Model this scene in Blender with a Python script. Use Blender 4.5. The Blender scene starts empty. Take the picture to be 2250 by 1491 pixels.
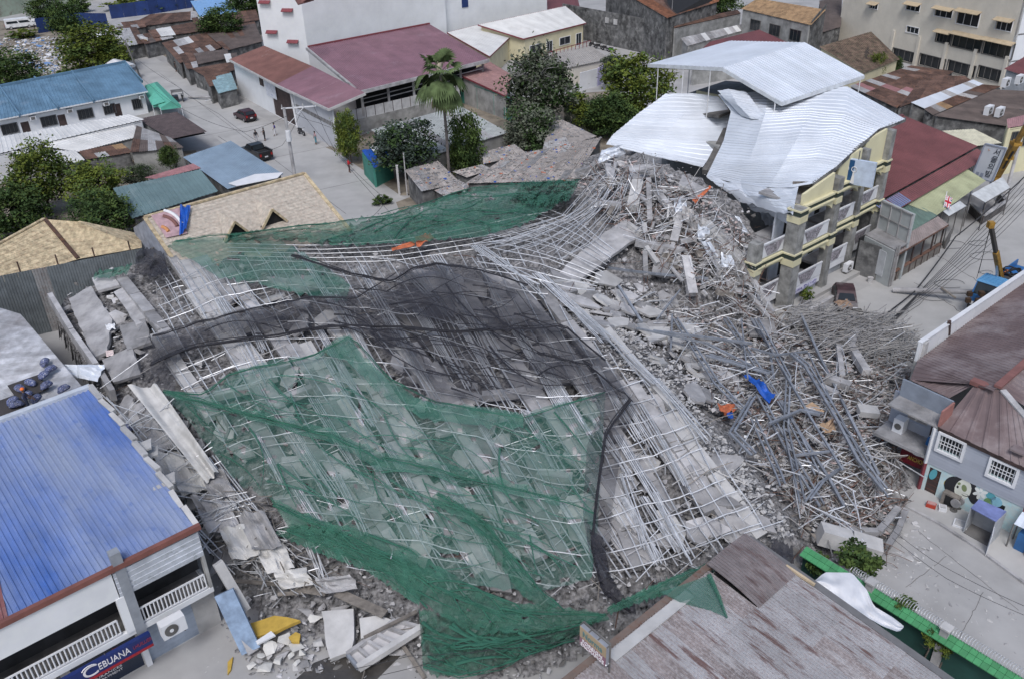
import bpy, bmesh, math, random
import numpy as np
from mathutils import Vector, Matrix, noise
random.seed(7)
R = random.Random(11)
S = bpy.context.scene
COL = S.collection
# ------------------------------------------------------------------ camera, sky, sun, exposure
CAMH = 33.0; FPX = 1902.0; PITCH = math.radians(30.3); ROLL = math.radians(-1.76)
cd = bpy.data.cameras.new('camera'); cam = bpy.data.objects.new('camera', cd); COL.objects.link(cam)
cd.sensor_width = 36.0; cd.lens = 36.0 * FPX / 2250.0; cd.clip_end = 3000; cd.clip_start = 0.5
_fw = Vector((0, math.cos(PITCH), -math.sin(PITCH))); _rt = Vector((1, 0, 0)); _up = _rt.cross(_fw)
UP = _up * math.cos(ROLL) - _rt * math.sin(ROLL); RT = _rt * math.cos(ROLL) + _up * math.sin(ROLL); FW = _fw
m = Matrix((RT, UP, -FW)).transposed().to_4x4(); m.translation = Vector((0, 0, CAMH)); cam.matrix_world = m
S.camera = cam
SUN_EL = math.radians(55); SUN_AZ = math.radians(188)       # azimuth from +Y towards +X
w = bpy.data.worlds.new('World'); S.world = w; w.use_nodes = True
nt = w.node_tree; bgn = nt.nodes['Background']; sk = nt.nodes.new('ShaderNodeTexSky'); sk.sky_type = 'NISHITA'
sk.sun_disc = False; sk.sun_elevation = SUN_EL; sk.sun_rotation = SUN_AZ; sk.dust_density = 3.0; sk.air_density = 1.0; sk.ozone_density = 1.0
nt.links.new(sk.outputs[0], bgn.inputs[0]); bgn.inputs[1].default_value = 0.115
sl = bpy.data.lights.new('sun', 'SUN'); so = bpy.data.objects.new('sun', sl); COL.objects.link(so)
sl.energy = 1.5; sl.angle = math.radians(18); sl.color = (.93, 0.955, 1.0)
sd = Vector((math.sin(SUN_AZ) * math.cos(SUN_EL), math.cos(SUN_AZ) * math.cos(SUN_EL), math.sin(SUN_EL)))
so.rotation_euler = sd.to_track_quat('Z', 'Y').to_euler(); so.location = (0, 0, 60)
vs = S.view_settings; vs.view_transform = 'Standard'; vs.look = 'None'; vs.exposure = 0.27; vs.gamma = 1.0; vs.use_curve_mapping = False
# ------------------------------------------------------------------ survey: photograph pixel + height above ground -> place
def V(*a): return Vector(a)
def ray(x, y): return FW * FPX + RT * (x - 1125.0) - UP * (y - 745.5)
def P(x, y, z=0.0):
    d = ray(x, y); t = (z - CAMH) / d.z
    return Vector((0, 0, CAMH)) + d * t
def PL(pts): return [P(*p) for p in pts]
def XY(v, z): return Vector((v.x, v.y, z))
Z = Vector((0, 0, 1))
# ------------------------------------------------------------------ materials
MATS = {}
def M(name, col, rough=.8, metal=0., var=.12, sc=1.5, rnd=.08, dust=0., dcol=(.42, .41, .40), dsc=.35, dstr=None, rust=0., rcol=(.11, .05, .03), rsc=1.2, streak=None, bump=0., spec=.5, emit=0):
    if name in MATS: return MATS[name]
    m = bpy.data.materials.new(name); m.use_nodes = True; MATS[name] = m
    n = m.node_tree.nodes; L = m.node_tree.links; b = n['Principled BSDF']
    b.inputs['Roughness'].default_value = rough; b.inputs['Metallic'].default_value = metal
    b.inputs['Specular IOR Level'].default_value = spec
    geo = n.new('ShaderNodeNewGeometry')
    def nz(scale, detail=5, rough_=.6, stretch=None):
        t = n.new('ShaderNodeTexNoise'); t.inputs['Scale'].default_value = scale; t.inputs['Detail'].default_value = detail; t.inputs['Roughness'].default_value = rough_
        if stretch:
            mp = n.new('ShaderNodeMapping'); mp.vector_type = 'TEXTURE'; mp.inputs['Rotation'].default_value[2] = stretch[0]; mp.inputs['Scale'].default_value = (stretch[1], 1, 1)
            L.new(geo.outputs['Position'], mp.inputs['Vector']); L.new(mp.outputs[0], t.inputs['Vector'])
        else: L.new(geo.outputs['Position'], t.inputs['Vector'])
        return t
    def ramp(src, lo, hi):
        r = n.new('ShaderNodeMapRange'); r.inputs['From Min'].default_value = lo; r.inputs['From Max'].default_value = hi
        L.new(src, r.inputs['Value']); return r.outputs[0]
    def mix(fac, a, bcol):
        x = n.new('ShaderNodeMix'); x.data_type = 'RGBA'
        if isinstance(fac, float): x.inputs[0].default_value = fac
        else: L.new(fac, x.inputs[0])
        for i, c in ((6, a), (7, bcol)):
            if isinstance(c, tuple): x.inputs[i].default_value = (*c, 1)
            else: L.new(c, x.inputs[i])
        return x.outputs[2]
    base = (*col,)
    t = nz(sc)
    d = tuple(max(0, c * (1 - var * 1.6)) for c in col); li = tuple(min(1, c * (1 + var * 1.3)) for c in col)
    out = mix(ramp(t.outputs[0], .3, .7), d, li)
    if rust > 0:
        t2 = nz(rsc, 7, .7, streak); out = mix(ramp(t2.outputs[0], .72 - rust * .45, .82 - rust * .45), out, rcol)
        t4 = nz(rsc * 4, 4, .6); out = mix(ramp(t4.outputs[0], .45, .75), out, mix(.5, out, tuple(c * 1.5 for c in rcol)))
    if dust > 0:
        t3 = nz(dsc, 8, .68, dstr); f = ramp(t3.outputs[0], .75 - dust * .6, 1.0 - dust * .35)
        t5 = nz(dsc * 14, 3, .6); ml = n.new('ShaderNodeMath'); ml.operation = 'MULTIPLY'; L.new(f, ml.inputs[0]); L.new(ramp(t5.outputs[0], .0, .42), ml.inputs[1])
        out = mix(ml.outputs[0], out, dcol)
    if rnd > 0:
        oi = n.new('ShaderNodeObjectInfo'); hs = n.new('ShaderNodeHueSaturation')
        mr = n.new('ShaderNodeMapRange'); mr.inputs['To Min'].default_value = 1 - rnd; mr.inputs['To Max'].default_value = 1 + rnd
        L.new(oi.outputs['Random'], mr.inputs[0]); L.new(mr.outputs[0], hs.inputs['Value']); L.new(out, hs.inputs['Color']); out = hs.outputs[0]
    L.new(out, b.inputs['Base Color'])
    if bump > 0:
        tb = nz(sc * 6, 6, .7); bp = n.new('ShaderNodeBump'); bp.inputs['Strength'].default_value = bump; bp.inputs['Distance'].default_value = .1
        L.new(tb.outputs[0], bp.inputs['Height']); L.new(bp.outputs[0], b.inputs['Normal'])
    if emit: pass
    return m
def netmat(name, col, lo, hi, sc=.5):
    m = bpy.data.materials.new(name); m.use_nodes = True; MATS[name] = m
    n = m.node_tree.nodes; L = m.node_tree.links; b = n['Principled BSDF']; o = n['Material Output']
    b.inputs['Roughness'].default_value = .85
    geo = n.new('ShaderNodeNewGeometry'); t = n.new('ShaderNodeTexNoise'); t.inputs['Scale'].default_value = sc; t.inputs['Detail'].default_value = 6; L.new(geo.outputs['Position'], t.inputs['Vector'])
    r = n.new('ShaderNodeMapRange'); r.inputs['From Min'].default_value = .3; r.inputs['From Max'].default_value = .7; r.inputs['To Min'].default_value = lo; r.inputs['To Max'].default_value = hi
    L.new(t.outputs[0], r.inputs[0])
    cm = n.new('ShaderNodeMix'); cm.data_type = 'RGBA'; cm.inputs[6].default_value = (*[c * .75 for c in col], 1); cm.inputs[7].default_value = (*[c * 1.35 for c in col], 1)
    t2 = n.new('ShaderNodeTexNoise'); t2.inputs['Scale'].default_value = sc * 3; L.new(geo.outputs['Position'], t2.inputs['Vector']); L.new(t2.outputs[0], cm.inputs[0]); L.new(cm.outputs[2], b.inputs['Base Color'])
    tr = n.new('ShaderNodeBsdfTransparent'); mx = n.new('ShaderNodeMixShader')
    L.new(r.outputs[0], mx.inputs[0]); L.new(tr.outputs[0], mx.inputs[1]); L.new(b.outputs[0], mx.inputs[2]); L.new(mx.outputs[0], o.inputs['Surface'])
    return m
conc = M('concrete_dusty', (.34, .335, .34), .9, var=.25, sc=.8, rnd=.32, dust=.35, dcol=(.46, .45, .44), bump=.35)
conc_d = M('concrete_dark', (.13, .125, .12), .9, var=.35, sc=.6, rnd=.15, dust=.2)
conc_l = M('concrete_light', (.46, .455, .45), .9, var=.12, sc=.9, rnd=.12, dust=.2, bump=.3)
dust_m = M('rubble_dust', (.215, .21, .213), .95, var=.62, sc=4.0, rnd=0, dust=.45, dcol=(.40, .39, .39), dsc=.25, bump=.8)  # dark base colour stands in for shade in the gaps between slabs
ground_m = M('ground_concrete', (.36, .355, .35), .92, var=.13, sc=.25, rnd=0, dust=.3, dcol=(.42, .41, .40), dsc=.1)
dirt_m = M('dirt', (.22, .19, .15), .95, var=.3, sc=.6, rnd=0, dust=.3, dcol=(.33, .31, .28))
galv = M('galvanised_pipe', (.60, .61, .63), .45, .35, var=.15, sc=3, rnd=.25)
steel_b = M('blue_grey_steel', (.23, .25, .285), .55, .15, var=.2, sc=2, rnd=.2, dust=.3, dcol=(.34, .34, .34))
white_p = M('white_paint', (.66, .67, .69), .7, var=.06, sc=.8, rnd=.04, dust=.2, dcol=(.5, .5, .49))
white_w = M('white_wall', (.70, .715, .735), .8, var=.05, sc=.4, rnd=.02, rust=.12, rcol=(.5, .51, .5), rsc=.5)
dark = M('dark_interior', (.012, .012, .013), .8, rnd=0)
glass_d = M('dark_glass', (.02, .025, .03), .15, rnd=.2)
wood_d = M('timber_grey', (.20, .18, .16), .85, var=.25, sc=3, rnd=.25)
black_r = M('black_rubber', (.02, .02, .022), .7, rnd=.1)
wire_m = M('black_cable', (.03, .03, .033), .7, rnd=0)
# ------------------------------------------------------------------ mesh helpers
ORG = {}
class MB:
    def __init__(s): s.v = []; s.f = []; s.m = []
    def poly(s, pts, mi=0):
        i = len(s.v); s.v += [Vector(p) for p in pts]; s.f.append(tuple(range(i, i + len(pts)))); s.m.append(mi); return s
    def hexa(s, b, t, mi=0):
        i = len(s.v); s.v += [Vector(p) for p in b] + [Vector(p) for p in t]
        for q in ((3, 2, 1, 0), (4, 5, 6, 7), (0, 1, 5, 4), (1, 2, 6, 5), (2, 3, 7, 6), (3, 0, 4, 7)):
            s.f.append(tuple(i + k for k in q)); s.m.append(mi)
        return s
    def box(s, c, sx, sy, sz, ax=None, mi=0):
        c = Vector(c)
        X, Y, Zz = ax if ax else (V(1, 0, 0), V(0, 1, 0), V(0, 0, 1))
        q = [(-1, -1), (1, -1), (1, 1), (-1, 1)]
        b = [c + X * (a * sx / 2) + Y * (e * sy / 2) - Zz * (sz / 2) for a, e in q]
        return s.hexa(b, [p + Zz * sz for p in b], mi)
    def beam(s, a, b, w, h, mi=0, up=Z, tw=0):
        a = Vector(a); b = Vector(b); d = (b - a)
        if d.length < 1e-5: return s
        d.normalize(); sx = d.cross(up)
        if sx.length < 1e-3: sx = d.cross(V(1, 0, 0))
        sx.normalize(); sz = sx.cross(d)
        if tw: q = Matrix.Rotation(tw, 3, d); sx = q @ sx; sz = q @ sz
        o = [(-1, -1), (1, -1), (1, 1), (-1, 1)]
        return s.hexa([a + sx * (i * w / 2) + sz * (j * h / 2) for i, j in o], [b + sx * (i * w / 2) + sz * (j * h / 2) for i, j in o], mi)
    def prism(s, pts, off, mi=0):
        n = len(pts); i = len(s.v); pts = [Vector(p) for p in pts]; s.v += pts + [p + Vector(off) for p in pts]
        s.f.append(tuple(range(i + n - 1, i - 1, -1))); s.f.append(tuple(range(i + n, i + 2 * n))); s.m += [mi, mi]
        for k in range(n): s.f.append((i + k, i + (k + 1) % n, i + n + (k + 1) % n, i + n + k)); s.m.append(mi)
        return s
    def tube(s, pts, r, n=6, r2=None, mi=0, cap=True):
        pts = [Vector(p) for p in pts]; i0 = len(s.v); N = len(pts); r2 = r if r2 is None else r2
        prev = None
        for k, p in enumerate(pts):
            d = (pts[min(k + 1, N - 1)] - pts[max(k - 1, 0)])
            d = d.normalized() if d.length > 1e-6 else Z
            a = d.cross(Z) if abs(d.z) < .95 else d.cross(V(1, 0, 0))
            if prev is not None:
                a2 = prev - d * prev.dot(d)
                if a2.length > 1e-4: a = a2
            a.normalize(); prev = a; b = d.cross(a); rr = r + (r2 - r) * k / max(1, N - 1)
            for j in range(n):
                t = 2 * math.pi * j / n; s.v.append(p + a * (rr * math.cos(t)) + b * (rr * math.sin(t)))
        for k in range(N - 1):
            for j in range(n):
                s.f.append((i0 + k * n + j, i0 + k * n + (j + 1) % n, i0 + (k + 1) * n + (j + 1) % n, i0 + (k + 1) * n + j)); s.m.append(mi)
        if cap:
            s.f.append(tuple(i0 + j for j in range(n - 1, -1, -1))); s.f.append(tuple(i0 + (N - 1) * n + j for j in range(n))); s.m += [mi, mi]
        return s
    def grid(s, G, mi=0, skip=None):
        i0 = len(s.v); r = len(G); c = len(G[0])
        for row in G: s.v += [Vector(p) for p in row]
        for a in range(r - 1):
            for b in range(c - 1):
                if skip and skip(a, b): continue
                s.f.append((i0 + a * c + b, i0 + a * c + b + 1, i0 + (a + 1) * c + b + 1, i0 + (a + 1) * c + b)); s.m.append(mi)
        return s
    def build(s, name, mat, parent=None, smooth=False, label=None, cat=None, group=None, kind=None):
        me = bpy.data.meshes.new(name)
        if parent is not None: o0 = ORG.get(parent.name, V(0, 0, 0))
        else:
            xs = [p.x for p in s.v]; ys = [p.y for p in s.v]; o0 = V((min(xs) + max(xs)) / 2, (min(ys) + max(ys)) / 2, min(p.z for p in s.v))
        me.from_pydata([tuple(p - o0) for p in s.v], [], s.f)
        ms = mat if isinstance(mat, (list, tuple)) else [mat]
        for q in ms: me.materials.append(q)
        if len(ms) > 1: me.polygons.foreach_set('material_index', s.m)
        if smooth: me.polygons.foreach_set('use_smooth', [True] * len(s.f))
        me.update()
        o = bpy.data.objects.new(name, me); COL.objects.link(o)
        if parent is not None: o.parent = parent; ORG[o.name] = o0
        else: o.location = o0; ORG[o.name] = o0
        tag(o, label, cat, group, kind)
        return o
def tag(o, label=None, cat=None, group=None, kind=None):
    if label: o['label'] = label
    if cat: o['category'] = cat; o['kind'] = 'thing'
    if group: o['group'] = group
    if kind: o['kind'] = kind
    return o
def thing(name, label, cat, loc, group=None):
    o = bpy.data.objects.new(name, None); COL.objects.link(o); o.empty_display_size = .3; o.location = loc; ORG[o.name] = Vector(loc)
    return tag(o, label, cat, group)
def copy_tree(o, parent=None):
    c = o.copy(); COL.objects.link(c)
    if parent is not None: c.parent = parent
    for ch in [x for x in o.children]: copy_tree(ch, c)
    return c
def lerp(a, b, t): return a + (b - a) * t
def polyline(pts, n):
    """n points evenly spread along a polyline of tuples"""
    pts = [np.array(p, float) for p in pts]; L = [0]
    for a, b in zip(pts, pts[1:]): L.append(L[-1] + float(np.linalg.norm(b - a)))
    out = []
    for i in range(n):
        t = L[-1] * i / (n - 1); k = 0
        while k < len(L) - 2 and L[k + 1] < t: k += 1
        f = (t - L[k]) / max(1e-9, L[k + 1] - L[k]); out.append(pts[k] + (pts[k + 1] - pts[k]) * f)
    return out
# corrugated sheets: A-B upper edge, D-C lower edge, ribs run A->D; every sheet its own part
def sheets(par, A, B, C, D, mat, w=1.2, pitch=.3, h=.035, nm='roof_sheet', rows=1, jit=.012, warp=None, skip=None, alt=None, split=1):
    A, B, C, D = map(Vector, (A, B, C, D)); n = max(1, round((B - A).length / w)); nr = (B - A).cross(D - A).normalized()
    if nr.z < 0: nr = -nr
    out = []
    ribs = max(1, round((B - A).length / n / pitch)) if pitch else 0
    for i in range(n):
        for q in range(split):
            if skip and skip(i, q): continue
            u0, u1 = i / n, (i + 1) / n + (.012 / n if i < n - 1 else 0)
            prof = [(0, 0), (1, 0)] if not pitch else []
            for k in range(ribs):
                prof += [((k + t) / ribs, hh * h) for t, hh in ((0, 0), (.62, 0), (.70, 1), (.90, 1))]
            if pitch: prof.append((1, 0))
            G = []; z0 = R.uniform(0, jit) + (q % 2) * .004
            v0 = q / split; v1 = (q + 1) / split + (.03 / split if q < split - 1 else 0)
            for r in range(rows + 1):
                v = v0 + (v1 - v0) * r / rows; row = []
                for t, hh in prof:
                    u = u0 + (u1 - u0) * t; p = lerp(lerp(A, B, u), lerp(D, C, u), v) + nr * (hh + z0 + .005 * (i % 2))
                    if warp: p = warp(p, u, v)
                    row.append(p)
                G.append(row)
            mt = mat if alt is None or R.random() > alt[0] else R.choice(alt[1])
            out.append(MB().grid(G).build(nm, mt, par))
    return out
def wall(par, a, b, z0, z1, mat, ctr, holes=(), th=.15, nm='wall', zt=None):
    """upright wall a->b (xy), openings (u0,u1,za,zb) in metres; zt = different top height at b"""
    a = XY(a, 0); b = XY(b, 0); d = (b - a); Ln = d.length; d.normalize(); n = V(-d.y, d.x, 0)
    if n.dot(XY(ctr, 0) - a) < 0: n = -n
    mb = MB()
    us = sorted({0, Ln, *[min(Ln, max(0, h[i])) for h in holes for i in (0, 1)]}); zs = sorted({z0, z1, *[min(z1, max(z0, h[i])) for h in holes for i in (2, 3)]})
    for u0, u1 in zip(us, us[1:]):
        for q0, q1 in zip(zs, zs[1:]):
            um, zm = (u0 + u1) / 2, (q0 + q1) / 2
            if any(h[0] < um < h[1] and h[2] < zm < h[3] for h in holes): continue
            t0 = t1 = q1
            if zt is not None and q1 == z1: t0 = z1 + (zt - z1) * u0 / Ln; t1 = z1 + (zt - z1) * u1 / Ln
            p, q = a + d * u0, a + d * u1
            mb.hexa([XY(p, q0), XY(q, q0), XY(q + n * th, q0), XY(p + n * th, q0)], [XY(p, t0), XY(q, t1), XY(q + n * th, t1), XY(p + n * th, t0)])
    return mb.build(nm, mat, par)
def pane(par, a, b, u0, u1, z0, z1, ctr, fm=white_p, gm=glass_d, bars=1, inset=.08, fw=.07, nm='window'):
    """window frame with its glass set in an opening of wall a->b"""
    a = XY(a, 0); b = XY(b, 0); d = (b - a).normalized(); n = V(-d.y, d.x, 0)
    if n.dot(XY(ctr, 0) - a) < 0: n = -n
    f = MB(); o = a - n * .03
    p0, p1 = o + d * u0, o + d * u1
    f.beam(XY(p0 - d * fw, z0 - fw / 2), XY(p1 + d * fw, z0 - fw / 2), .16, fw); f.beam(XY(p0 - d * fw, z1 + fw / 2), XY(p1 + d * fw, z1 + fw / 2), .16, fw)
    f.beam(XY(p0 - d * fw / 2, z0), XY(p0 - d * fw / 2, z1), fw, .16, up=d.cross(Z)); f.beam(XY(p1 + d * fw / 2, z0), XY(p1 + d * fw / 2, z1), fw, .16, up=d.cross(Z))
    for k in range(bars):
        q = o + d * (u0 + (u1 - u0) * (k + 1) / (bars + 1)); f.beam(XY(q, z0), XY(q, z1), .04, .06, up=d.cross(Z))
    fo = f.build(nm, fm, par)
    q0, q1 = a + n * inset + d * u0, a + n * inset + d * u1
    MB().hexa([XY(q0, z0), XY(q1, z0), XY(q1 + n * .02, z0), XY(q0 + n * .02, z0)], [XY(q0, z1), XY(q1, z1), XY(q1 + n * .02, z1), XY(q0 + n * .02, z1)]).build('pane', gm, fo)
    return fo
def text(par, s, p, X, Y, size, mat, nm='lettering', ext=.012, align='CENTER', fit=None):
    cu = bpy.data.curves.new('t', 'FONT'); cu.body = s; cu.size = size; cu.extrude = ext; cu.align_x = align; cu.align_y = 'CENTER'
    ob = bpy.data.objects.new('t', cu); COL.objects.link(ob); dg = bpy.context.evaluated_depsgraph_get()
    me = bpy.data.meshes.new_from_object(ob.evaluated_get(dg)); bpy.data.objects.remove(ob)
    X = Vector(X).normalized(); Y = Vector(Y).normalized(); N = X.cross(Y)
    vs_ = [v.co.copy() for v in me.vertices]
    if fit and vs_:
        xs = [v.x for v in vs_]; wd = max(xs) - min(xs); k = fit / wd
        for v in vs_: v.x *= k
    mb = MB(); mb.v = [Vector(p) + X * v.x + Y * v.y + N * (v.z + ext) for v in vs_]; mb.f = [tuple(q.vertices) for q in me.polygons]; mb.m = [0] * len(mb.f)
    bpy.data.meshes.remove(me)
    return mb.build(nm, mat, par)
# ------------------------------------------------------------------ street grid of the town
AZ = math.radians(49.5); DA = V(math.sin(AZ), math.cos(AZ), 0); DB = V(math.cos(AZ), -math.sin(AZ), 0)
def g3(p): return P(*p) if isinstance(p, tuple) else Vector(p)
def shed(name, label, cat, A, B, C, D, mat, wm, w=1.2, pitch=.3, h=.035, over=.35, group=None, zb=0., alt=None, fascia=None, holes=None, rows=1, split=1, jit=.012, warp=None, skip=None, sides='ABCD', under=True):
    A, B, C, D = map(g3, (A, B, C, D)); ct = (A + B + C + D) / 4
    t = thing(name, label, cat, XY(ct, zb), group)
    sheets(t, A, B, C, D, mat, w, pitch, h, rows=rows, split=split, jit=jit, alt=alt, warp=warp, skip=skip)
    K = [p + (ct - p).normalized() * over - Z * .12 for p in (A, B, C, D)]
    holes = holes or {}
    for i, nm in enumerate('ABCD'):
        if nm not in sides: continue
        a, b = K[i], K[(i + 1) % 4]
        wall(t, a, b, zb, a.z, wm, ct, holes.get(nm, ()), zt=b.z, th=.14 + .002 * i)
    if under:
        MB().hexa([p - Z * .16 for p in K], [p - Z * .10 for p in K]).build('ceiling', dark, t)
    if fascia:
        for a, b in ((A, B), (B, C), (C, D), (D, A)):
            MB().beam(a - Z * .06, b - Z * .06, .06, .2).build('fascia', fascia, t)
    return t, K, ct
# materials of the quarter
m_blue = M('blue_roof', (.12, .22, .32), .55, .1, var=.15, sc=.6, rnd=.1, dust=.25, dcol=(.3, .36, .42))
m_teal = M('teal_roof', (.14, .21, .22), .6, .1, var=.1, sc=.5, rnd=.1, dust=.25, dcol=(.33, .38, .38))
m_ltblue = M('light_blue_roof', (.26, .34, .42), .5, .2, var=.1, sc=.5, rnd=.08, dust=.2)
m_whroof = M('white_roof', (.62, .62, .61), .6, .1, var=.08, sc=.5, rnd=.05, dust=.3, dcol=(.48, .46, .43))
m_silver = M('silver_roof', (.64, .68, .74), .45, .1, var=.07, sc=.3, rnd=.05, dust=.12, dcol=(.55, .58, .62))
m_rusty = M('rusty_iron', (.11, .065, .05), .85, .1, var=.4, sc=.8, rnd=.3, rust=.35, rcol=(.15, .075, .045), dust=.15, dcol=(.26, .22, .2))
m_galvold = M('old_galvanised', (.38, .38, .38), .6, .2, var=.2, sc=1, rnd=.3, rust=.25, rcol=(.16, .10, .08), rsc=1.5)
m_brown = M('brown_roof', (.115, .09, .08), .8, .05, var=.2, sc=.6, rnd=.12, dust=.2, dcol=(.24, .21, .2))
m_magenta = M('magenta_roof', (.24, .13, .16), .55, .1, var=.12, sc=.4, rnd=.06, dust=.3, dcol=(.34, .26, .30))
m_redbrown = M('redbrown_roof', (.20, .095, .08), .65, .1, var=.15, sc=.5, rnd=.08, dust=.15)
m_maroon = M('maroon_roof', (.17, .062, .065), .6, .1, var=.12, sc=.5, rnd=.06, dust=.15, dcol=(.25, .17, .17))
m_tan = M('tan_roof', (.30, .20, .11), .85, 0, var=.3, sc=1.2, rnd=.1, rust=.25, rcol=(.18, .09, .05))
m_tile = M('mossy_tile', (.14, .095, .07), .9, 0, var=.4, sc=1.5, rnd=.2, rust=.3, rcol=(.08, .085, .05), rsc=.8)
m_thatch = M('straw_thatch', (.52, .43, .28), .95, 0, var=.3, sc=2.5, rnd=.06, rust=.18, rcol=(.2, .12, .08), rsc=.9, bump=.6)
m_thatch2 = M('pale_thatch', (.50, .45, .38), .95, 0, var=.18, sc=3.0, rnd=.03, rust=.15, rcol=(.3, .22, .18), rsc=1.2, bump=.5)
m_greyw = M('grey_block_wall', (.30, .30, .29), .9, var=.25, sc=.8, rnd=.06, dust=.2)
m_darkw = M('sooty_wall', (.10, .10, .10), .9, var=.5, sc=.5, rnd=.05, rust=.25, rcol=(.28, .28, .27), rsc=.35)
m_yelw = M('cream_wall', (.58, .53, .36), .85, var=.08, sc=.6, rnd=.03, dust=.1)
m_beige = M('beige_wall', (.60, .56, .48), .85, var=.07, sc=.5, rnd=.02, rust=.1, rcol=(.36, .34, .3), rsc=.7)
m_green = M('green_sheet', (.05, .22, .17), .7, var=.15, sc=.8, rnd=.05, dust=.15)
m_navy = M('navy_panel', (.012, .035, .14), .6, var=.2, sc=.6, rnd=.15)
m_redtrim = M('red_trim', (.19, .04, .05), .6, var=.1, rnd=.05)
m_wood = M('brown_gate', (.055, .035, .032), .7, var=.3, sc=1.5, rnd=.15)
# ------------------------------------------------------------------ ground
def flat(name, pts, z, mat, kind='structure', label=None):
    mb = MB().poly([XY(p, z) for p in pts]); o = mb.build(name, mat); tag(o, kind=kind, label=label); return o
MB().poly([V(-700, -60, 0), V(700, -60, 0), V(700, 1300, 0), V(-700, 1300, 0)]).build('ground', ground_m, kind='structure')
flat('dirt_lot', [P(-80, 40), P(330, 70), P(300, 110), P(200, 170), P(-80, 210)], .004, dirt_m)
flat('dirt_lot', [P(700, 330), P(1000, 225), P(1340, 200), P(1430, 235), P(1340, 330), P(1010, 430), P(860, 430)], .004, dirt_m)
flat('dirt_lot', [P(-120, 330), P(230, 350), P(430, 330), P(500, 470), P(330, 640), P(-120, 700)], .004, dirt_m)
m_road = M('road_concrete', (.40, .395, .385), .9, var=.1, sc=.3, rnd=.03, dust=.25, dcol=(.46, .45, .43), dsc=.15)
roadL = [P(215, 60), P(255, 60), P(345, 130), P(520, 230), P(640, 292), P(742, 336), P(880, 430), P(985, 480), P(985, 620), P(800, 560), P(620, 420), P(470, 300), P(300, 150)]
flat('street', roadL, .006, m_road)
# kerbs beside the right-hand street
roadR = [P(2330, 380), P(2330, 560), P(2060, 720), P(1850, 900), P(1500, 900), P(1690, 720), P(1980, 600), P(2150, 480)]
flat('street', roadR, .006, m_road)
kb = MB()
kp = [(1985, 1110), (2065, 1152), (2140, 1200), (2245, 1278), (2330, 1330)]
for a, b in zip(kp, kp[1:]): kb.beam(P(*a) + Z * .06, P(*b) + Z * .06, .16, .14)
kb.build('kerb', conc, kind='structure')
flat('pavement', [P(1985, 1108), P(2065, 1150), P(2140, 1198), P(2245, 1276), P(2330, 1328), P(2420, 1240), P(2050, 1020)], .06, m_road)
# ------------------------------------------------------------------ far wall, lot fence
t = thing('boundary_wall', 'pale green boundary wall with sprayed graffiti behind the rubble lot', 'wall', P(40, 15))
gw = M('pale_green_wall', (.36, .42, .33), .9, var=.15, sc=.3, rnd=.02, rust=.3, rcol=(.16, .12, .10), rsc=.25)
a0 = P(-60, 52); b0 = P(150, 8)
wall(t, a0, b0, 0, 3.6, gw, a0 + V(0, 40, 0)); wall(t, b0 + DA * .01, b0 + DA * 60, 0, 3.6, gw, a0 + V(0, 40, 0), nm='wall')
t = thing('construction_fence', 'navy blue sheet-metal fence at the far end of the street', 'fence', P(200, 72))
fpts = [(85, 74), (165, 60), (240, 62), (245, 42), (330, 32), (430, 16)]
for (a, b) in ((0, 1), (1, 2), (3, 4), (4, 5)):
    pa, pb = P(*fpts[a]), P(*fpts[b]); n = max(2, int((pb - pa).length / 2.2))
    for k in range(n):
        q0, q1 = lerp(pa, pb, k / n), lerp(pa, pb, (k + 1) / n - .004); hh = 2.9 + R.uniform(-.1, .1)
        MB().beam(q0 + Z * hh / 2, q1 + Z * hh / 2, .06, hh).build('panel', m_navy, t)
# ------------------------------------------------------------------ blue terraced rowhouse
Ar, Br, Cr, Dr = P(-150, 222, 5.3), P(276, 139, 5.3), P(325, 201, 3.1), P(-150, 292, 3.1)
hs = []
Lr = (Cr - Dr).length
def ux(px, py, z=1.2):
    """metres along the rowhouse front from its D corner to the photograph pixel"""
    return (P(px, py, z) - XY(Dr, z)).dot((Cr - Dr).normalized())
wins = [(ux(2, 290), 1.9, 1.0, 2.2), (ux(84, 270), 1.9, 1.0, 2.2), (ux(164, 254), 1.9, 1.0, 2.2), (ux(220, 243), 1.5, 1.0, 2.2), (ux(285, 232), 1.2, .9, 2.2)]
doors = [ux(49, 285), ux(128, 268), ux(252, 245)]
holes = [(u, u + w_, a, b) for u, w_, a, b in wins] + [(u, u + 1.0, .02, 2.1) for u in doors]
t = thing('rowhouse', 'long single-storey white rowhouse with blue metal roof in stepped bays', 'house', XY((Ar + Cr) / 2, 0))
sheets(t, Ar, Br, Cr, Dr, m_blue, w=1.6, pitch=.42, h=.05)
K = [Ar + V(0, 0, -.2), Br - DA * .4 - Z * .2, Cr - DA * .4 - DB * .6 - Z * .15, Dr - DB * .6 - Z * .15]; ct = (K[0] + K[2]) / 2
wall(t, K[3], K[2], 0, 2.95, white_w, ct, holes); wall(t, K[1], K[2], 0, K[1].z, white_w, ct, zt=2.95); wall(t, K[0], K[1], 0, K[0].z, white_w, ct)
MB().hexa([p - Z * .2 for p in K], [p - Z * .14 for p in K]).build('ceiling', dark, t)
for u, w_, a, b in wins: pane(t, K[3], K[2], u, u + w_, a, b, ct, M('dark_frame', (.08, .08, .085), .5), bars=3)
dd = (K[2] - K[3]); dd.z = 0; dd.normalize()
for u in doors: MB().box(XY(K[3], 1.05) + dd * (u + .5) - DB * .10, .98, .05, 2.05, (dd, DB, Z)).build('door', m_wood, t)
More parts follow.
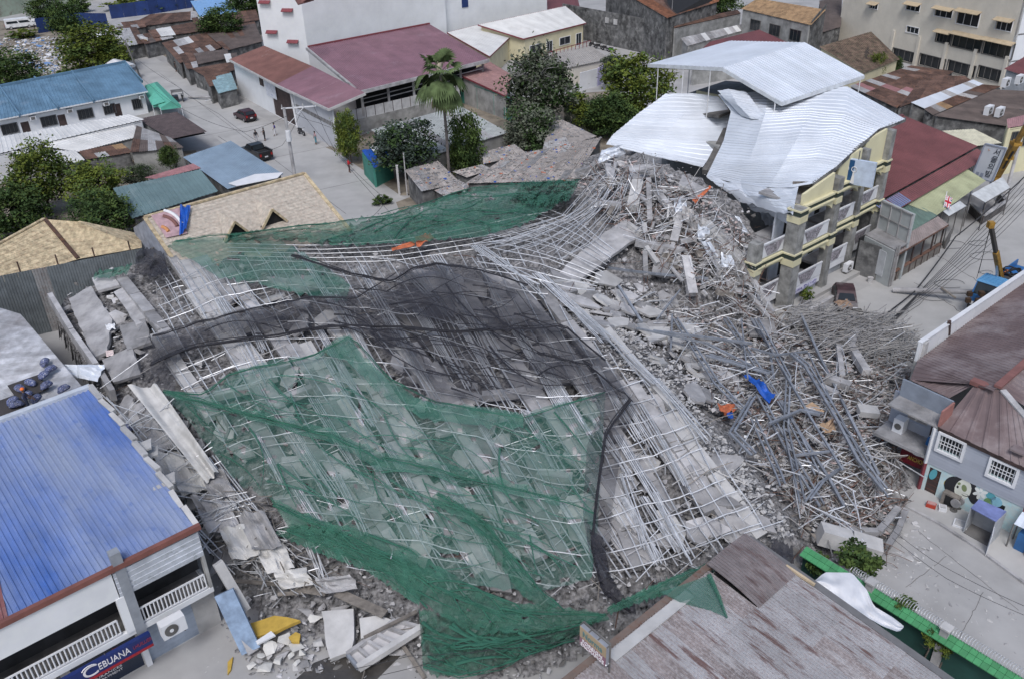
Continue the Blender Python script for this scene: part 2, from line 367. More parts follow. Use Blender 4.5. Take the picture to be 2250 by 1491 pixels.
for px, py in ((74, 262), (155, 246), (229, 227), (315, 216)):
    p = XY(K[3], 2.45) + dd * ux(px, py, 2.4) + DB * .25; bx = MB().box(p, .75, .5, .5, (dd, DB, Z)).build('air_conditioner', white_p, t)
    MB().box(p + DB * .26, .5, .03, .36, (dd, DB, Z)).build('grille', conc_d, bx)
for (pa, pb) in (((0, 192), (43, 254)), ((76, 171), (128, 238)), ((158, 158), (206, 223)), ((276, 139), (313, 180))):
    MB().beam(P(*pa, 5.4), P(*pb, 3.25), .18, .45).build('parapet_fin', m_blue, t)
MB().beam(P(-150, 218, 5.45), P(276, 136, 5.45), .2, .35).build('ridge_cap', m_blue, t)
MB().beam(Cr - Z * .05, Dr - Z * .05, .1, .16).build('gutter', white_p, t)
# ------------------------------------------------------------------ shanties by the left street
def shack(label, A, B, C, D, mat, wm=m_darkw, alt=None, name='shanty', cat='shack', **k):
    return shed(name, label, cat, A, B, C, D, mat, wm, alt=alt, jit=.05, **k)
gs = [m_galvold, m_galvold, m_whroof]
shack('light blue ribbed roof house at the end of the navy fence', (418, 3, 4.2), (498, -4, 4.2), (522, 28, 3), (440, 39, 3), M('sky_blue_roof', (.22, .40, .66), .5, .1, var=.06, rnd=.05), name='house', cat='house', w=1.5)
shack('rust brown low shack roof below the light blue house', (330, 32, 3), (432, 25, 3), (440, 42, 2.5), (265, 65, 2.5), m_rusty, alt=(.2, gs))
shack('white and rust striped long roof beside the tree', (325, 68, 3.4), (468, 41, 3.4), (480, 64, 2.8), (338, 84, 2.8), m_whroof, alt=(.35, [m_rusty]), w=1.6)
shack('deep rust roof patched with silver sheets above the street', (355, 95, 3.2), (470, 68, 3.2), (505, 98, 2.5), (395, 140, 2.5), m_rusty, alt=(.22, gs), split=3)
shack('dark brown roof between patched shack and tall white warehouse', (455, 75, 3.3), (560, 52, 3.3), (578, 92, 2.6), (498, 112, 2.6), m_brown, alt=(.2, [m_rusty]), split=2)
shack('brown roof strip under the warehouse tower', (505, 30, 3.2), (562, 20, 3.2), (570, 45, 2.8), (520, 52, 2.8), m_rusty)
shack('dark canvas-sided shack facing the street', (425, 118, 3.0), (500, 108, 3.0), (504, 128, 2.5), (432, 143, 2.5), m_brown)
shack('low rusted roof stall ending at the turquoise roof', (420, 152, 2.8), (500, 138, 2.8), (512, 160, 2.2), (458, 174, 2.2), m_rusty, alt=(.3, gs))
shack('faded turquoise metal roof lean-to against warehouse wall', (462, 172, 2.9), (508, 160, 2.9), (522, 196, 2.3), (480, 206, 2.3), M('turquoise_roof', (.27, .42, .46), .6, .1, var=.2, rnd=.12, rust=.15))
shack('tin shack with broken grey roof beside black car', (255, 65, 2.8), (300, 60, 2.8), (320, 95, 2.4), (268, 105, 2.4), m_galvold, alt=(.4, [m_rusty]))
flat('dirt_lot', [P(240, 66), P(440, 20), P(575, 30), P(575, 115), P(520, 215), P(430, 165), P(330, 105)], .008, dirt_m)
for l, A, B, C, D in (('low brown roof tucked behind the patched rust roof', (300, 78), (362, 66), (382, 84), (318, 98)), ('grey and rust roof between the tree and tower', (500, 56), (560, 48), (568, 72), (510, 82)), ('dark lean roof beside the turquoise lean-to', (492, 120), (520, 116), (528, 150), (505, 158)), ('rust lean-to behind the white and rust striped roof', (420, 40), (500, 30), (512, 44), (430, 58)), ('brown stall roof along the shanty street front', (398, 128), (428, 122), (436, 148), (412, 154)), ('grey stall roof next to the low rusted stall', (448, 168), (470, 162), (482, 186), (460, 192)), ('rust roof shed by the navy fence end', (250, 52), (310, 44), (322, 60), (262, 68))):
    shack(l, (*A, 3.1), (*B, 3.1), (*C, 2.5), (*D, 2.5), m_rusty, alt=(.35, gs + [m_brown]), split=2)
# white roofed houses and brown shacks, left middle
shed('house', 'long house with cream ribbed roof along the rowhouse yard', 'house', (-60, 312, 3.9), (283, 252, 3.9), (318, 263, 3.6), (-60, 352, 3.3), m_whroof, white_p, w=1.4, pitch=.5, h=.05)
shed('house', 'lower cream ribbed roof house beside the rusted patch roof', 'house', (75, 319, 3.4), (285, 267, 3.4), (317, 298, 2.6), (172, 334, 2.6), m_whroof, m_greyw, w=1.4, pitch=.5, h=.05)
shed('house', 'small cream roof wing reaching toward the leafy trees', 'house', (20, 333, 3.3), (166, 331, 3.0), (187, 352, 2.5), (120, 371, 2.5), m_whroof, m_greyw, w=1.4, pitch=.5, h=.05)
shack('dark plum corrugated roof open shelter by the street', (302, 262, 3.2), (388, 246, 3.2), (455, 290, 2.7), (376, 306, 2.7), M('plum_roof', (.10, .075, .075), .8, var=.2, rnd=.15), sides='AD', pitch=.25)
shack('brown patchwork roof on grey block building', (300, 277, 3.3), (375, 303, 3.0), (404, 325, 2.9), (285, 337, 2.9), m_brown, wm=m_greyw, alt=(.35, [m_rusty, m_galvold]), split=2)
shack('rusted orange streaked low roof under cream roof', (172, 333, 2.6), (268, 316, 2.6), (293, 336, 2.2), (190, 352, 2.2), m_rusty, alt=(.3, [m_tan, m_galvold]), split=2)
shed('house', 'house with light blue corrugated roof and torn white tarp edge', 'house', (402, 346, 4.3), (507, 310, 4.3), (623, 384, 3.4), (500, 416, 3.4), m_ltblue, m_darkw, w=1.5, pitch=.22, h=.03, jit=.004)
tp = [P(502, 404, 3.62), P(560, 384, 3.62), P(622, 380, 3.62), P(610, 392, 3.5), P(520, 410, 3.5)]
MB().prism(tp, V(0, 0, .05)).build('tarpaulin', white_p, label='torn white tarpaulin on the edge of the light blue roof', cat='tarpaulin')
shed('house', 'house with ribbed grey teal roof beside straw-coloured hall', 'house', (248, 414, 4.4), (440, 373, 4.4), (480, 421, 3.3), (290, 481, 3.3), m_teal, m_darkw, w=1.3, pitch=.38, h=.05)
shed('house', 'narrow faded pink roof strip above the teal roof', 'house', (317, 391, 4.3), (424, 360, 4.3), (442, 370, 4.0), (346, 394, 4.0), M('pink_roof', (.33, .17, .18), .6, rnd=.08), m_greyw, pitch=.35, h=.05)
# ------------------------------------------------------------------ tall white warehouse with low magenta roofs
t = thing('warehouse', 'tall white warehouse with magenta metal side roofs and brown gate', 'warehouse', P(690, 300))
# tower
c0 = P(676, 107, 6.2); c0 = XY(c0, 0); tl = XY(P(580, 101, 6.4), 0); dl = (tl - c0); tr = c0 + DA * 26; ctw = c0 + DA * 13 + dl.normalized() * 10
ctw2 = tr + DA * 12
wall(t, c0, tl, 0, 16.5, white_w, ctw, th=.3); wall(t, c0 + DA * .001, tr, 0, 16.5, white_w, ctw, th=.31)
off = -DB * 1.2
wall(t, tr + off, tr + DA * 24 + off, 0, 17.5, white_w, ctw, th=.3, nm='annex_wall')
dlu = dl.normalized()
for px, py in ((632, 20), (598, 68), (644, 89), (582, 2)):
    u = (P(px, py, 9)); d2 = ray(px, py); # place sunshade on the left face
    n_ = V(-dlu.y, dlu.x, 0); tt = (c0 - V(0, 0, CAMH)).dot(n_) / d2.dot(n_); q = V(0, 0, CAMH) + d2 * tt
    o = n_ if n_.dot(ctw - c0) < 0 else -n_
    MB().hexa([q - dlu * .9 + o * .02, q + dlu * .9 + o * .02, q + dlu * .9 + o * .55 - Z * .35, q - dlu * .9 + o * .55 - Z * .35], [q - dlu * .9 + o * .02 + Z * .08, q + dlu * .9 + o * .02 + Z * .08, q + dlu * .9 + o * .55 - Z * .27, q - dlu * .9 + o * .55 - Z * .27]).build('window_hood', m_redtrim, t)
d2 = ray(1021, 4); n_ = V(-DA.y, DA.x, 0); tt = (tr + off - V(0, 0, CAMH)).dot(n_) / d2.dot(n_); q = V(0, 0, CAMH) + d2 * tt
MB().box(q + DB * .06, 1.3, .1, 1.8, (DA, DB, Z)).build('window', m_navy, t)
MB().hexa([P(655, 12, 14.5), P(690, 2, 14.5), P(690, -12, 15.5), P(640, -12, 15.5)], [P(655, 10, 14.7), P(690, 0, 14.7), P(690, -14, 15.7), P(640, -14, 15.7)]).build('gable_roof', m_redbrown, t)
# magenta shed roof on the street-parallel side
RA, RB, RC, RD = P(677, 105, 7.6), P(944, 54, 7.6), P(1075, 131, 5.6), P(793, 201, 5.6)
sheets(t, RA, RB, RC, RD, m_magenta, w=1.5, pitch=.3, h=.045)
MB().beam(RD - Z * .15, RC - Z * .15, .15, .45).build('gutter', conc, t); MB().beam(RA - Z * .1 - DA * .3, RD - Z * .1 - DA * .3, .2, .35).build('fascia', conc, t)
MB().beam(RA + Z * .15, RB + Z * .15, .25, .2).build('flashing', m_redtrim, t)
for k in range(6):
    p = lerp(RD, RC, .03 + k * .19) - DB * 1.0; MB().beam(XY(p, 2.2), XY(p, 5.4), .3, .3).build('post', conc, t)
    if k < 5:
        q = lerp(RD, RC, .03 + (k + 1) * .19) - DB * 1.0
        MB().beam(XY(p, 4.3), XY(q, 4.3), .1, .1).beam(XY(p, 3.75), XY(q, 3.75), .1, .1).build('truss', conc, t)
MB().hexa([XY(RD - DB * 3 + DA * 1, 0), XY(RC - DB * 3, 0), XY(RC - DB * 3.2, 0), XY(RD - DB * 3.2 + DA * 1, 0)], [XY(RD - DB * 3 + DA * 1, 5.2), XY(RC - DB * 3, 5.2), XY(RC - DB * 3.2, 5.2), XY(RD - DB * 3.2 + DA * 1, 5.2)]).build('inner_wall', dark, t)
# left low roofs
LA, LB, LC, LD = P(580, 101, 6.5), P(686, 146, 6.5), P(607, 186, 5.3), P(503, 131, 5.3)
sheets(t, LA, LB, LC, LD, m_redbrown, w=1.5, pitch=.3, h=.045)
L2A, L2B, L2C, L2D = P(686, 146, 6.5), P(803, 205, 6.3), P(722, 240, 5.1), P(607, 186, 5.3)
sheets(t, L2A, L2B, L2C, L2D, m_magenta, w=1.5, pitch=.3, h=.045)
MB().beam(LD - Z * .1, LC - Z * .1, .12, .3).beam(L2D - Z * .1, L2C - Z * .1, .12, .3).beam(L2C - Z * .1, L2B - Z * .1, .12, .3).build('gutter', conc_l, t)
# street front
f0 = XY(LD, 0) + DA * .6; f1 = XY(L2C, 0) + DA * .6 - DB * .4; fd = (f1 - f0).normalized(); FL = (f1 - f0).length
def fu(px, py, z=0): return (P(px, py, z) - f0).dot(fd)
g0, g1 = fu(581, 257), fu(627, 283); s0 = fu(634, 287)
h1 = fu(518, 160, 4)
wall(t, f0, f1, 0, 5.1, white_w, f0 + DA * 10, [(g0, g1, .02, 4.2)], th=.25)
MB().box(f0 + fd * (g0 + g1) / 2 + DA * .15 + Z * 2.1, g1 - g0, .1, 4.2, (fd, DA, Z)).build('gate', m_wood, t)
grp = M('grey_plaster', (.46, .47, .50), .85, var=.08, sc=.5, rnd=.02, dust=.2)
MB().hexa([f0 + fd * s0 - DA * .06, f1 - DA * .06, f1 + DA * .02, f0 + fd * s0 + DA * .02], [f0 + fd * s0 - DA * .06 + Z * 4.8, f1 - DA * .06 + Z * 4.8, f1 + DA * .02 + Z * 4.8, f0 + fd * s0 + DA * .02 + Z * 4.8]).build('grey_wall', grp, t)
nb = 26
for k in range(nb):
    u = s0 + (FL - s0) * (k + .5) / nb; MB().box(f0 + fd * u - DA * .08 + Z * 3.0, .22, .06, .5, (fd, DA, Z)).build('vent_block', conc_d, t)
MB().tube([f0 + fd * (g1 + .3) - DA * .2 + Z * 5, f0 + fd * (g1 + .9) - DA * .25 + Z * .1], .14, 8).build('drainpipe', white_p, t)
# poster remains
bp = f0 + fd * fu(540, 215, 3) - DA * .05 + Z * 3.4
MB().box(bp, 3.6, .05, 2.0, (fd, DA, Z)).build('torn_banner', M('pale_banner', (.62, .64, .68), .7, var=.15, sc=2, rust=.3, rcol=(.1, .12, .25), rsc=2), t)
MB().box(bp - fd * 3.2 + Z * .6, 1.3, .1, 1.2, (fd, DA, Z)).build('window', m_wood, t)
# right side: white panel wall on stone base
p0 = XY(P(736, 262, 2.6), 0) + DA * .4; p1_ = XY(P(1010, 197, 2.6), 0); n = 14
MB().beam(p0 + Z * .95, p1_ + Z * .95, .35, 1.9).build('stone_base', m_greyw, t)
for k in range(n):
    a, b = lerp(p0, p1_, k / n), lerp(p0, p1_, (k + .97) / n); MB().beam(a + Z * 2.55, b + Z * 2.55, .08, 1.3).build('panel', M('dull_white_panel', (.5, .5, .5), .8, var=.12, sc=1.5, rnd=.08, dust=.3), t)
    MB().beam(a + Z * 1.9, a + Z * 3.3, .1, .12).build('panel_post', m_wood, t)
# ------------------------------------------------------------------ small houses behind: cream house etc
shed('house', 'cream bungalow wing with gable end and weathered white roof', 'house', (982, 72, 5.0), (1050, 55, 5.0), (1122, 81, 3.6), (1076, 125, 3.6), m_whroof, m_yelw, pitch=.4, fascia=m_redtrim)
t, K, ct = shed('house', 'cream bungalow with ribbed white roof, red fascia and veranda doors', 'house', (1050, 55, 5.6), (1242, 14, 5.6), (1288, 51, 3.6), (1150, 86, 3.6), m_whroof, m_yelw, w=1.3, pitch=.42, h=.05, fascia=m_redtrim, over=.6)
cd_ = (K[3] - K[2]); cl = cd_.length; wn = [(cl * .06, cl * .2, 1, 2.0), (cl * .34, cl * .52, .02, 2.3), (cl * .66, cl * .85, 1, 2.0)]
for i, (a, b, c, d_) in enumerate(((.04, .13, .1, 2.1), (.24, .42, .9, 2.1), (.55, .64, .1, 2.1), (.74, .92, .9, 2.1))):
    pane(t, K[2], K[3], cl * a, cl * b, c, d_, ct, inset=-.04, bars=1, nm='door' if c < .5 else 'window')
MB().beam(XY(K[2], .9) + DB * 1.8, XY(K[3], .9) + DB * 1.8, .1, .1).build('veranda_rail', m_redtrim, t)
for k in range(16): q = lerp(K[2], K[3], k / 15) + DB * 1.8; MB().beam(XY(q, 0), XY(q, .9), .1, .1).build('baluster', m_redtrim, t)
shed('house', 'low house with faded rose roof beside green netting fence', 'house', (1012, 166, 4.0), (1076, 137, 4.0), (1125, 166, 3.4), (1112, 212, 3.2), M('rose_roof', (.34, .20, .19), .7, var=.15, rnd=.06, dust=.2), m_greyw, fascia=m_redtrim, pitch=.3)
t = thing('screen_fence', 'green sheet fence hung with torn black netting', 'fence', P(1060, 235))
a0, b0 = P(1015, 226), P(1125, 268)
MB().beam(a0 + Z * .8, b0 + Z * .8, .08, 1.6).build('panel', m_green, t); MB().beam(a0 + Z * 2.3, b0 + Z * 2.3, .06, 1.4).build('netting', M('black_mesh', (.02, .022, .022), .9), t)
for k in range(4): q = lerp(a0, b0, k / 3); MB().beam(q, q + Z * 3.1, .12, .12).build('post', m_green, t)
MB().beam(a0 + Z * 3.05, b0 + Z * 3.05, .12, .12).build('rail', m_green, t)
shed('house', 'long pale grey corrugated roof behind the fan palm', 'house', (815, 286, 3.6), (1010, 233, 3.6), (1117, 292, 2.6), (918, 352, 2.6), M('pale_grey_roof', (.40, .42, .41), .65, .1, var=.12, rnd=.12, dust=.3), m_greyw, w=1.1, pitch=.28, h=.04, alt=(.12, [m_galvold]))
shed('house', 'grey ribbed roof shed behind the two leafy trees', 'house', (1222, 118, 3.0), (1300, 102, 3.0), (1340, 130, 2.6), (1240, 152, 2.6), M('grey_rib_roof', (.33, .31, .29), .8, var=.12, rnd=.08), m_beige, w=1.1, pitch=.35, h=.05)
t = thing('garden_wall', 'short white and lilac garden wall with grey stained top', 'wall', P(1300, 190))
wall(t, P(1275, 200), P(1312, 190), 0, 2.6, white_p, P(1290, 150)); wall(t, P(1313, 190), P(1345, 170), 0, 2.6, M('lilac', (.5, .46, .62), .8), P(1290, 150), nm='lilac_panel'); 
# dark concrete warehouse
t, K, ct = shed('storehouse', 'soot-stained concrete storehouse with rusted orange roof', 'warehouse', (1330, -40, 9.5), (1580, -25, 9.5), (1580, 4, 7.6), (1466, 40, 7.0), m_rusty, m_darkw, alt=(.4, [M('orange_rust', (.20, .085, .045), .9, var=.35, rnd=.2)]), w=2, pitch=.4)
wa, wb = P(1225, 95), P(1480, 132)
wa = P(1282, 88); 
wall(t, wa - (wb - wa).normalized() * 6, wb, 0, 5.6, m_darkw, wb + V(0, 30, 0), [((P(1417, 118) - wa).length + 6, (P(1449, 124) - wa).length + 6, .02, 3.2)], nm='yard_wall')
du = (wb - wa).normalized(); q = wa + du * ((P(1417, 118) - wa).length + (P(1449, 124) - wa).length) / 2
MB().box(q + Z * 1.6 + V(-du.y, du.x, 0) * .1, (P(1449, 124) - P(1417, 118)).length, .1, 3.2, (du, V(-du.y, du.x, 0), Z)).build('gate', M('rust_gate', (.08, .03, .022), .8, var=.3, rnd=.1), t)
for s_ in (-1, 1): MB().box(q + Z * 1.7 - V(-du.y, du.x, 0) * .02 + du * s_ * .7, .8, .06, 1.6, (du, V(-du.y, du.x, 0), Z)).build('gate_sign', M('yellow_sign', (.5, .38, .03), .7, var=.4, sc=6), t)
for px in (1330, 1368): 
    u = (P(px, 100) - wa).dot(du); MB().box(wa + du * u + Z * 4.2 - V(-du.y, du.x, 0) * .1, .9, .1, .9, (du, V(-du.y, du.x, 0), Z)).build('window', conc_l, t)
t, K, ct = shed('outbuilding', 'grey block outbuilding with rust topped wall behind white roof', 'building', (1477, 52, 5.5), (1620, 22, 5.5), (1628, 30, 5.3), (1482, 62, 5.3), m_rusty, m_greyw, over=.05)
shed('lean_to', 'ragged lean-to roof of white and rust sheets on block wall', 'shed', (1496, 84, 4.2), (1628, 54, 4.2), (1638, 66, 3.4), (1510, 102, 3.4), m_galvold, m_greyw, alt=(.4, [m_rusty, m_whroof]))
shed('house', 'red roof peeping between white roof and tan roofed building', 'house', (1560, 92, 5), (1668, 66, 5), (1740, 98, 4), (1520, 128, 4), m_maroon, m_greyw)
# tan roofed two storey building
t, K, ct = shed('townhouse', 'grey townhouse with faded tan roof and black stained end wall', 'building', (1664, -3, 8.2), (1815, 22, 8.2), (1782, 56, 6.8), (1628, 20, 6.8), m_tan, m_greyw, w=2, over=.4)
wl = (K[3] - K[2]).length
for i in range(3): pane(t, K[2], K[3], wl * (.1 + i * .3), wl * (.25 + i * .3), 4.0, 5.6, ct, conc_d, inset=-.04, bars=2)
MB().hexa([XY(K[1] + DA * .4, 0), XY(K[2] + DA * .4, 0), XY(K[2] + DA * .7, 0), XY(K[1] + DA * .7, 0)], [XY(K[1] + DA * .4, 8.9), XY(K[2] + DA * .4, 7.4), XY(K[2] + DA * .7, 7.4), XY(K[1] + DA * .7, 8.9)]).build('end_wall', m_darkw, t)
# ------------------------------------------------------------------ beige four-storey block
t = thing('apartment_block', 'stained beige four-storey block with awnings over its windows', 'building', P(2080, 150))
b0 = P(1953, 107, 1.5); b1 = P(2209, 172, 1.5); b0 = XY(b0, 0); b1 = XY(b1, 0); bd = (b1 - b0).normalized(); bn = V(-bd.y, bd.x, 0); 
if bn.y < 0: bn = -bn
BL = (b1 - b0).length
def bw(px, py):
    d2 = ray(px, py); tt = (b0 - V(0, 0, CAMH)).dot(bn) / d2.dot(bn); q = V(0, 0, CAMH) + d2 * tt
    return (q - b0).dot(bd), q.z
def brect(x0, y0, x1, y1):   # from the zoom at 3.727x on (1650,0)
    a = bw(1650 + x0 / 3.727, y0 / 3.727); b = bw(1650 + x1 / 3.727, y1 / 3.727); u0, u1 = sorted((a[0], b[0])); return u0, u1
wlist = [(975, 50, 1040, 50, .9), (1275, 60, 1385, 60, 1.1), (1510, 105, 1650, 105, 1.3), (1690, 150, 1870, 150, 2.0), (2010, 205, 2140, 205, 1.5),
         (1275, 248, 1375, 248, .9), (1520, 305, 1640, 305, 1.7), (1650, 345, 1890, 345, 2.1), (1905, 400, 2145, 400, 2.2),
         (1160, 458, 1355, 458, 1.6), (1380, 510, 1590, 510, 1.7), (1610, 565, 1835, 565, 1.7), (1860, 610, 2070, 610, 1.7)]
hl = []
for x0, y0, x1, y1, hh in wlist:
    xm = (x0 + x1) / 2; zc = bw(1650 + xm / 3.727, y0 / 3.727)[1]; u0, u1 = brect(x0, y0 + (x0 - xm) * .27, x1, y0 + (x1 - xm) * .27); hl.append((u0, u1, zc - hh / 2, zc + hh / 2))
e0 = b0 - bd * (bw(1840, 80)[0] * -1 if bw(1840, 80)[0] < 0 else 8)
off0 = (b0 - e0).length
hs = [(u0 + off0, u1 + off0, a, b) for u0, u1, a, b in hl]
wall(t, e0, b1, 0, 15.5, m_beige, b0 + bn * 20, hs, th=.3)
wall(t, b1, b1 + bn * 18, 0, 15.5, white_w, b0 + bn * 20, th=.3)
wall(t, e0 + bn * .001, e0 + bn * 18, 0, 15.5, m_beige, b0 + bn * 20, th=.3)
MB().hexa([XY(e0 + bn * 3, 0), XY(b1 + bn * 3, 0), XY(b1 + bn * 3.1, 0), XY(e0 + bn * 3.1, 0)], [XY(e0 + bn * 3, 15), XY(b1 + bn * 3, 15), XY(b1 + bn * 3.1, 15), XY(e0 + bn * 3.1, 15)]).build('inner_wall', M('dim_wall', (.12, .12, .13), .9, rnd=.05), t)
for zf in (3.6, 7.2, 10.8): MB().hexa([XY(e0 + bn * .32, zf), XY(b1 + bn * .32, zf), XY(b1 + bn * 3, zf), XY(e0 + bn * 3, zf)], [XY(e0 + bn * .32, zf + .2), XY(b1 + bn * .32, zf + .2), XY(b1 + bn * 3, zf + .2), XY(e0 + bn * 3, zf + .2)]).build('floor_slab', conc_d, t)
MB().hexa([XY(e0, 15.5), XY(b1, 15.5), XY(b1 + bn * 18, 15.5), XY(e0 + bn * 18, 15.5)], [XY(e0, 16), XY(b1, 16), XY(b1 + bn * 18, 16), XY(e0 + bn * 18, 16)]).build('roof', m_maroon, t)
awn = M('tan_awning', (.45, .36, .24), .8, var=.1, rnd=.06)
for i, (u0, u1, a, b) in enumerate(hs):
    if i < 9:
        q0, q1 = e0 + bd * (u0 - .15), e0 + bd * (u1 + .15)
        if i != 5: MB().hexa([XY(q0, b + .1), XY(q1, b + .1), XY(q1 - bn * .9, b - .25), XY(q0 - bn * .9, b - .25)], [XY(q0, b + .17), XY(q1, b + .17), XY(q1 - bn * .9, b - .18), XY(q0 - bn * .9, b - .18)]).build('awning', awn, t)
    pane(t, e0, b1, u0 + .02, u1 - .02, a + .02, b - .02, b0 + bn * 20, conc_d if i > 5 else white_p, bars=3 if i > 5 else 2, inset=.2)
for k in range(5): q = e0 + bd * (off0 + BL * (.02 + k * .24)); MB().box(XY(q, 2.2) - bn * .1, .5, .25, 4.4, (bd, bn, Z)).build('pilaster', m_beige, t)
hw = bw(1650 + 2236 / 3.727, 60 / 3.727)
# ------------------------------------------------------------------ mossy tiled hip roof, rusty shanties, brown roofs
t, K, ct = shed('house', 'old house with mossy brown tiled roof below the beige block', 'house', (1800, 103, 4.6), (1914, 70, 5.6), (1977, 131, 3.2), (1897, 162, 3.0), m_tile, m_yelw, w=.7, pitch=.35, h=.05, split=5)
shack('wide rust red shanty roof with pink streaks', (1866, 190, 3.6), (2001, 145, 3.9), (2096, 158, 3.4), (1970, 238, 2.8), m_rusty, alt=(.25, [M('pink_rust', (.3, .15, .15), .8, rnd=.15), m_galvold]), split=3)
shack('dark rust shanty roof patched with tan boards', (2030, 165, 3.5), (2120, 168, 3.5), (2135, 178, 3.2), (1975, 238, 3.0), m_rusty, alt=(.3, [m_tan, m_galvold]), split=2)
shack('shiny silver ridge roof among rusted shanties', (2001, 226, 4.2), (2137, 176, 4.2), (2161, 186, 3.6), (2032, 240, 3.4), m_silver, alt=(.25, [m_galvold]), w=1.4)
shack('brown and silver patch roof strip beside silver ridge roof', (2030, 240, 3.7), (2158, 186, 3.7), (2200, 190, 3.2), (2050, 254, 3.2), m_rusty, alt=(.4, [m_galvold, m_brown, m_tan]), w=1.4)
t, K, ct = shed('house', 'wide olive brown roof house carrying air conditioner units', 'house', (2052, 255, 4.6), (2185, 197, 4.8), (2330, 205, 4.6), (2215, 278, 4.0), m_brown, m_darkw, w=1.6, pitch=.35)
shed('house', 'red roofed corner house at right of the beige block', 'house', (2206, 152, 5.2), (2260, 120, 6), (2330, 140, 6), (2320, 190, 4.6), m_maroon, M('grey_stucco', (.38, .4, .42), .9, rnd=.03), w=1.6)
def acunit(par_label, p, ax, group=None, s=1.0):
    t = thing('air_conditioner_unit', par_label, 'air conditioner', p, group)
    MB().box(Vector(p) + Z * .38 * s, .95 * s, .4 * s, .72 * s, (*ax, Z)).build('casing', white_p, t)
    f = Vector(p) + Z * .38 * s + ax[1] * (-.21 * s) - ax[0] * .12 * s
    ring = [f + ax[0] * (.27 * s * math.cos(k * math.pi / 8)) + Z * (.27 * s * math.sin(k * math.pi / 8)) for k in range(16)]
    MB().prism(ring, ax[1] * -.02 * s).build('fan_grille', conc_d, t)
    ring = [f - ax[1] * .025 + ax[0] * (.08 * s * math.cos(k * math.pi / 4)) + Z * (.08 * s * math.sin(k * math.pi / 4)) for k in range(8)]
    MB().prism(ring, ax[1] * -.02 * s).build('fan_hub', white_p, t)
    MB().beam(Vector(p) + ax[0] * .3 * s, Vector(p) + ax[0] * .3 * s - Z * .15, .06, .3).beam(Vector(p) - ax[0] * .3 * s, Vector(p) - ax[0] * .3 * s - Z * .15, .06, .3).build('bracket', conc_d, t)
    return t
axs = (DA, -DB)
for i, (px, py, z) in enumerate(((2170, 252, 4.35), (2194, 256, 4.35))): acunit('white outdoor air conditioner unit standing on the olive brown roof', P(px, py, z), axs, 'rooftop units', 1.35)
for i, (px, py, z) in enumerate(((2208, 191, 4.9), (2238, 184, 4.9))): acunit('white outdoor air conditioner unit mounted under the red corner house roof', P(px, py, z), axs, 'corner house units', 1.4)
acunit('white outdoor air conditioner unit on the dark wall under olive brown roof', P(2193, 298, 2.6), axs, s=1.3)
shack('dark roof sheds added to darken the gap before the beige block', (1800, 2, 5.5), (1850, -5, 5.5), (1848, 60, 4), (1806, 72, 4), m_brown)  # sheds added to darken a strip of bright ground
shack('dark red roofs behind the cream bungalow', (1170, -10, 6), (1262, -30, 6), (1275, 20, 4.6), (1190, 24, 4.6), m_maroon)
# ------------------------------------------------------------------ yellow apartment hotel with white metal roofs
m_yel = M('pale_yellow_paint', (.64, .60, .40), .8, var=.06, sc=.6, rnd=.03, dust=.15)
m_grn = M('dark_green_band', (.035, .05, .04), .8, var=.15, rnd=.05, dust=.1)
m_colm = M('stone_column', (.25, .25, .24), .9, var=.3, sc=1.5, rnd=.08, dust=.25)
m_photo = M('photo_print', (.20, .18, .20), .7, var=.6, sc=4, rnd=.1, rust=.35, rcol=(.5, .5, .53), rsc=5)
yb = thing('apartment_hotel', 'damaged pale yellow three-storey block with green bands and white balcony panels', 'building', P(1790, 640))
bays = [((1651, 671), (1718, 637)), ((1738, 639), (1801, 605)), ((1810, 587), (1856, 563)), ((1864, 547), (1907, 523))]
BY = [(XY(P(*a, 1.5), 0), XY(P(*b, 1.5), 0)) for a, b in bays]
inn = -DB
BYc = BY[1][0] - DB * 8
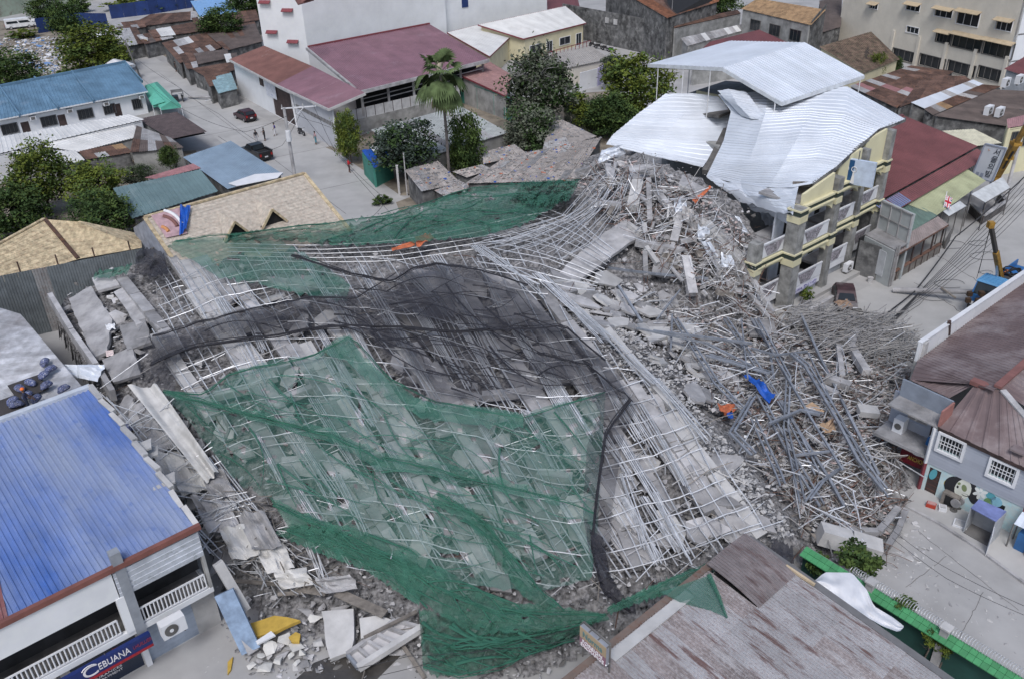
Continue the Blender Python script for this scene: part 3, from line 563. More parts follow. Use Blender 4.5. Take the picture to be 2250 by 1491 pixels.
for i, (a, b) in enumerate(BY):
    d = (b - a).normalized(); L = (b - a).length; n = V(d.y, -d.x, 0)
    if n.dot(DB) < 0: n = -n
    wall(yb, a - n * .25, b - n * .25, 0, 1.05, M('grey_blue_wall', (.36, .38, .41), .85, var=.1, rnd=.05, dust=.2), BYc, nm='base_wall')
    for lv, z in enumerate((1.5, 5.1)):
        if lv == 0: MB().hexa([a + Z * 1.0, b + Z * 1.0, b + Z * 1.0 - n * .2, a + Z * 1.0 - n * .2], [a + Z * 1.56, b + Z * 1.56, b + Z * 1.56 - n * .2, a + Z * 1.56 - n * .2]).build('white_panel', white_p, yb)
        p = MB().hexa([a + Z * (z + .12) + n * .03, b + Z * (z + .12) + n * .03, b + Z * (z + .12) - n * .1, a + Z * (z + .12) - n * .1], [a + Z * (z + 1.15) + n * .03, b + Z * (z + 1.15) + n * .03, b + Z * (z + 1.15) - n * .1, a + Z * (z + 1.15) - n * .1]).build('balcony_panel', white_p, yb)
        f = lambda u, zz: a + d * L * u + Z * (z + zz) + n * .045
        MB().prism([f(.16, 1.08), f(.30, .2), f(.62, .2), f(.80, 1.08)], n * .01).build('printed_poster', m_photo, p)
        MB().beam(a + Z * (z + 1.22) + n * .02, b + Z * (z + 1.22) + n * .02, .12, .1).build('rail', white_p, yb)
    for zb_, first in ((3.75, 0), (7.25, 1))[:1 if i == 0 else 2]:
        # arched beam, green band, mouldings
        N = 10; pts = []
        for k in range(N + 1):
            u = k / N; pts.append((a + d * L * u, zb_ + .55 * (1 - (2 * u - 1) ** 4)))
        mb = MB(); 
        for (p, z0), (q, z1) in zip(pts, pts[1:]): mb.hexa([XY(p + n * .08, z0), XY(q + n * .08, z1), XY(q - n * .25, z1), XY(p - n * .25, z0)], [XY(p + n * .08, zb_ + .8), XY(q + n * .08, zb_ + .8), XY(q - n * .25, zb_ + .8), XY(p - n * .25, zb_ + .8)])
        mb.build('arch_beam', m_yel, yb)
        MB().beam(a + Z * (zb_ + .83), b + Z * (zb_ + .83), .5, .08).build('moulding', m_yel, yb)
        MB().beam(a + Z * (zb_ + 1.03) - n * .08, b + Z * (zb_ + 1.03) - n * .08, .3, .32).build('green_band', m_grn, yb)
        MB().beam(a + Z * (zb_ + 1.27) - n * .05, b + Z * (zb_ + 1.27) - n * .05, .45, .15).build('moulding', m_yel, yb)
    if i: wall(yb, a - n * .12, b - n * .12, 8.6, (9.0, 9.4, 10.4, 10.9)[i], m_yel, BYc, nm='top_wall', zt=(9.2, 10.1, 10.8, 11.2)[i], th=.2)
    # balcony floor, back wall with door
    for zf in (1.3, 4.9, 8.4)[:2 if i == 0 else 3]: MB().hexa([a + Z * zf - n * .26, b + Z * zf - n * .26, b + Z * zf - n * 4, a + Z * zf - n * 4], [a + Z * (zf + .2) - n * .26, b + Z * (zf + .2) - n * .26, b + Z * (zf + .2) - n * 4, a + Z * (zf + .2) - n * 4]).build('floor_slab', conc, yb)
    wall(yb, a - n * 2.2, b - n * 2.2, 1.5, 8.4 if i else 4.9, M('pale_blue_wall', (.62, .65, .70), .8, rnd=.03), BYc, [(L * .32, L * .32 + .85, 1.52, 3.5), (L * .32, L * .32 + .85, 5.12, 7.1)], nm='back_wall')
    for z in (1.52, 5.12)[:2 if i else 1]: MB().box(a - n * 2.3 + d * (L * .32 + .42) + Z * (z + 1), .85, .04, 2, (d, n, Z)).build('door', dark, yb)
cols = [((1645, 668), .8, 0), ((1727, 645), 1.0, 0), ((1806, 598), .75, 9.6), ((1860, 557), .65, 10.6), ((1912, 521), .65, 11.2)]
for (px, sz, top), z1 in zip(cols, (6.6, 8.6, 9.6, 10.6, 11.1)):
    c = XY(P(*px, 1.5), 0)
    cm = MB().box(c + Z * z1 / 2, sz, sz, z1, (DA, DB, Z)).build('column', m_colm, yb)
    for zb_ in (3.75, 7.25):
        if zb_ + 1 > z1: continue
        MB().box(c + Z * (zb_ + .55), sz + .1, sz + .1, .5, (DA, DB, Z)).build('capital', m_yel, cm); MB().box(c + Z * (zb_ + 1.03), sz + .08, sz + .08, .3, (DA, DB, Z)).build('green_band', m_grn, cm); MB().box(c + Z * (zb_ + 1.28), sz + .2, sz + .2, .12, (DA, DB, Z)).build('moulding', m_yel, cm)
# body behind
q = [BY[2][0] - DB * 4.2, BY[3][1] - DB * 4.2 + DA * .6, BY[3][1] - DB * 24 + DA * .6, BY[2][0] - DB * 20 + DA * 4]
MB().hexa([XY(p, 0) for p in q], [XY(p, 8.2) for p in q]).build('rear_block', m_greyw, yb)
wall(yb, BY[3][1] + DA * .5 - DB * .4, BY[3][1] + DA * .5 - DB * 20, 0, 10.8, m_yel, BYc, nm='side_wall')
MB().box(BY[1][0] + DA * 1.8 + DB * .16 + Z * 1.28, 3.2, .03, .4, (DA, DB, Z)).build('banner_print', M('purple_print', (.62, .62, .72), .7, var=.1, sc=3, rust=.5, rcol=(.08, .06, .28), rsc=5, rnd=0), yb)
# porch
pq = [P(1600, 720), P(1660, 712), P(1730, 690), P(1905, 596), P(1890, 575), P(1720, 660), P(1650, 690)]
MB().prism([XY(p, 0) for p in pq], V(0, 0, .32)).build('porch', m_road, yb)
MB().beam(P(1745, 705, .3), P(1830, 655, .3), .3, .5).build('porch_step', conc, yb)
# sheet-metal roofs, bent: grid of (px,py,z); ribs follow the rows
def bent(par, rows, mat, w=.85, pitch=.42, h=.05, nm='roof_sheet', sub=6, wav=.06, seed=0):
    G = [PL(r) for r in rows]; nc = len(G[0]); nr = len(G)
    def at(u, v):
        x = u * (nc - 1); y = v * (nr - 1); i = min(nc - 2, int(x)); j = min(nr - 2, int(y)); fx = x - i; fy = y - j
        fx2 = fx; fy2 = fy * fy * (3 - 2 * fy) * .35 + fy * .65
        p = lerp(lerp(G[j][i], G[j][i + 1], fx2), lerp(G[j + 1][i], G[j + 1][i + 1], fx2), fy2)
        return p + Z * (wav * noise.noise(Vector((u * 7 + seed, v * 5, 0))))
    Lr = sum((at(.5, (k + 1) / 20) - at(.5, k / 20)).length for k in range(20)); n = max(2, round(Lr / w))
    ribs = max(1, round(w / pitch))
    for k in range(n):
        prof = []
        for r_ in range(ribs): prof += [((r_ + t) / ribs, hh * h) for t, hh in ((0, 0), (.7, 0), (.78, 1), (.92, 1))]
        prof.append((1, 0)); g = []
        for t, hh in prof:
            v = (k + t) / n; g.append([at(c / (sub * (nc - 1)), v) + Z * (hh + (k % 2) * .006) for c in range(sub * (nc - 1) + 1)])
        MB().grid(g).build(nm, mat, par)
t = yb
UA, UB, UC, UD = P(1589, 149, 14.6), P(1768, 94, 14.6), P(1899, 166, 13.0), P(1718, 225, 13.0)
U0, U1 = P(1424, 141, 13.0), P(1603, 90, 13.0)
sheets(t, UA, UB, UC, UD, m_silver, w=.9, pitch=.45, h=.05); sheets(t, U1, UB, UA, U0, m_silver, w=1.6, pitch=.5, h=.035)
for a, b in ((UA, UD), (UD, UC), (U0, UA)): MB().beam(a - Z * .15, b - Z * .15, .12, .32).build('fascia', M('white_gutter', (.6, .63, .66), .5, rnd=.04), t)
MB().hexa([p - Z * .35 for p in (UA, UB, UC, UD)], [p - Z * .3 for p in (UA, UB, UC, UD)]).build('soffit', M('timber_soffit', (.14, .11, .08), .9), t)
MB().hexa([p - Z * .35 for p in (U0, U1, UB, UA)], [p - Z * .3 for p in (U0, U1, UB, UA)]).build('soffit', M('timber_soffit', (.14, .11, .08), .9), t)
for q in (lerp(UA, UD, .9), lerp(UD, UC, .5), UC - DA * .6, lerp(U0, UA, .15), lerp(U0, UA, .5), lerp(U0, UA, .85), lerp(U0, U1, .5)):
    MB().beam(XY(q, 6), XY(q, q.z - .3), .08, .08).build('post', white_p, t)
MB().beam(XY(lerp(U0, UA, .15), 9.9), XY(lerp(U0, UA, .85), 9.9), .06, .06).beam(XY(lerp(U0, UA, .15), 9.2), XY(lerp(U0, UA, .85), 9.2), .06, .06).build('rail', galv, t)
rd = [p - Z * 4.5 for p in (U0, U1, UB, UA)]; MB().hexa(rd, [p + Z * .25 for p in rd]).build('roof_deck', conc_d, t)
bent(t, [[(1578, 208, 12.2), (1690, 200, 12.7), (1790, 190, 12.8), (1862, 190, 12.6), (1989, 262, 11.5)],
         [(1606, 245, 11.3), (1680, 254, 11.9), (1780, 248, 12.1), (1856, 256, 11.9), (1932, 284, 11.3)],
         [(1590, 310, 9.7), (1660, 316, 10.5), (1750, 310, 11.2), (1822, 305, 11.3), (1886, 322, 11.0)],
         [(1566, 360, 8.5), (1640, 368, 9.1), (1718, 364, 10.0), (1785, 358, 10.4), (1838, 366, 10.4)],
         [(1552, 388, 7.6), (1625, 404, 7.9), (1690, 414, 8.6), (1740, 412, 9.3), (1787, 403, 9.9)]], m_silver, seed=1, wav=.12)
bent(t, [[(1552, 388, 7.6), (1625, 404, 7.9), (1690, 414, 8.6), (1755, 408, 9.5)],
         [(1585, 415, 7.3), (1640, 428, 7.6), (1690, 440, 8.2), (1748, 440, 9.0)],
         [(1635, 446, 6.9), (1665, 454, 7.2), (1705, 466, 7.7), (1742, 474, 8.3)]], m_silver, seed=3, wav=.3)
bent(t, [[(1462, 206, 11.2), (1520, 205, 11.3), (1576, 212, 11.2)], [(1400, 252, 9.8), (1500, 255, 9.9), (1611, 252, 9.9)],
         [(1345, 298, 8.4), (1450, 305, 8.4), (1582, 310, 8.2)], [(1332, 318, 7.8), (1440, 345, 7.2), (1544, 368, 6.9)]], m_silver, seed=4, wav=.12)
bent(t, [[(1576, 200, 12.6), (1600, 196, 12.9), (1640, 202, 12.9)], [(1600, 225, 12.0), (1622, 232, 12.2), (1668, 240, 12.1)], [(1628, 254, 11.4), (1650, 262, 11.5), (1690, 268, 11.6)]], m_silver, seed=5, wav=.1)
for a, b in (((1615, 252, 9.5), (1548, 378, 6.8)), ((1623, 256, 9.6), (1560, 380, 6.9))):
    pts = [P(*[x + (y - x) * k / 6 for x, y in zip(a, b)]) + V(0, 0, .15 * math.sin(k)) for k in range(7)]
    for p, q in zip(pts, pts[1:]): MB().beam(p, q, .45, .5).build('exposed_beam', conc_d, t)
# right side roof trims + gable
for a, b in (((1989, 263, 11.35), (1932, 286, 11.15)), ((1932, 286, 11.15), (1886, 324, 10.85)), ((1886, 324, 10.85), (1838, 368, 10.25)), ((1838, 368, 10.25), (1787, 405, 9.75))):
    MB().beam(P(*a), P(*b), .14, .35).build('fascia', m_darkw, t)
MB().beam(P(1787, 405, 9.6), P(1742, 405, 9.4), .12, .4).build('broken_rafter', wood_d, t)
MB().hexa([P(1745, 412, 8.9), P(1784, 412, 9.0), P(1775, 440, 8.2), P(1748, 445, 8.0)], [P(1745, 404, 9.1), P(1784, 404, 9.2), P(1775, 432, 8.4), P(1748, 437, 8.2)]).build('gable_stub', wood_d, t)
# torn sheets hanging at the collapsed end
def crumple(label, pts, mat, amp=.35, n=7, name='torn_roof_sheet', cat='roof sheet', seed=0, par=None, th=.05, ribs=True):
    """bent loose sheet: four corners (px,py,z)"""
    A, B, C, D = map(g3, pts); G = []
    nr = (B - A).cross(D - A).normalized(); m_ = n * 2
    for r in range(n + 1):
        row = []
        for c in range(m_ + 1):
            u, v = c / m_, r / n; p = lerp(lerp(A, B, u), lerp(D, C, u), v)
            row.append(p + nr * (amp * noise.noise(Vector((u * 3.1 + seed, v * 3.1, seed * .7))) + (.035 * (c % 2) if ribs else 0)))
        G.append(row)
    mb = MB().grid(G)
    return mb.build(name, mat, par, label=label if par is None else None, cat=cat if par is None else None)
bent(t, [[(1640, 446, 6.9), (1680, 456, 7.3), (1740, 470, 8.2)], [(1650, 462, 6.2), (1690, 470, 6.6), (1738, 494, 7.2)]], m_silver, seed=6, wav=.3, nm='torn_eave_sheet')
for i, (pts, lb) in enumerate(([((1655, 450, 6.2), (1690, 455, 6.3), (1705, 500, 4.2), (1682, 495, 4.3)), 'crumpled silver sheet draped over the broken column top'],
                       [((1640, 505, 5.0), (1662, 520, 5.0), (1682, 560, 3.6), (1660, 570, 3.4)), 'bent silver sheet dangling beside the lower balcony'],
                       [((1538, 530, 6.6), (1560, 532, 6.6), (1622, 640, 3.0), (1600, 638, 3.0)), 'long white bent metal sheet sliding down the rubble'],
                       [((1600, 470, 6.6), (1625, 478, 6.5), (1672, 560, 4.4), (1640, 570, 4.3)), 'wrinkled pale sheet hanging from the collapsed roof end'],
                       [((1322, 330, 7.7), (1368, 318, 7.9), (1376, 338, 7.0), (1312, 360, 6.8)), 'curled silver roof sheet at the far edge of the white roof'],
                       [((1505, 482, 7.2), (1530, 480, 7.2), (1556, 520, 6.4), (1540, 530, 6.2)), 'small folded white sheet caught between concrete columns'])):
    crumple(lb, pts, m_silver, .5, seed=i * 3.3)
# hanging sign cabinet on the facade
so_ = P(1880, 380, 9.4); t2 = thing('sign_cabinet', 'blue and white sign cabinet hanging under the yellow block eave', 'sign', so_)
sA = [P(1845, 372, 9.6), P(1905, 365, 9.9), P(1903, 402, 8.6), P(1888, 396, 8.4), P(1845, 380, 9.0)]
b0_ = P(1844, 380, 9.0); cabX = (P(1904, 402, 8.6) - b0_); cabX.z = 0; cabX.normalize()
c_ = b0_ + cabX * 1.3 + Z * .3
MB().box(c_, 2.8, .3, 2.0, (cabX, cabX.cross(Z), Z)).build('box', M('pale_blue_sign', (.5, .58, .70), .5, rnd=0), t2)
cn = cabX.cross(Z); cn = cn if cn.dot(V(0, -1, 0)) > 0 else -cn
MB().box(c_ - cabX * .8 + cn * .17, 1.2, .03, 1.9, (cabX, cn, Z)).build('blue_panel', M('sign_blue', (.01, .07, .19), .5, rnd=0), t2)
for rr, off_ in ((.28, -.85), (.2, -.15)):
    ring = [c_ + cabX * off_ + cn * .2 + (cabX * math.cos(k * .4189) + Z * math.sin(k * .4189)) * rr + Z * .25 for k in range(16)]
    MB().tube(ring, .035, 4).build('emblem_ring', white_p, t2)
MB().prism([c_ + cabX * (-.3) + cn * .2 - Z * .9, c_ + cabX * .0 + cn * .2 - Z * .9, c_ + cabX * (-.1) + cn * .2 + Z * .1, c_ + cabX * (-.2) + cn * .2 + Z * .1], cn * .02).build('emblem_figure', white_p, t2)
MB().beam(c_ + Z * 1.0, c_ + Z * 1.7, .06, .06).build('bracket', conc_d, t2)
# ------------------------------------------------------------------ grey gate walls beside the yellow block
t = thing('concrete_screen', 'tall grey concrete panel screen next to the yellow block', 'wall', P(1945, 620))
gp = M('panel_grey', (.36, .385, .39), .85, var=.1, sc=.8, rnd=.05, dust=.3)
w0 = P(1886, 594); w1 = P(1950, 630); wd_ = (w1 - w0).normalized()
MB().beam(w0 + Z * 1.6, w1 + Z * 1.6, .2, 3.2).build('lower_panel', gp, t)
x0 = w0 + DA * 2.0; x1 = x0 + (w1 - w0) * 1.02
MB().beam(x0 + Z * 2.9, x1 + Z * 2.9, .2, 5.8).build('upper_panel', gp, t)
nn = V(wd_.y, -wd_.x, 0); nn = nn if nn.y < 0 else -nn
for k in range(4): q = lerp(x0, x1, .02 + k * .32) + nn * .14; MB().beam(q + Z * 3.3, q + Z * 5.75, .1, .08).build('rib', conc, t)
for zz in (3.3, 4.5, 5.7): MB().beam(x0 + nn * .14 + Z * zz, x1 + nn * .14 + Z * zz, .08, .1).build('rib', conc, t)
MB().hexa([w0 + Z * 3.2, w1 + Z * 3.2, x1 + Z * 3.2, x0 + Z * 3.2], [w0 + Z * 3.32, w1 + Z * 3.32, x1 + Z * 3.32, x0 + Z * 3.32]).build('ledge', conc, t)
MB().beam(lerp(w0, w1, .35) + nn * .12 + Z * 1.7, lerp(w0, w1, .8) + nn * .12 + Z * 1.7, .06, 2.2).build('shutter_panel', M('panel_pale', (.44, .46, .48), .8, rnd=.03), t)
for k in range(3): MB().beam(w1 + DA * .25 * k + Z * .05 + wd_ * .12, w1 + DA * .25 * k + Z * 3.6 + wd_ * .12, .1, .1).build('gate_bar', m_galvold, t)
# ------------------------------------------------------------------ maroon-roofed hall and bar
mA, mB = P(1925, 446, 4.9), P(2148, 322, 4.9)
t = thing('hall', 'long hall with maroon corrugated roof and dark slatted street side', 'building', P(2050, 400))
hd = (mB - mA); hd.z = 0; hl_ = hd.length; hd.normalize(); hb = V(-hd.y, hd.x, 0); hb = hb if hb.dot(DB) < 0 else -hb
rgA = mA + hb * 8 + Z * 1.6; rgB = mB + hb * 8 + Z * 1.6
sheets(t, rgA, rgB, mB, mA, m_maroon, w=1.0, pitch=.33, h=.045)
bk = [rgB + hb * 7 - Z * 1.5, rgA + hb * 7 - Z * 1.5]
sheets(t, rgA, rgB, bk[0], bk[1], m_maroon, w=1.0, pitch=.33, h=.045)
MB().beam(rgA + Z * .06, rgB + Z * .06, .3, .12).build('ridge_cap', m_maroon, t)
sheets(t, mA - Z * .25, mB - Z * .25, mB - Z * .75 - hb * 1.3, mA - Z * .75 - hb * 1.3, m_maroon, w=1.0, pitch=.33, nm='lower_roof_sheet')
sheets(t, mA - Z * .25 + hd * .05, lerp(mA, mB, .2) - Z * .25, lerp(mA, mB, .2) - Z * .70 - hb * 1.25, mA - Z * .70 - hb * 1.25 + hd * .05, M('blue_patch', (.13, .2, .36), .6, rnd=.05), w=1.0, pitch=.33, nm='blue_roof_sheet')
wall(t, mA + hb * .3, mB + hb * .3, 0, 4.5, m_darkw, mA + hb * 5)
for k in range(46): q = lerp(mA, mB, (k + .5) / 46) - hb * .9; MB().beam(XY(q, 1.8), XY(q, 3.9), .12, .05, up=hb).build('slat', M('slate_slat', (.06, .065, .07), .8, rnd=.4), t)
wall(t, mA + hb * .3, mA + hb * 14, 0, 4.6, m_darkw, mA + hb * 5 + hd * 5); wall(t, mB + hb * .3, mB + hb * 14, 0, 4.6, m_darkw, mA + hb * 5 + hd * 5)
# bar with green-yellow roof
m_lime = M('yellow_green_roof', (.36, .38, .24), .7, .05, var=.15, sc=.6, rnd=.06, dust=.25, dcol=(.36, .36, .3))
m_dkgr = M('dark_green_roof', (.12, .18, .15), .7, .05, var=.15, rnd=.06, dust=.25)
t = thing('bar', 'open-fronted street bar with yellow-green, dark green and brown roof strips', 'bar', P(2030, 540))
sheets(t, P(1984, 446, 4.0), P(2124, 372, 4.0), P(2166, 398, 3.3), P(2058, 474, 3.3), m_lime, w=.8, pitch=.27)
sheets(t, P(1980, 452, 3.9), P(2000, 442, 3.9), P(2060, 474, 3.3), P(1984, 522, 3.2), m_dkgr, w=.8, pitch=.27)
bA, bB, bC, bD = P(1976, 524, 3.3), P(2060, 476, 3.3), P(2084, 494, 2.8), P(1972, 560, 2.8)
sheets(t, bA, bB, bC, bD, M('brown_grey_roof', (.25, .21, .2), .7, rnd=.08, var=.12), w=.8, pitch=.25)
s0_, s1_ = XY(bD, 0) - DB * .3, XY(bC, 0) - DB * .3; 
MB().beam(s0_ + Z * .45, s1_ + Z * .45, .12, .9).build('counter', wood_d, t)
for k in range(9): q = lerp(s0_, s1_, k / 8); MB().beam(q + DB * .08, q + DB * .08 + Z * .85, .06, .06).build('counter_post', m_wood, t)
for k in range(6): q = lerp(s0_, s1_, k / 5); MB().beam(q, q + Z * 2.85, .1, .1).build('post', m_wood, t)
MB().beam(s0_ + Z * .93, s1_ + Z * .93, .3, .06).build('counter_top', m_rusty, t)
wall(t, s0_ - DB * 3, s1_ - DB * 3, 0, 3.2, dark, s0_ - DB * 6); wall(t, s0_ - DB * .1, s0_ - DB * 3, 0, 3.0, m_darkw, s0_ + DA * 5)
MB().beam(bD - Z * .05, bC - Z * .05, .08, .14).build('gutter', m_rusty, t)
s2_ = P(2090, 500); 
MB().beam(s1_ + DA * 1.2 + Z * .6, s1_ + DA * 3.2 - DB * .5 + Z * .6, .1, 1.2).build('side_screen', conc_d, t)
for (A, B, C, D, lb) in (((2134, 427, 3.2), (2203, 389, 3.2), (2220, 414, 2.7), (2166, 446, 2.7), 'large square grey awning over the fenced terrace'), ((2071, 464, 3.2), (2109, 442, 3.2), (2124, 454, 2.8), (2086, 476, 2.8), 'small curved white awning beside the flag')):
    A, B, C, D = map(lambda p: P(*p), (A, B, C, D)); t2 = thing('awning', lb, 'awning', XY((A + C) / 2, 0))
    sheets(t2, A, B, C, D, M('pale_awning', (.5, .52, .53), .7, rnd=.03), w=1.6, pitch=0, nm='canopy_sheet')
    for p in (A, B, C, D): MB().beam(XY(p, 0), p - Z * .03, .07, .07).build('post', conc_d, t2)
    MB().beam(C, D, .06, .08).build('edge_rail', conc_d, t2)
t = thing('terrace_fence', 'low grey terrace fence with wide flat top and vertical bars', 'fence', P(2160, 490))
fp = [P(2128, 468, 0), P(2156, 494, 0), P(2206, 462, 0), P(2190, 440, 0)]
for a, b in zip(fp, fp[1:]):
    MB().beam(a + Z * .95, b + Z * .95, .35, .12).build('top_rail', conc, t)
    n = int((b - a).length / .3)
    for k in range(n): q = lerp(a, b, k / n); MB().beam(q, q + Z * .9, .06, .06).build('bar', m_wood, t)
    MB().beam(a + Z * .45, b + Z * .45, .05, .85).build('backing', conc_d, t)
# flag
t = thing('flag', 'small Union flag on a leaning pole at the bar roof', 'flag', P(2072, 462, 3.2))
f0_, f1_ = P(2072, 462, 3.2), P(2081, 421, 4.6); MB().tube([f0_, f1_], .03, 6).build('pole', white_p, t)
fb = M('flag_blue', (.01, .03, .16), .8, rnd=0); fr = M('flag_red', (.42, .01, .03), .8, rnd=0); fwm = M('flag_white', (.7, .7, .72), .8, rnd=0)
ax = (f1_ - f0_).normalized(); sd_ = V(.75, -.55, -.25).normalized(); o = f0_ + ax * .35; fn = ax.cross(sd_).normalized(); fn = fn if fn.y < 0 else -fn
def fq(u0, u1, v0, v1, k): return [o + ax * (1.0 * v0) + sd_ * (.55 * u0) + fn * k, o + ax * (1.0 * v0) + sd_ * (.55 * u1) + fn * k, o + ax * (1.0 * v1) + sd_ * (.55 * u1) + fn * k, o + ax * (1.0 * v1) + sd_ * (.55 * u0) + fn * k]
MB().prism(fq(0, 1, 0, 1, 0), fn * .01).build('cloth', fb, t)
for a, b in (((.0, .0), (1, 1)), ((1, .0), (0, 1))): 
    pa, pb = o + ax * a[1] + sd_ * .55 * a[0] + fn * .014, o + ax * b[1] + sd_ * .55 * b[0] + fn * .014
    MB().beam(pa, pb, .13, .006, up=fn).build('white_saltire', fwm, t); MB().beam(pa + fn * .006, pb + fn * .006, .05, .006, up=fn).build('red_saltire', fr, t)
for q, m_, k in ((fq(0, 1, .34, .66, .024), fwm, 0), (fq(.3, .7, 0, 1, .024), fwm, 0), (fq(0, 1, .4, .6, .03), fr, 0), (fq(.4, .6, 0, 1, .031), fr, 0)): MB().prism(q, fn * .006).build('cross_band', m_, t)
# Korean sign
t = thing('sign_board', 'tall grey light-box sign with dark Korean lettering by yellow crane', 'sign', P(2158, 425))
sq = P(2137, 388, 3.0), P(2181, 399, 3.0)
kx = (sq[1] - sq[0]); kw = kx.length; kx.normalize(); ky = Z; kn = kx.cross(ky); H_ = 3.4
kc = (sq[0] + sq[1]) / 2 + Z * H_ / 2
tl_ = V(.10, .06, 0)
ky = (Z + kx * .14).normalized(); kn = kx.cross(ky)
MB().box(kc + kx * .24, kw, .35, H_, (kx, kn, ky)).build('light_box', M('sign_grey', (.46, .49, .54), .5, var=.03, rnd=0), t)
fr_m = M('sign_frame', (.24, .27, .34), .5, rnd=0); fc = kc + kx * .24 + kn * .19
for s_ in (-1, 1):
    MB().beam(fc + kx * s_ * kw / 2 - ky * H_ / 2, fc + kx * s_ * kw / 2 + ky * H_ / 2, .12, .1, up=kn).build('frame', fr_m, t); MB().beam(fc + ky * s_ * H_ / 2 - kx * kw / 2, fc + ky * s_ * H_ / 2 + kx * kw / 2, .12, .1, up=kn).build('frame', fr_m, t)
ink = M('sign_ink', (.03, .035, .05), .6, rnd=0)
for i, ch in enumerate('서울의밤'): text(t, ch, fc + kx * kw * .2 + ky * (H_ * .33 - i * H_ * .215) + kn * .02, kx, ky, .72, ink, ext=.01)
text(t, 'ㄴ', fc - kx * kw * .2 + ky * H_ * .36 + kn * .02, kx, ky, .3, M('sign_orange', (.5, .2, .03), .6, rnd=0), nm='small_mark')
for k in range(2): MB().box(fc - kx * kw * (.3 - k * .22) - ky * H_ * .38 + kn * .012, .28, .02, .4, (kx, kn, ky)).build('drawn_house', fr_m, t)
for s_ in (-.8, .8): MB().beam(sq[0] * .5 + sq[1] * .5 + kx * s_ * kw / 2 - kn * .1 - Z * 3.0, (sq[0] + sq[1]) / 2 + kx * s_ * kw / 2 - kn * .1 + Z * .1, .12, .12).build('leg', fr_m, t)
# pale canopy, yellow house and the second crane's boom at the far right
shed('canopy', 'pale cream corrugated canopy between hall and yellow corner house', 'canopy', (2070, 288, 4.2), (2140, 284, 4.2), (2202, 315, 3.6), (2140, 322, 3.6), M('cream_roof', (.56, .54, .42), .8, rnd=.04, dust=.1), m_darkw, w=.9, pitch=.3)
t, K, ct = shed('house', 'small yellow corner house with rose roof and dark windows', 'house', (2212, 262, 5.8), (2330, 235, 5.8), (2335, 262, 5.2), (2214, 282, 5.2), M('rose_roof2', (.3, .17, .18), .7, rnd=.05), m_yel, over=.2)
wl = (K[3] - K[2]).length
for u in (.55, .8): pane(t, K[2], K[3], wl * u, wl * (u + .1), 3.0, 4.6, ct, conc_d, inset=-.04)
t = thing('crane_boom', 'yellow crane boom leaning behind the Korean sign', 'crane', P(2190, 420))
yel = M('crane_yellow', (.34, .19, .03), .6, var=.25, sc=2, rnd=.05, dust=.1)
c0_, c1_ = P(2192, 384, 2.0), P(2252, 282, 8.0)
c1_ = c0_ + (c1_ - c0_) * 1.3
MB().beam(c0_, lerp(c0_, c1_, .55), .55, .7).build('outer_section', yel, t); MB().beam(lerp(c0_, c1_, .5), c1_, .36, .45).build('inner_section', yel, t)
MB().beam(c0_ - Z * .2, XY(c0_, 0), .7, .7).build('base', yel, t); MB().beam(lerp(c0_, c1_, .2) - Z * .5, lerp(c0_, c1_, .5) - Z * .6, .18, .18).build('ram', black_r, t)
for k in (.53, .3): MB().box(lerp(c0_, c1_, k), .8, .8, .35, ).build('collar', yel, t)
for px, py in ((2210, 425),):
    t = thing('utility_pole', 'grey concrete pole between terrace and cable bundle', 'pole', P(px, py)); b_ = P(px, py)
    MB().tube([b_, b_ + Z * 9], .18, 10, .13).build('shaft', conc, t); MB().beam(b_ + Z * 8.4 - DB * .8, b_ + Z * 8.4 + DB * .8, .1, .1).build('cross_arm', conc_d, t)
# ------------------------------------------------------------------ blue crane truck, aligned with the street, nose to -DA
tb = M('truck_blue', (.03, .14, .36), .45, var=.12, sc=2, rnd=.04, dust=.2); tbl = M('truck_blue_light', (.10, .29, .52), .45, var=.08, rnd=.03, dust=.2)
o = XY(P(2146, 613, 2.7), 0); t = thing('crane_truck', 'blue boom truck with yellow telescopic crane and black hoses', 'truck', o + DA * 2.5)
T = lambda x, y, z: o + DA * x + DB * y + Z * z
def tbox(nm, x0, x1, y0, y1, z0, z1, mat, par=t): return MB().hexa([T(x0, y0, z0), T(x1, y0, z0), T(x1, y1, z0), T(x0, y1, z0)], [T(x0, y0, z1), T(x1, y0, z1), T(x1, y1, z1), T(x0, y1, z1)]).build(nm, mat, par)
cab = MB().hexa([T(-.35, 0, .7), T(1.5, 0, .7), T(1.5, 2.1, .7), T(-.35, 2.1, .7)], [T(-.35, 0, 1.6), T(1.5, 0, 1.6), T(1.5, 2.1, 1.6), T(-.35, 2.1, 1.6)]).hexa([T(-.35, 0, 1.6), T(1.5, 0, 1.6), T(1.5, 2.1, 1.6), T(-.35, 2.1, 1.6)], [T(.0, .08, 2.62), T(1.5, .08, 2.62), T(1.5, 2.02, 2.62), T(.0, 2.02, 2.62)]).build('cab', tb, t)
MB().hexa([T(-.1, .02, 2.62), T(1.52, .02, 2.62), T(1.52, 2.08, 2.62), T(-.1, 2.08, 2.62)], [T(0, .08, 2.74), T(1.48, .08, 2.74), T(1.48, 2.02, 2.74), T(0, 2.02, 2.74)]).build('roof', tbl, cab)
for k in range(6): tbox('roof_rib', .1, 1.45, .2 + k * .32, .26 + k * .32, 2.74, 2.78, tbl, cab)
MB().poly([T(-.34, .12, 1.66), T(-.34, 1.98, 1.66), T(-.03, 1.95, 2.55), T(-.03, .15, 2.55)]).build('windscreen', glass_d, cab)
MB().poly([T(.05, -.01, 1.66), T(1.3, -.01, 1.66), T(1.3, .06, 2.5), T(.25, .06, 2.5)]).build('side_window', glass_d, cab)
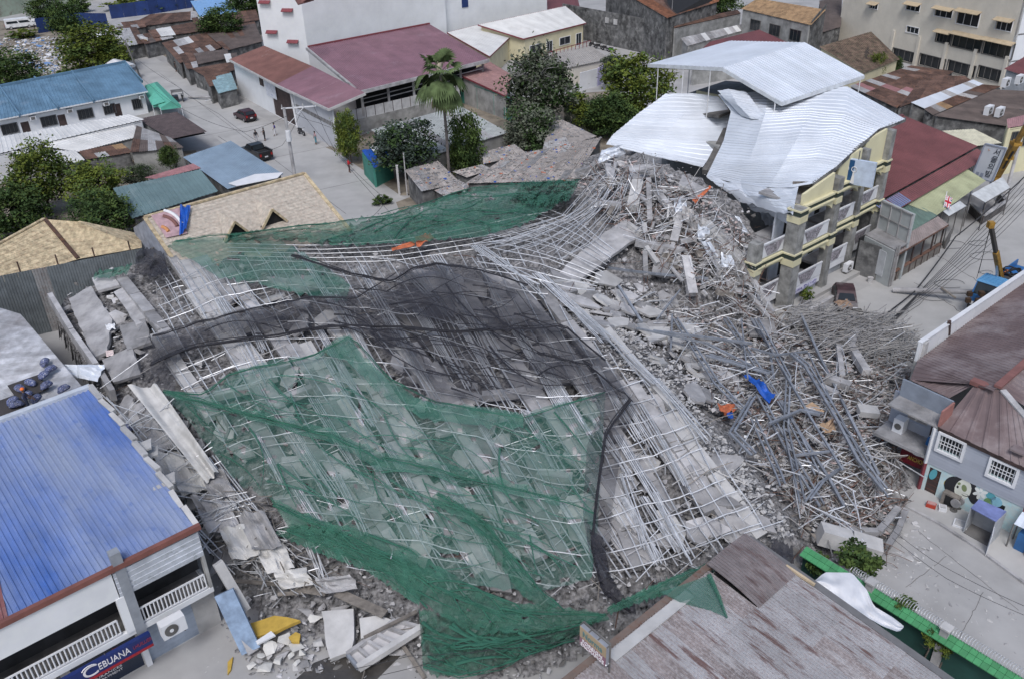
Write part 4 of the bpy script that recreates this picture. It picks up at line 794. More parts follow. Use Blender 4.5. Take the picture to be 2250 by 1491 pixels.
tbox('bumper', -.55, -.35, .0, 2.1, .45, .8, black_r); tbox('chassis', -.2, 8, .5, 1.6, .6, .95, black_r)
for y in (.25, 1.75): tbox('headlight', -.58, -.54, y - .15, y + .15, .85, 1.1, white_p)
tbox('bumper_light', -.6, -.54, .4, .9, .5, .62, M('amber_lamp', (.5, .35, .02), .4))
tbox('flatbed', 2.6, 8, .05, 2.15, 1.0, 1.25, tb)
tbox('tool_box', 1.7, 2.5, -.1, .9, 1.2, 2.2, tb); tbox('side_board', 2.6, 8, 2.1, 2.2, 1.25, 1.75, tb); tbox('side_board', 2.6, 8, .0, .1, 1.25, 1.75, tb)
for x in (.6, 5.4, 6.6):
    for y in (.1, 1.9):
        w_ = MB().tube([T(x, y - .15, .5), T(x, y + .15, .5)], .5, 16).build('wheel', black_r, t); MB().tube([T(x, y - .17, .5), T(x, y + .17, .5)], .26, 10).build('rim', conc, w_)
tbox('turret', 2.0, 2.7, 1.0, 1.9, 1.2, 2.4, M('crane_dark', (.05, .045, .04), .6))
bo = P(2199, 612, 2.2); bt = P(2177, 494, 8.2)
MB().beam(bo, lerp(bo, bt, .52), .32, .38).build('boom', yel, t); MB().beam(lerp(bo, bt, .45), bt, .24, .28).build('boom_extension', M('crane_dark', (.05, .045, .04), .6), t)
MB().box(bt, .4, .38, .45).build('boom_head', yel, t); MB().beam(bo - Z * .4 - DA * .5, lerp(bo, bt, .35), .16, .16).build('ram', galv, t)
MB().tube([bt, P(2150, 600, 1.7)], .025, 5).build('hoist_cable', black_r, t); MB().tube([bt + DA * .1, P(2146, 612, 1.6)], .02, 5).build('hoist_cable', black_r, t)
for k in range(9):
    c_ = T(4.2 + R.uniform(-.3, .3), 1.0 + R.uniform(-.2, .2), 1.5 + k * .09); rr = .75 + R.uniform(-.15, .15)
    MB().tube([c_ + V(rr * math.cos(a * .35), rr * math.sin(a * .35), .25 * math.sin(a * .7 + k)) for a in range(19)], .055, 6).build('hose', black_r, t)
tbox('beam_orange', 2.8, 4.6, .5, .6, 2.0, 2.1, M('orange_tube', (.45, .12, .03), .6))
for k in range(7): 
    p = T(-.9 + R.uniform(-.3, .3), R.uniform(-.4, 1), R.uniform(.8, 2.2)); MB().box(p, .35, .3, .35, None).build('hook_gear', M('hook_brown', (.06, .035, .02), .7), t)
# fallen concrete pole across the street
t = thing('fallen_pole', 'concrete utility pole lying across the street onto the truck', 'pole', P(1965, 640))
MB().tube([P(1962, 637, .25), P(2080, 640, .8), P(2190, 643, 1.5)], .22, 10, .18).build('shaft', conc, t); MB().beam(P(2068, 632, 1.1), P(2100, 655, .7), .12, .12).build('cross_arm', wood_d, t)
# ------------------------------------------------------------------ brown roofed corner building with white parapet, grey mural house
m_br2 = M('dusty_brown_roof', (.17, .125, .125), .75, .05, var=.12, sc=.6, rnd=.06, dust=.45, dcol=(.36, .33, .33), dsc=.3)
m_side = M('grey_weatherboard', (.34, .365, .42), .8, var=.05, sc=.8, rnd=.05, dust=.1)
ch = thing('corner_house', 'grey weatherboard corner house with brown metal roof, white parapet and painted mural', 'house', P(2100, 1090))
K0 = P(2058, 940, 4.3); K0 = XY(K0, 0); GW = 8.5; Hh = 4.25; ctc = K0 + DA * 5 + DB * 3
k1 = K0 + DB * GW
def cu_(px, py):
    d2 = ray(px, py); tt = (K0 - V(0, 0, CAMH)).dot(DA) / d2.dot(DA); q = V(0, 0, CAMH) + d2 * tt; return (q - K0).dot(DB), q.z
wz = []
for (xa, ya, xb, yb_) in ((2071, 955, 2109, 1003), (2187, 1012, 2221, 1058)):
    a, b = cu_(xa, ya), cu_(xb, yb_); um = (a[0] + b[0]) / 2; zm = (a[1] + b[1]) / 2; wz.append((um - .62, um + .62, zm - .5, zm + .5))
dz = [cu_(2049, 1052)]; du0 = dz[0][0]
door2 = cu_(2195, 1110)[0]
hol = [w_ for w_ in wz] + [(du0 - .3, du0 + .35, .05, 1.75), (door2 - .3, door2 + .3, .6, 1.5)]
wall(ch, K0, k1, 0, Hh, M('mural_ground', (.52, .62, .62), .8, var=.1, sc=1.2, rnd=0, rust=.25, rcol=(.2, .45, .52), rsc=.8), ctc, hol, th=.2)
nb = 12; zs0 = 1.95
for k in range(nb):
    z0 = zs0 + (Hh - zs0) * k / nb; z1 = zs0 + (Hh - zs0) * (k + .985) / nb
    segs = [(0, GW)]
    for w_ in wz:
        if z1 > w_[2] and z0 < w_[3]:
            ns = []
            for s_ in segs:
                if s_[0] < w_[0] and s_[1] > w_[1]: ns += [(s_[0], w_[0]), (w_[1], s_[1])]
                else: ns.append(s_)
            segs = ns
    for u0, u1 in segs: MB().hexa([K0 + DB * u0 - DA * .045 + Z * z0, K0 + DB * u1 - DA * .045 + Z * z0, K0 + DB * u1 + DA * .01 + Z * z0, K0 + DB * u0 + DA * .01 + Z * z0], [K0 + DB * u0 - DA * .025 + Z * z1, K0 + DB * u1 - DA * .025 + Z * z1, K0 + DB * u1 + DA * .01 + Z * z1, K0 + DB * u0 + DA * .01 + Z * z1]).build('weatherboard', m_side, ch)
for w_ in wz:
    f = pane(ch, K0 - DA * .04, k1 - DA * .04, *w_, ctc, white_p, glass_d, bars=0, inset=.15, fw=.14)
    for k in range(7): q = K0 + DB * (w_[0] + (w_[1] - w_[0]) * (k + .5) / 7) - DA * .03; MB().beam(q + Z * w_[2], q + Z * w_[3], .03, .03).build('grille_bar', white_p, f)
    for zz in (.4, .6): q = w_[2] + (w_[3] - w_[2]) * zz; MB().beam(K0 + DB * w_[0] - DA * .03 + Z * q, K0 + DB * w_[1] - DA * .03 + Z * q, .03, .03).build('grille_bar', white_p, f)
MB().box(K0 + DB * (du0 + .02) + DA * .1 + Z * .9, .66, .06, 1.7, (DB, DA, Z)).build('door', m_wood, ch)
for k in range(5): MB().box(K0 + DB * (du0 + .02) + DA * .06 + Z * (.25 + k * .34), .6, .02, .05, (DB, DA, Z)).build('door_slat', M('rust_gate2', (.1, .05, .04), .7), ch)
MB().box(K0 + DB * door2 + DA * .1 + Z * 1.05, .6, .05, .9, (DB, DA, Z)).build('hatch', dark, ch)
# mural: flat painted shapes (generic face with flowers)
def mural(pts, mat, k):
    q = []
    for x, y in pts:
        u, z = cu_(1960 + x / 4.97, 900 + y / 4.97); q.append(K0 + DB * u - DA * (.004 + .003 * k) + Z * z)
    MB().prism(q, -DA * .002).build('mural_patch', mat, ch)
def ell(cx, cy, rx, ry, n=18, rot=0): return [(cx + rx * math.cos(a * 2 * math.pi / n) * math.cos(rot) - ry * math.sin(a * 2 * math.pi / n) * math.sin(rot), cy + rx * math.cos(a * 2 * math.pi / n) * math.sin(rot) + ry * math.sin(a * 2 * math.pi / n) * math.cos(rot)) for a in range(n)]
mk = lambda n, c: M('mural_' + n, c, .8, var=.08, rnd=0)
mural(ell(640, 800, 75, 55), mk('yellow', (.6, .45, .08)), 1)
mural(ell(690, 830, 125, 105, rot=.4), mk('black', (.02, .02, .025)), 2); mural(ell(880, 900, 60, 130, rot=-.2), mk('black', (.02, .02, .025)), 2)
mural(ell(775, 865, 92, 112, rot=.3), mk('cream', (.66, .68, .6)), 3); mural(ell(790, 850, 28, 40, rot=-.3), mk('olive', (.2, .25, .12)), 4); mural(ell(735, 800, 18, 14), mk('olive', (.2, .25, .12)), 4)
mural(ell(718, 835, 12, 16), mk('black', (.02, .02, .025)), 4); mural(ell(800, 925, 40, 14, rot=.3), mk('black', (.02, .02, .025)), 4); mural(ell(797, 921, 34, 9, rot=.3), mk('cream', (.66, .68, .6)), 5)
for a in range(6): mural(ell(965 + 48 * math.cos(a), 900 + 40 * math.sin(a), 36, 18, 12, rot=a), mk('petal', (.72, .74, .72)), 3)
for i, (x, y, rx, ry) in enumerate(((1080, 940, 60, 35), (1140, 1000, 70, 50), (1050, 1000, 50, 40), (560, 620, 60, 30), (450, 700, 40, 60))): mural(ell(x, y, rx, ry, rot=.5), mk(('teal', 'sky', 'leaf', 'sky', 'teal')[i], ((.10, .36, .42), (.25, .5, .62), (.16, .3, .12))[(0, 1, 2, 1, 0)[i]]), 1)
# corner post, red post
MB().beam(K0 - DB * .08 - DA * .05 + Z * .0, K0 - DB * .08 - DA * .05 + Z * 1.9, .16, .16).build('corner_post', m_redtrim, ch); MB().beam(K0 - DB * .08 - DA * .05 + Z * 1.9, K0 - DB * .08 - DA * .05 + Z * 4.3, .14, .14).build('corner_post', white_p, ch)
# front hip roof
fA, fB, fC, fD = P(2144, 842, 5.7), P(2203, 858, 6.1), P(2250, 968, 5.0), P(2063, 938, 4.4)
fE = P(2252, 1028, 4.4); fF = fE + DB * 2.5; fG = fC + DB * 1.0
sheets(ch, fA, fB, lerp(fD, fE, .78), fD, m_br2, w=.9, pitch=.45, h=.045)
sheets(ch, fB, fG + Z * .2, fF, lerp(fD, fE, .78), m_br2, w=.9, pitch=.45, h=.045)
MB().beam(fB + Z * .05, fG + Z * .15 + DB * .5, .35, .1).build('hip_cap', conc, ch); MB().beam(fD - Z * .1, fF - Z * .1, .14, .2).build('gutter', m_wood, ch)
# main roof behind: eave along the parapet, ridge along DA
mD = P(2016, 792, 4.3); mC = mD + DA * 24; ap = fB
mA_ = ap - DB * .3 + Z * .05; mB_ = mA_ + DA * 27
mAp = mA_ - DA * 3.2 - Z * .1; 
sheets(ch, mA_ - DA * .5, mB_, mC, mD, m_br2, w=1.0, pitch=.33, h=.04)
sheets(ch, fA + Z * .02, mA_ - DA * .5, mD, P(2000, 834, 4.15), m_br2, w=1.0, pitch=.33, h=.04)
sheets(ch, fA, mD + DB * 3 + Z * .7, P(2000, 834, 4.2), P(2086, 874, 4.5), m_br2, w=.9, pitch=.4, h=.04)
MB().beam(mA_ + Z * .08, mB_ + Z * .08, .4, .14).build('ridge_cap', M('brick_red_cap', (.22, .10, .09), .8, rnd=.04), ch)
sheets(ch, mA_, mB_, mB_ + DB * 5 - Z * 1.4, mA_ + DB * 5 - Z * 1.4, m_br2, w=1.2, pitch=.4)
MB().box(P(2153, 842, 5.85), .9, .5, .25, (DB, DA, Z)).build('patch_cap', M('brick_red_cap', (.22, .10, .09), .8, rnd=.04), ch); MB().box(P(2240, 988, 4.95), .7, .6, .1, (DB, DA, Z)).build('roof_vent', m_br2, ch)
# white parapet in panels along the street
pz0, pz1 = 4.0, 5.3
pp0 = XY(P(2018, 752, pz1), 0); pd = (XY(P(2250, 596, pz1), 0) - pp0).normalized()
for k in range(9):
    a, b = pp0 + pd * (k * 2.4), pp0 + pd * (k * 2.4 + 2.37); MB().hexa([a + Z * pz0, b + Z * pz0, b + Z * pz0 + DB * .18, a + Z * pz0 + DB * .18], [a + Z * pz1, b + Z * pz1, b + Z * pz1 + DB * .18, a + Z * pz1 + DB * .18]).build('parapet_panel', white_w, ch)
MB().beam(pp0 + Z * (pz1 + .04) + DB * .09, pp0 + pd * 21.6 + Z * (pz1 + .04) + DB * .09, .3, .08).build('parapet_cap', white_p, ch)
wall(ch, pp0, pp0 + pd * 21.6, 0, pz0, m_greyw, pp0 + DB * 5, th=.16)
MB().box(P(2026, 765, 4.7), .5, .4, 1.0, (DB, DA, Z)).build('broken_block', conc_l, ch)
MB().tube([P(2085, 735, 4.4), P(2087, 705, 5.6)], .1, 6).tube([P(2079, 737, 4.4), P(2084, 705, 5.6)], .06, 6).build('stub_post', m_wood, ch)
# balcony wing, broken open
W0 = K0 - DB * 3.3; rec = DA * 1.7
wall(ch, W0 + rec, K0 + rec, 0, 4.4, m_side, ctc, [(1.0, 2.2, 2.9, 3.7)], nm='balcony_wall')
MB().hexa([W0 + Z * 2.1, K0 + Z * 2.1, K0 + rec + Z * 2.1, W0 + rec + Z * 2.1], [W0 + Z * 2.28, K0 + Z * 2.28, K0 + rec + Z * 2.28, W0 + rec + Z * 2.28]).build('balcony_floor', conc, ch)
pq0, pq1 = P(1984, 832, 5.6), P(2095, 882, 5.6)
MB().hexa([pq0 - Z * 1.1, pq1 - Z * 1.1, pq1 - Z * 1.1 + DA * .12, pq0 - Z * 1.1 + DA * .12], [pq0, pq1, pq1 + DA * .12, pq0 + DA * .12]).build('roof_parapet', M('blue_grey_paint', (.22, .25, .30), .8, rnd=.02), ch)
pq2 = P(2069, 902, 5.5); MB().hexa([pq1 - Z * 1.1, pq2 - Z * 1.0, pq2 - Z * 1.0 + DB * .1, pq1 - Z * 1.1 + DB * .1], [pq1, pq2, pq2 + DB * .1, pq1 + DB * .1]).build('roof_parapet', M('salmon_brick', (.32, .15, .13), .8, rnd=.02), ch)
MB().hexa([pq0 - Z * 1.2, pq1 - Z * 1.2, pq2 - Z * 1.15, pq0 - Z * 1.2 - DA * 1.3], [pq0 - Z * 1.1, pq1 - Z * 1.1, pq2 - Z * 1.05, pq0 - Z * 1.1 - DA * 1.3]).build('roof_ledge', conc, ch)
MB().tube([P(1965, 886, 4.4), P(2064, 908, 4.3)], .07, 8).build('gutter_pipe', white_p, ch)
MB().box(K0 - DB * .45 + rec * .9 + Z * 3.2, .7, .05, 1.8, (DB, DA, Z)).build('doorway', m_wood, ch)
# red sign with lettering below the balcony
t = thing('shop_sign', 'dark red shop sign with gold lettering under the broken balcony', 'sign', W0 + Z * .9)
rs0, rs1 = P(1984, 975, 1.95), P(2043, 1000, 1.95); rx = (rs1 - rs0); rw = rx.length; rx.normalize(); ry = (Z - rx * .12).normalized(); rn = rx.cross(ry); rn = rn if rn.y < 0 else -rn
rc_ = (rs0 + rs1) / 2 - Z * .55
MB().box(rc_, rw, .08, 1.15, (rx, rn, Z)).build('board', M('deep_red', (.10, .004, .012), .5, var=.15, rnd=0), t)
text(t, 'ANCHOR', rc_ + rn * .05 - Z * .1 + rx * .15, rx, Z, .42, M('sign_gold', (.42, .3, .06), .5, rnd=0), fit=rw * .62)
MB().prism([rc_ + rn * .05 + rx * (.1 + .45 * math.cos(a * math.pi / 8 + math.pi)) + Z * (.56 + .34 * math.sin(a * math.pi / 8 + math.pi)) for a in range(9)], rn * .015).build('white_half_disc', white_p, t)
MB().beam(rs0 + Z * .0, rs0 + Z * .3, .05, .05).beam(rs1, rs1 + Z * .3, .05, .05).build('hanger', conc_d, t)
# washing machine, jug on the balcony
t = thing('washing_machine', 'white washing machine on the broken balcony', 'washing machine', P(1975, 945, 2.28))
wm = P(1975, 945, 2.28); MB().box(wm + Z * .45, .6, .6, .9, (DB, DA, Z)).build('body', white_p, t); MB().tube([wm + Z * .45 - DA * .31, wm + Z * .45 - DA * .34], .2, 14).build('drum_door', conc_d, t)
t = thing('water_jug', 'blue plastic water jug on the balcony beside the doorway', 'jug', P(2040, 975, 2.28)); wj = P(2040, 975, 2.28)
MB().tube([wj, wj + Z * .4, wj + Z * .46, wj + Z * .55], .17, 12, .07).build('bottle', M('jug_blue', (.03, .16, .4), .4), t); MB().tube([wj + Z * .55, wj + Z * .6], .06, 8).build('cap', white_p, t)
# clutter on the pavement
def slabbox(name, label, cat, px, py, sx, sy, sz, mat, rot=0, z=0, detail=None):
    p = P(px, py, z); ax = (Matrix.Rotation(rot, 3, 'Z') @ DA, Matrix.Rotation(rot, 3, 'Z') @ DB, Z)
    t = thing(name, label, cat, p); MB().box(p + Z * sz / 2, sx, sy, sz, ax).build('body', mat, t)
    if detail: detail(t, p, ax)
    return t
t = thing('metal_kiosk', 'open blue-topped sheet metal kiosk with its door hanging out', 'kiosk', P(2150, 1190))
kA, kB, kC, kD = [XY(P(*p, 1.75), 0) for p in ((2151, 1097), (2211, 1124), (2188, 1146), (2133, 1116))]
hz = 1.75; km = M('kiosk_metal', (.42, .44, .46), .6, .2, rnd=.05); kt = M('kiosk_blue', (.18, .22, .45), .6, var=.2, rnd=.0)
for a, b in ((kA, kB), (kB, kC), (kD, kA)): MB().beam(a + Z * hz / 2, b + Z * hz / 2, .04, hz).build('side_panel', km, t)
MB().hexa([p + Z * (hz + .005) for p in (kA, kB, kC, kD)], [p + Z * (hz + .06) for p in (kA, kB, kC, kD)]).build('top', kt, t); MB().hexa([p + Z * .05 for p in (kA, kB, kC, kD)], [p + Z * .1 for p in (kA, kB, kC, kD)]).build('floor', conc_d, t)
dd_ = kC + (kC - kB).normalized() * .75 + DB * .25
for k in range(6): a, b = lerp(kC, dd_, k / 6), lerp(kC, dd_, (k + .95) / 6); MB().beam(a + Z * .75, b + Z * .75, .03, 1.4).build('door_slat', white_p, t)
t = thing('vendor_stall', 'market stall with red canopy and striped awning beside the kiosk', 'stall', P(2235, 1200))
va = P(2228, 1150, 1.6); sheets(t, va + DA * .8 + Z * .35, va + DA * .8 + DB * 1.8 + Z * .35, va + DB * 1.8, va, M('stripe_awning', (.5, .55, .62), .6, rnd=.25), w=.3, pitch=0, nm='awning_strip', alt=(.4, [M('stripe_blue', (.12, .2, .38), .6)]))
MB().beam(va + DA * .85 + Z * .55, va + DA * .85 + DB * 1.8 + Z * .55, .05, .4).build('red_board', m_redtrim, t)
for q in (va, va + DB * 1.8, va + DA * .8, va + DA * .8 + DB * 1.8): MB().beam(XY(q, 0), XY(q, 1.6), .06, .06).build('post', conc_d, t)
MB().box(XY(va, .55) + DA * .4 + DB * .55, .6, .5, 1.1, (DA, DB, Z)).build('blue_cabinet', M('cab_blue', (.03, .12, .3), .6), t); MB().box(XY(va, .5) + DA * .2 + DB * 1.2, .6, .5, 1.0, (DA, DB, Z)).build('red_cabinet', M('cab_red', (.35, .04, .02), .6), t)
def box_lid(t, p, ax): MB().box(p + Z * .36, .5, .5, .05, ax).build('lid', white_p, t)
slabbox('crate', 'small red crate lying on the pavement by the mural', 'crate', 2045, 1112, .3, .5, .22, M('cab_red', (.35, .04, .02), .6), .3, .06, lambda t, p, ax: MB().box(p + Z * .26, .24, .42, .06, ax).build('lid', M('pale_red', (.45, .25, .24), .7), t))
slabbox('foam_box', 'white foam box dropped on the pavement by red crate', 'box', 2070, 1118, .42, .4, .2, white_p, .5, .06, lambda t, p, ax: MB().box(p + Z * .21, .3, .28, .03, ax).build('recess', conc, t))
slabbox('foam_board', 'loose white panel lying flat near the kiosk corner', 'panel', 2110, 1152, .62, .7, .1, white_p, .25, .06, lambda t, p, ax: MB().box(p + Z * .11, .5, .56, .02, ax).build('inset', conc_l, t))
slabbox('wooden_cupboard', 'dark wooden cupboard standing against the mural', 'cupboard', 2086, 1108, .45, .9, .8, wood_d, 0, .06, lambda t, p, ax: MB().box(p + Z * .4 - DA * .24, .03, .5, .6, ax).build('opening', dark, t))
for i, (px, py) in enumerate(((2095, 1120), (2104, 1114))):
    p = P(px, py, .06); t = thing('electric_fan', ('broken pedestal fan dumped beside the wooden cupboard', 'grey fan head leaning against the kiosk')[i], 'fan', p)
    MB().tube([p, p + Z * .5], .03, 6).build('stand', conc_d, t); MB().tube([p + Z * .5 - DA * .05, p + Z * .5 + DA * .05], .26, 16).build('cage', conc, t); MB().tube([p, p + Z * .04], .2, 12).build('base', conc_d, t)
# ------------------------------------------------------------------ green coping wall, razor wire
t = thing('garden_wall', 'garden wall with bright green tiled coping, grey pillars and razor wire', 'wall', P(1990, 1330))
m_cop = M('green_tile', (.06, .27, .11), .6, var=.1, sc=2, rnd=.14, dust=.12); m_dg = M('deep_green_wall', (.012, .06, .05), .8, var=.15, rnd=.03)
gz = 2.0; ga, gb = P(1768, 1208, gz), P(2330, 1553, gz); gd = (gb - ga); gl = gd.length; gd.normalize(); gn = V(gd.y, -gd.x, 0); gn = gn if gn.dot(DA) < 0 else -gn
MB().hexa([XY(ga, 0), XY(gb, 0), XY(gb, 0) - gn * .2, XY(ga, 0) - gn * .2], [ga - Z * .05, gb - Z * .05, gb - gn * .2 - Z * .05, ga - gn * .2 - Z * .05]).build('wall_core', m_dg, t)
nt_ = int(gl / .3)
for k in range(nt_):
    a, b = ga + gd * (gl * k / nt_), ga + gd * (gl * (k + .96) / nt_)
    for r_ in range(2):
        o0, o1 = -.12 + r_ * .28, .15 + r_ * .28; zA, zB = .16 - r_ * .12, .05 - r_ * .12
        MB().hexa([a + gn * o0 + Z * zA, b + gn * o0 + Z * zA, b + gn * o1 + Z * zB, a + gn * o1 + Z * zB], [a + gn * o0 + Z * (zA + .04), b + gn * o0 + Z * (zA + .04), b + gn * o1 + Z * (zB + .05), a + gn * o1 + Z * (zB + .05)]).build('coping_tile', m_cop, t)
for px, py in ((1917, 1290), (2071, 1400)):
    q = P(px, py, gz); u = (q - ga).dot(gd); q = ga + gd * u; MB().box(XY(q, 1.25), .36, .36, 2.5, (gd, gn, Z)).build('pillar', conc, t); MB().box(XY(q, 2.54), .46, .46, .1, (gd, gn, Z)).build('pillar_cap', conc_l, t)
coil = MB(); 
for s_ in range(0, 1): coil.tube([ga + gd * (gl * .2 + (gl * .8) * k / 900) - gn * .22 + Z * (.12 + .22 + .2 * math.sin(k * .55)) + gn * (.2 * math.cos(k * .55)) for k in range(901)], .014, 4)
coil.build('razor_wire', galv, t)
MB().beam(ga - gn * .16 + Z * .0, gb - gn * .16 + Z * .0, .06, .3).build('coping_edge', conc, t)
# ------------------------------------------------------------------ rusted corrugated roof at the lower right
m_rc = M('silver_rust_roof', (.37, .37, .385), .6, .1, var=.1, sc=1, rnd=.10, rust=.42, rcol=(.15, .10, .095), rsc=2.2, streak=(math.radians(-49.5), 6.0), dust=.1)
m_rc2 = M('brown_rust_roof', (.24, .21, .21), .75, .05, var=.15, sc=1, rnd=.1, rust=.42, rcol=(.36, .35, .36), rsc=2.0, streak=(math.radians(-49.5), 5.0))
t = thing('rust_roof_house', 'house with wide corrugated roof streaked in rust beside the green wall', 'house', P(1600, 1500))
rz = 4.6; r0 = P(1640, 1183, rz); gA = -DA; gB = DB
def rr_(a, b, dz=0): return r0 + gA * a + gB * b + Z * (dz - .10 * b)
for i in range(17):            # columns along -DA
    for j in range(4):
        if (i < 3 and j == 0): continue
        sheets(t, rr_((i) * .95, j * 2.6), rr_((i + 1) * .95, j * 2.6), rr_((i + 1) * .95, j * 2.6 + 2.66, .01 * j), rr_(i * .95, j * 2.6 + 2.66, .01 * j), R.choice([m_rc, m_rc, m_rc, m_rc, m_rc2]), w=2, pitch=.16, h=.055, jit=.02)
# lifted dark sheets at the damaged corner
m_dk = M('dark_torn_sheet', (.2, .18, .185), .7, .1, var=.2, rnd=.15, rust=.4, rcol=(.12, .09, .09), rsc=2, streak=(math.radians(-49.5), 6.0))
for i in range(3):
    q = [rr_(i * .95, -.1, .28 + .1 * math.sin(i)), rr_(i * .95 + .95, -.1, .25 + .1 * math.sin(i + 1)), rr_(i * .95 + .95, 2.7, .03), rr_(i * .95, 2.7, .05)]
    sheets(t, *q, m_dk, w=2, pitch=.16, h=.05, rows=6, warp=lambda p, u, v: p + Z * (.10 * math.sin(v * math.pi)))
crn = [rr_(-.1, 0), rr_(16.2, 0), rr_(16.2, 10.4), rr_(-.1, 10.4)]
MB().beam(rr_(-.1, -.1, -.05), rr_(16.2, -.1, -.05), .3, .22).build('gutter', M('gutter_brown', (.17, .13, .11), .8, rust=.3, rnd=.05), t)
MB().beam(rr_(-.15, .0, -.05), rr_(-.15, 10.4, -.05), .35, .2).build('verge', M('verge_grey', (.15, .15, .155), .85, rnd=.05), t)
wall(t, crn[0] - DA * .2 + DB * .1, crn[1] + DB * .1, 0, 4.3, m_greyw, crn[2]); wall(t, crn[0] - DA * .2 + DB * .1, crn[3] - DA * .2, 0, 4.3, m_greyw, crn[2], zt=3.2)
cE = [p - Z * .25 for p in (rr_(0, .2), rr_(16, .2), rr_(16, 10.3), rr_(0, 10.3))]; MB().hexa(cE, [p + Z * .05 for p in cE]).build('ceiling', dark, t)
MB().beam(P(1727, 1242, 4.5), P(1790, 1284, 4.4), .12, .12).build('timber_strip', M('pale_timber', (.5, .4, .27), .8), t)
MB().beam(rr_(4.6, .35, .06), rr_(9.5, .35, .06), .5, .05).build('flashing_board', conc_l, t)
# foreign exchange sign on the roof edge
t = thing('exchange_sign', 'tan and mauve two-line foreign exchange sign on roof edge', 'sign', P(1300, 1470, 4.6))
e0, e1 = P(1273, 1413, 5.0), P(1331, 1464, 5.0); ex = (e1 - e0); ew = ex.length; ex.normalize(); en = ex.cross(Z); en = en if en.y < 0 else -en
eh = 1.05; ec = (e0 + e1) / 2 + Z * eh / 2
MB().box(ec - en * .12, ew, .22, eh, (ex, en, Z)).build('cabinet', M('sign_tin', (.34, .36, .40), .5, .3, rnd=.02), t)
MB().box(ec + Z * eh * .22, ew * .97, .02, eh * .53, (ex, en, Z)).build('tan_panel', M('sign_tan', (.40, .31, .20), .6, var=.05, rnd=0), t)
MB().box(ec - Z * eh * .27, ew * .97, .02, eh * .43, (ex, en, Z)).build('mauve_panel', M('sign_mauve', (.25, .13, .17), .6, var=.05, rnd=0), t)
text(t, 'Norma', ec + Z * eh * .22 + en * .015, ex, Z, .42, M('ink_teal', (.10, .20, .21), .6, rnd=0), fit=ew * .72)
text(t, 'FOREIGN', ec - Z * eh * .17 + en * .015, ex, Z, .25, M('ink_white', (.7, .68, .7), .6, rnd=0), fit=ew * .74)
text(t, 'EXCHANGE', ec - Z * eh * .37 + en * .015, ex, Z, .25, M('ink_white', (.7, .68, .7), .6, rnd=0), fit=ew * .86)
for a in (e0, e1): MB().beam(a - Z * .9 - en * .2, a + Z * (eh + .05) - en * .2, .07, .07).build('leg', conc_d, t)
MB().beam(e0 + Z * eh - en * .22 + Z * .04, e1 + Z * eh - en * .22 + Z * .04, .07, .07).build('top_rail', conc_d, t)
for k in range(4): q = lerp(e0, e1, k / 3) + Z * eh; MB().beam(q - en * .02 + Z * .01, q - en * .24 + Z * .03, .04, .05).build('divider', conc_d, t)
MB().tube([e1 + Z * .1, e1 - ex * .5 - Z * .9 - en * .5], .03, 5).tube([e1 + Z * .1 - en * .15, e1 - ex * .25 - Z * .9 - en * .6], .03, 5).build('brace', galv, t)
# white tarpaulin over the garden
def drape(name, label, cat, top, bot, z_top, z_bot, mat, nu=24, nv=10, amp=.2, seed=1, smooth=True):
    A = polyline(top, nu + 1); B = polyline(bot, nu + 1); G = []
    for j in range(nv + 1):
        v = j / nv; row = []
        for i in range(nu + 1):
            q = A[i] + (B[i] - A[i]) * v; z = z_top + (z_bot - z_top) * v + amp * (noise.noise(Vector((i * .35 + seed, v * 3, seed))) + .5 * abs(noise.noise(Vector((i * .9, v * 6, seed + 3)))))
            row.append(P(q[0], q[1], z))
        G.append(row)
    return MB().grid(G).build(name, mat, smooth=smooth, label=label, cat=cat)
drape('white_tarpaulin', 'crumpled white tarpaulin stretched between rusted roof and green wall', 'tarpaulin', [(1790, 1275), (1812, 1256), (1872, 1257), (1905, 1295), (1920, 1330), (1962, 1355), (1986, 1374)], [(1790, 1278), (1850, 1330), (1900, 1352), (1940, 1375), (1975, 1388), (1985, 1378)], 2.9, 3.3, M('tarp_white', (.72, .73, .76), .6, var=.05, rnd=0), amp=.3)
# ------------------------------------------------------------------ blue roofed pawnshop building, lower left
lb = thing('pawnshop_building', 'two-storey white shop building with faded blue metal roof and balcony rails', 'building', P(250, 1450))
cR = P(437, 1156, 6.6); ez = 6.6; fl = DA * -1
m_bl2 = M('vivid_blue_roof', (.035, .12, .42), .5, .05, var=.15, sc=.5, rnd=.05, dust=.68, dcol=(.40, .44, .51), dsc=.16, dstr=(math.radians(-49.5), 3.5))
bkR = P(199, 851, 8.0)
LEN = 16; rise = bkR.z - ez
bL = cR - DA * LEN; tLf = bkR - DA * LEN
sheets(lb, bkR, tLf, bL, cR, m_bl2, w=1.0, pitch=.25, h=.06, rows=2)
for o in [c for c in lb.children if c.name.startswith('roof_sheet')][9:]: o.data.materials[0] = M('faded_green_roof', (.24, .34, .29), .6, rnd=.05, dust=.2)
sheets(lb, lerp(cR, bkR, .28) - DA * 7.4 + Z * .07, cR - DA * 9.6 + (bkR - cR) * .28 + Z * .07, cR - DA * 9.6 + Z * .07, cR - DA * 7.9 + Z * .07, M('red_patch', (.22, .09, .09), .8, rnd=.05, dust=.3), w=.6, pitch=.3, nm='patch_sheet')
MB().beam(bkR + Z * .08, tLf + Z * .08, .35, .2).build('ridge_gutter', M('ridge_pale', (.5, .54, .6), .6, rnd=.03), lb); MB().beam(cR + Z * .02 + DA * .05, bL + Z * .02, .22, .25).build('eave_trim', M('brick_trim', (.19, .075, .06), .7, rnd=.03), lb)
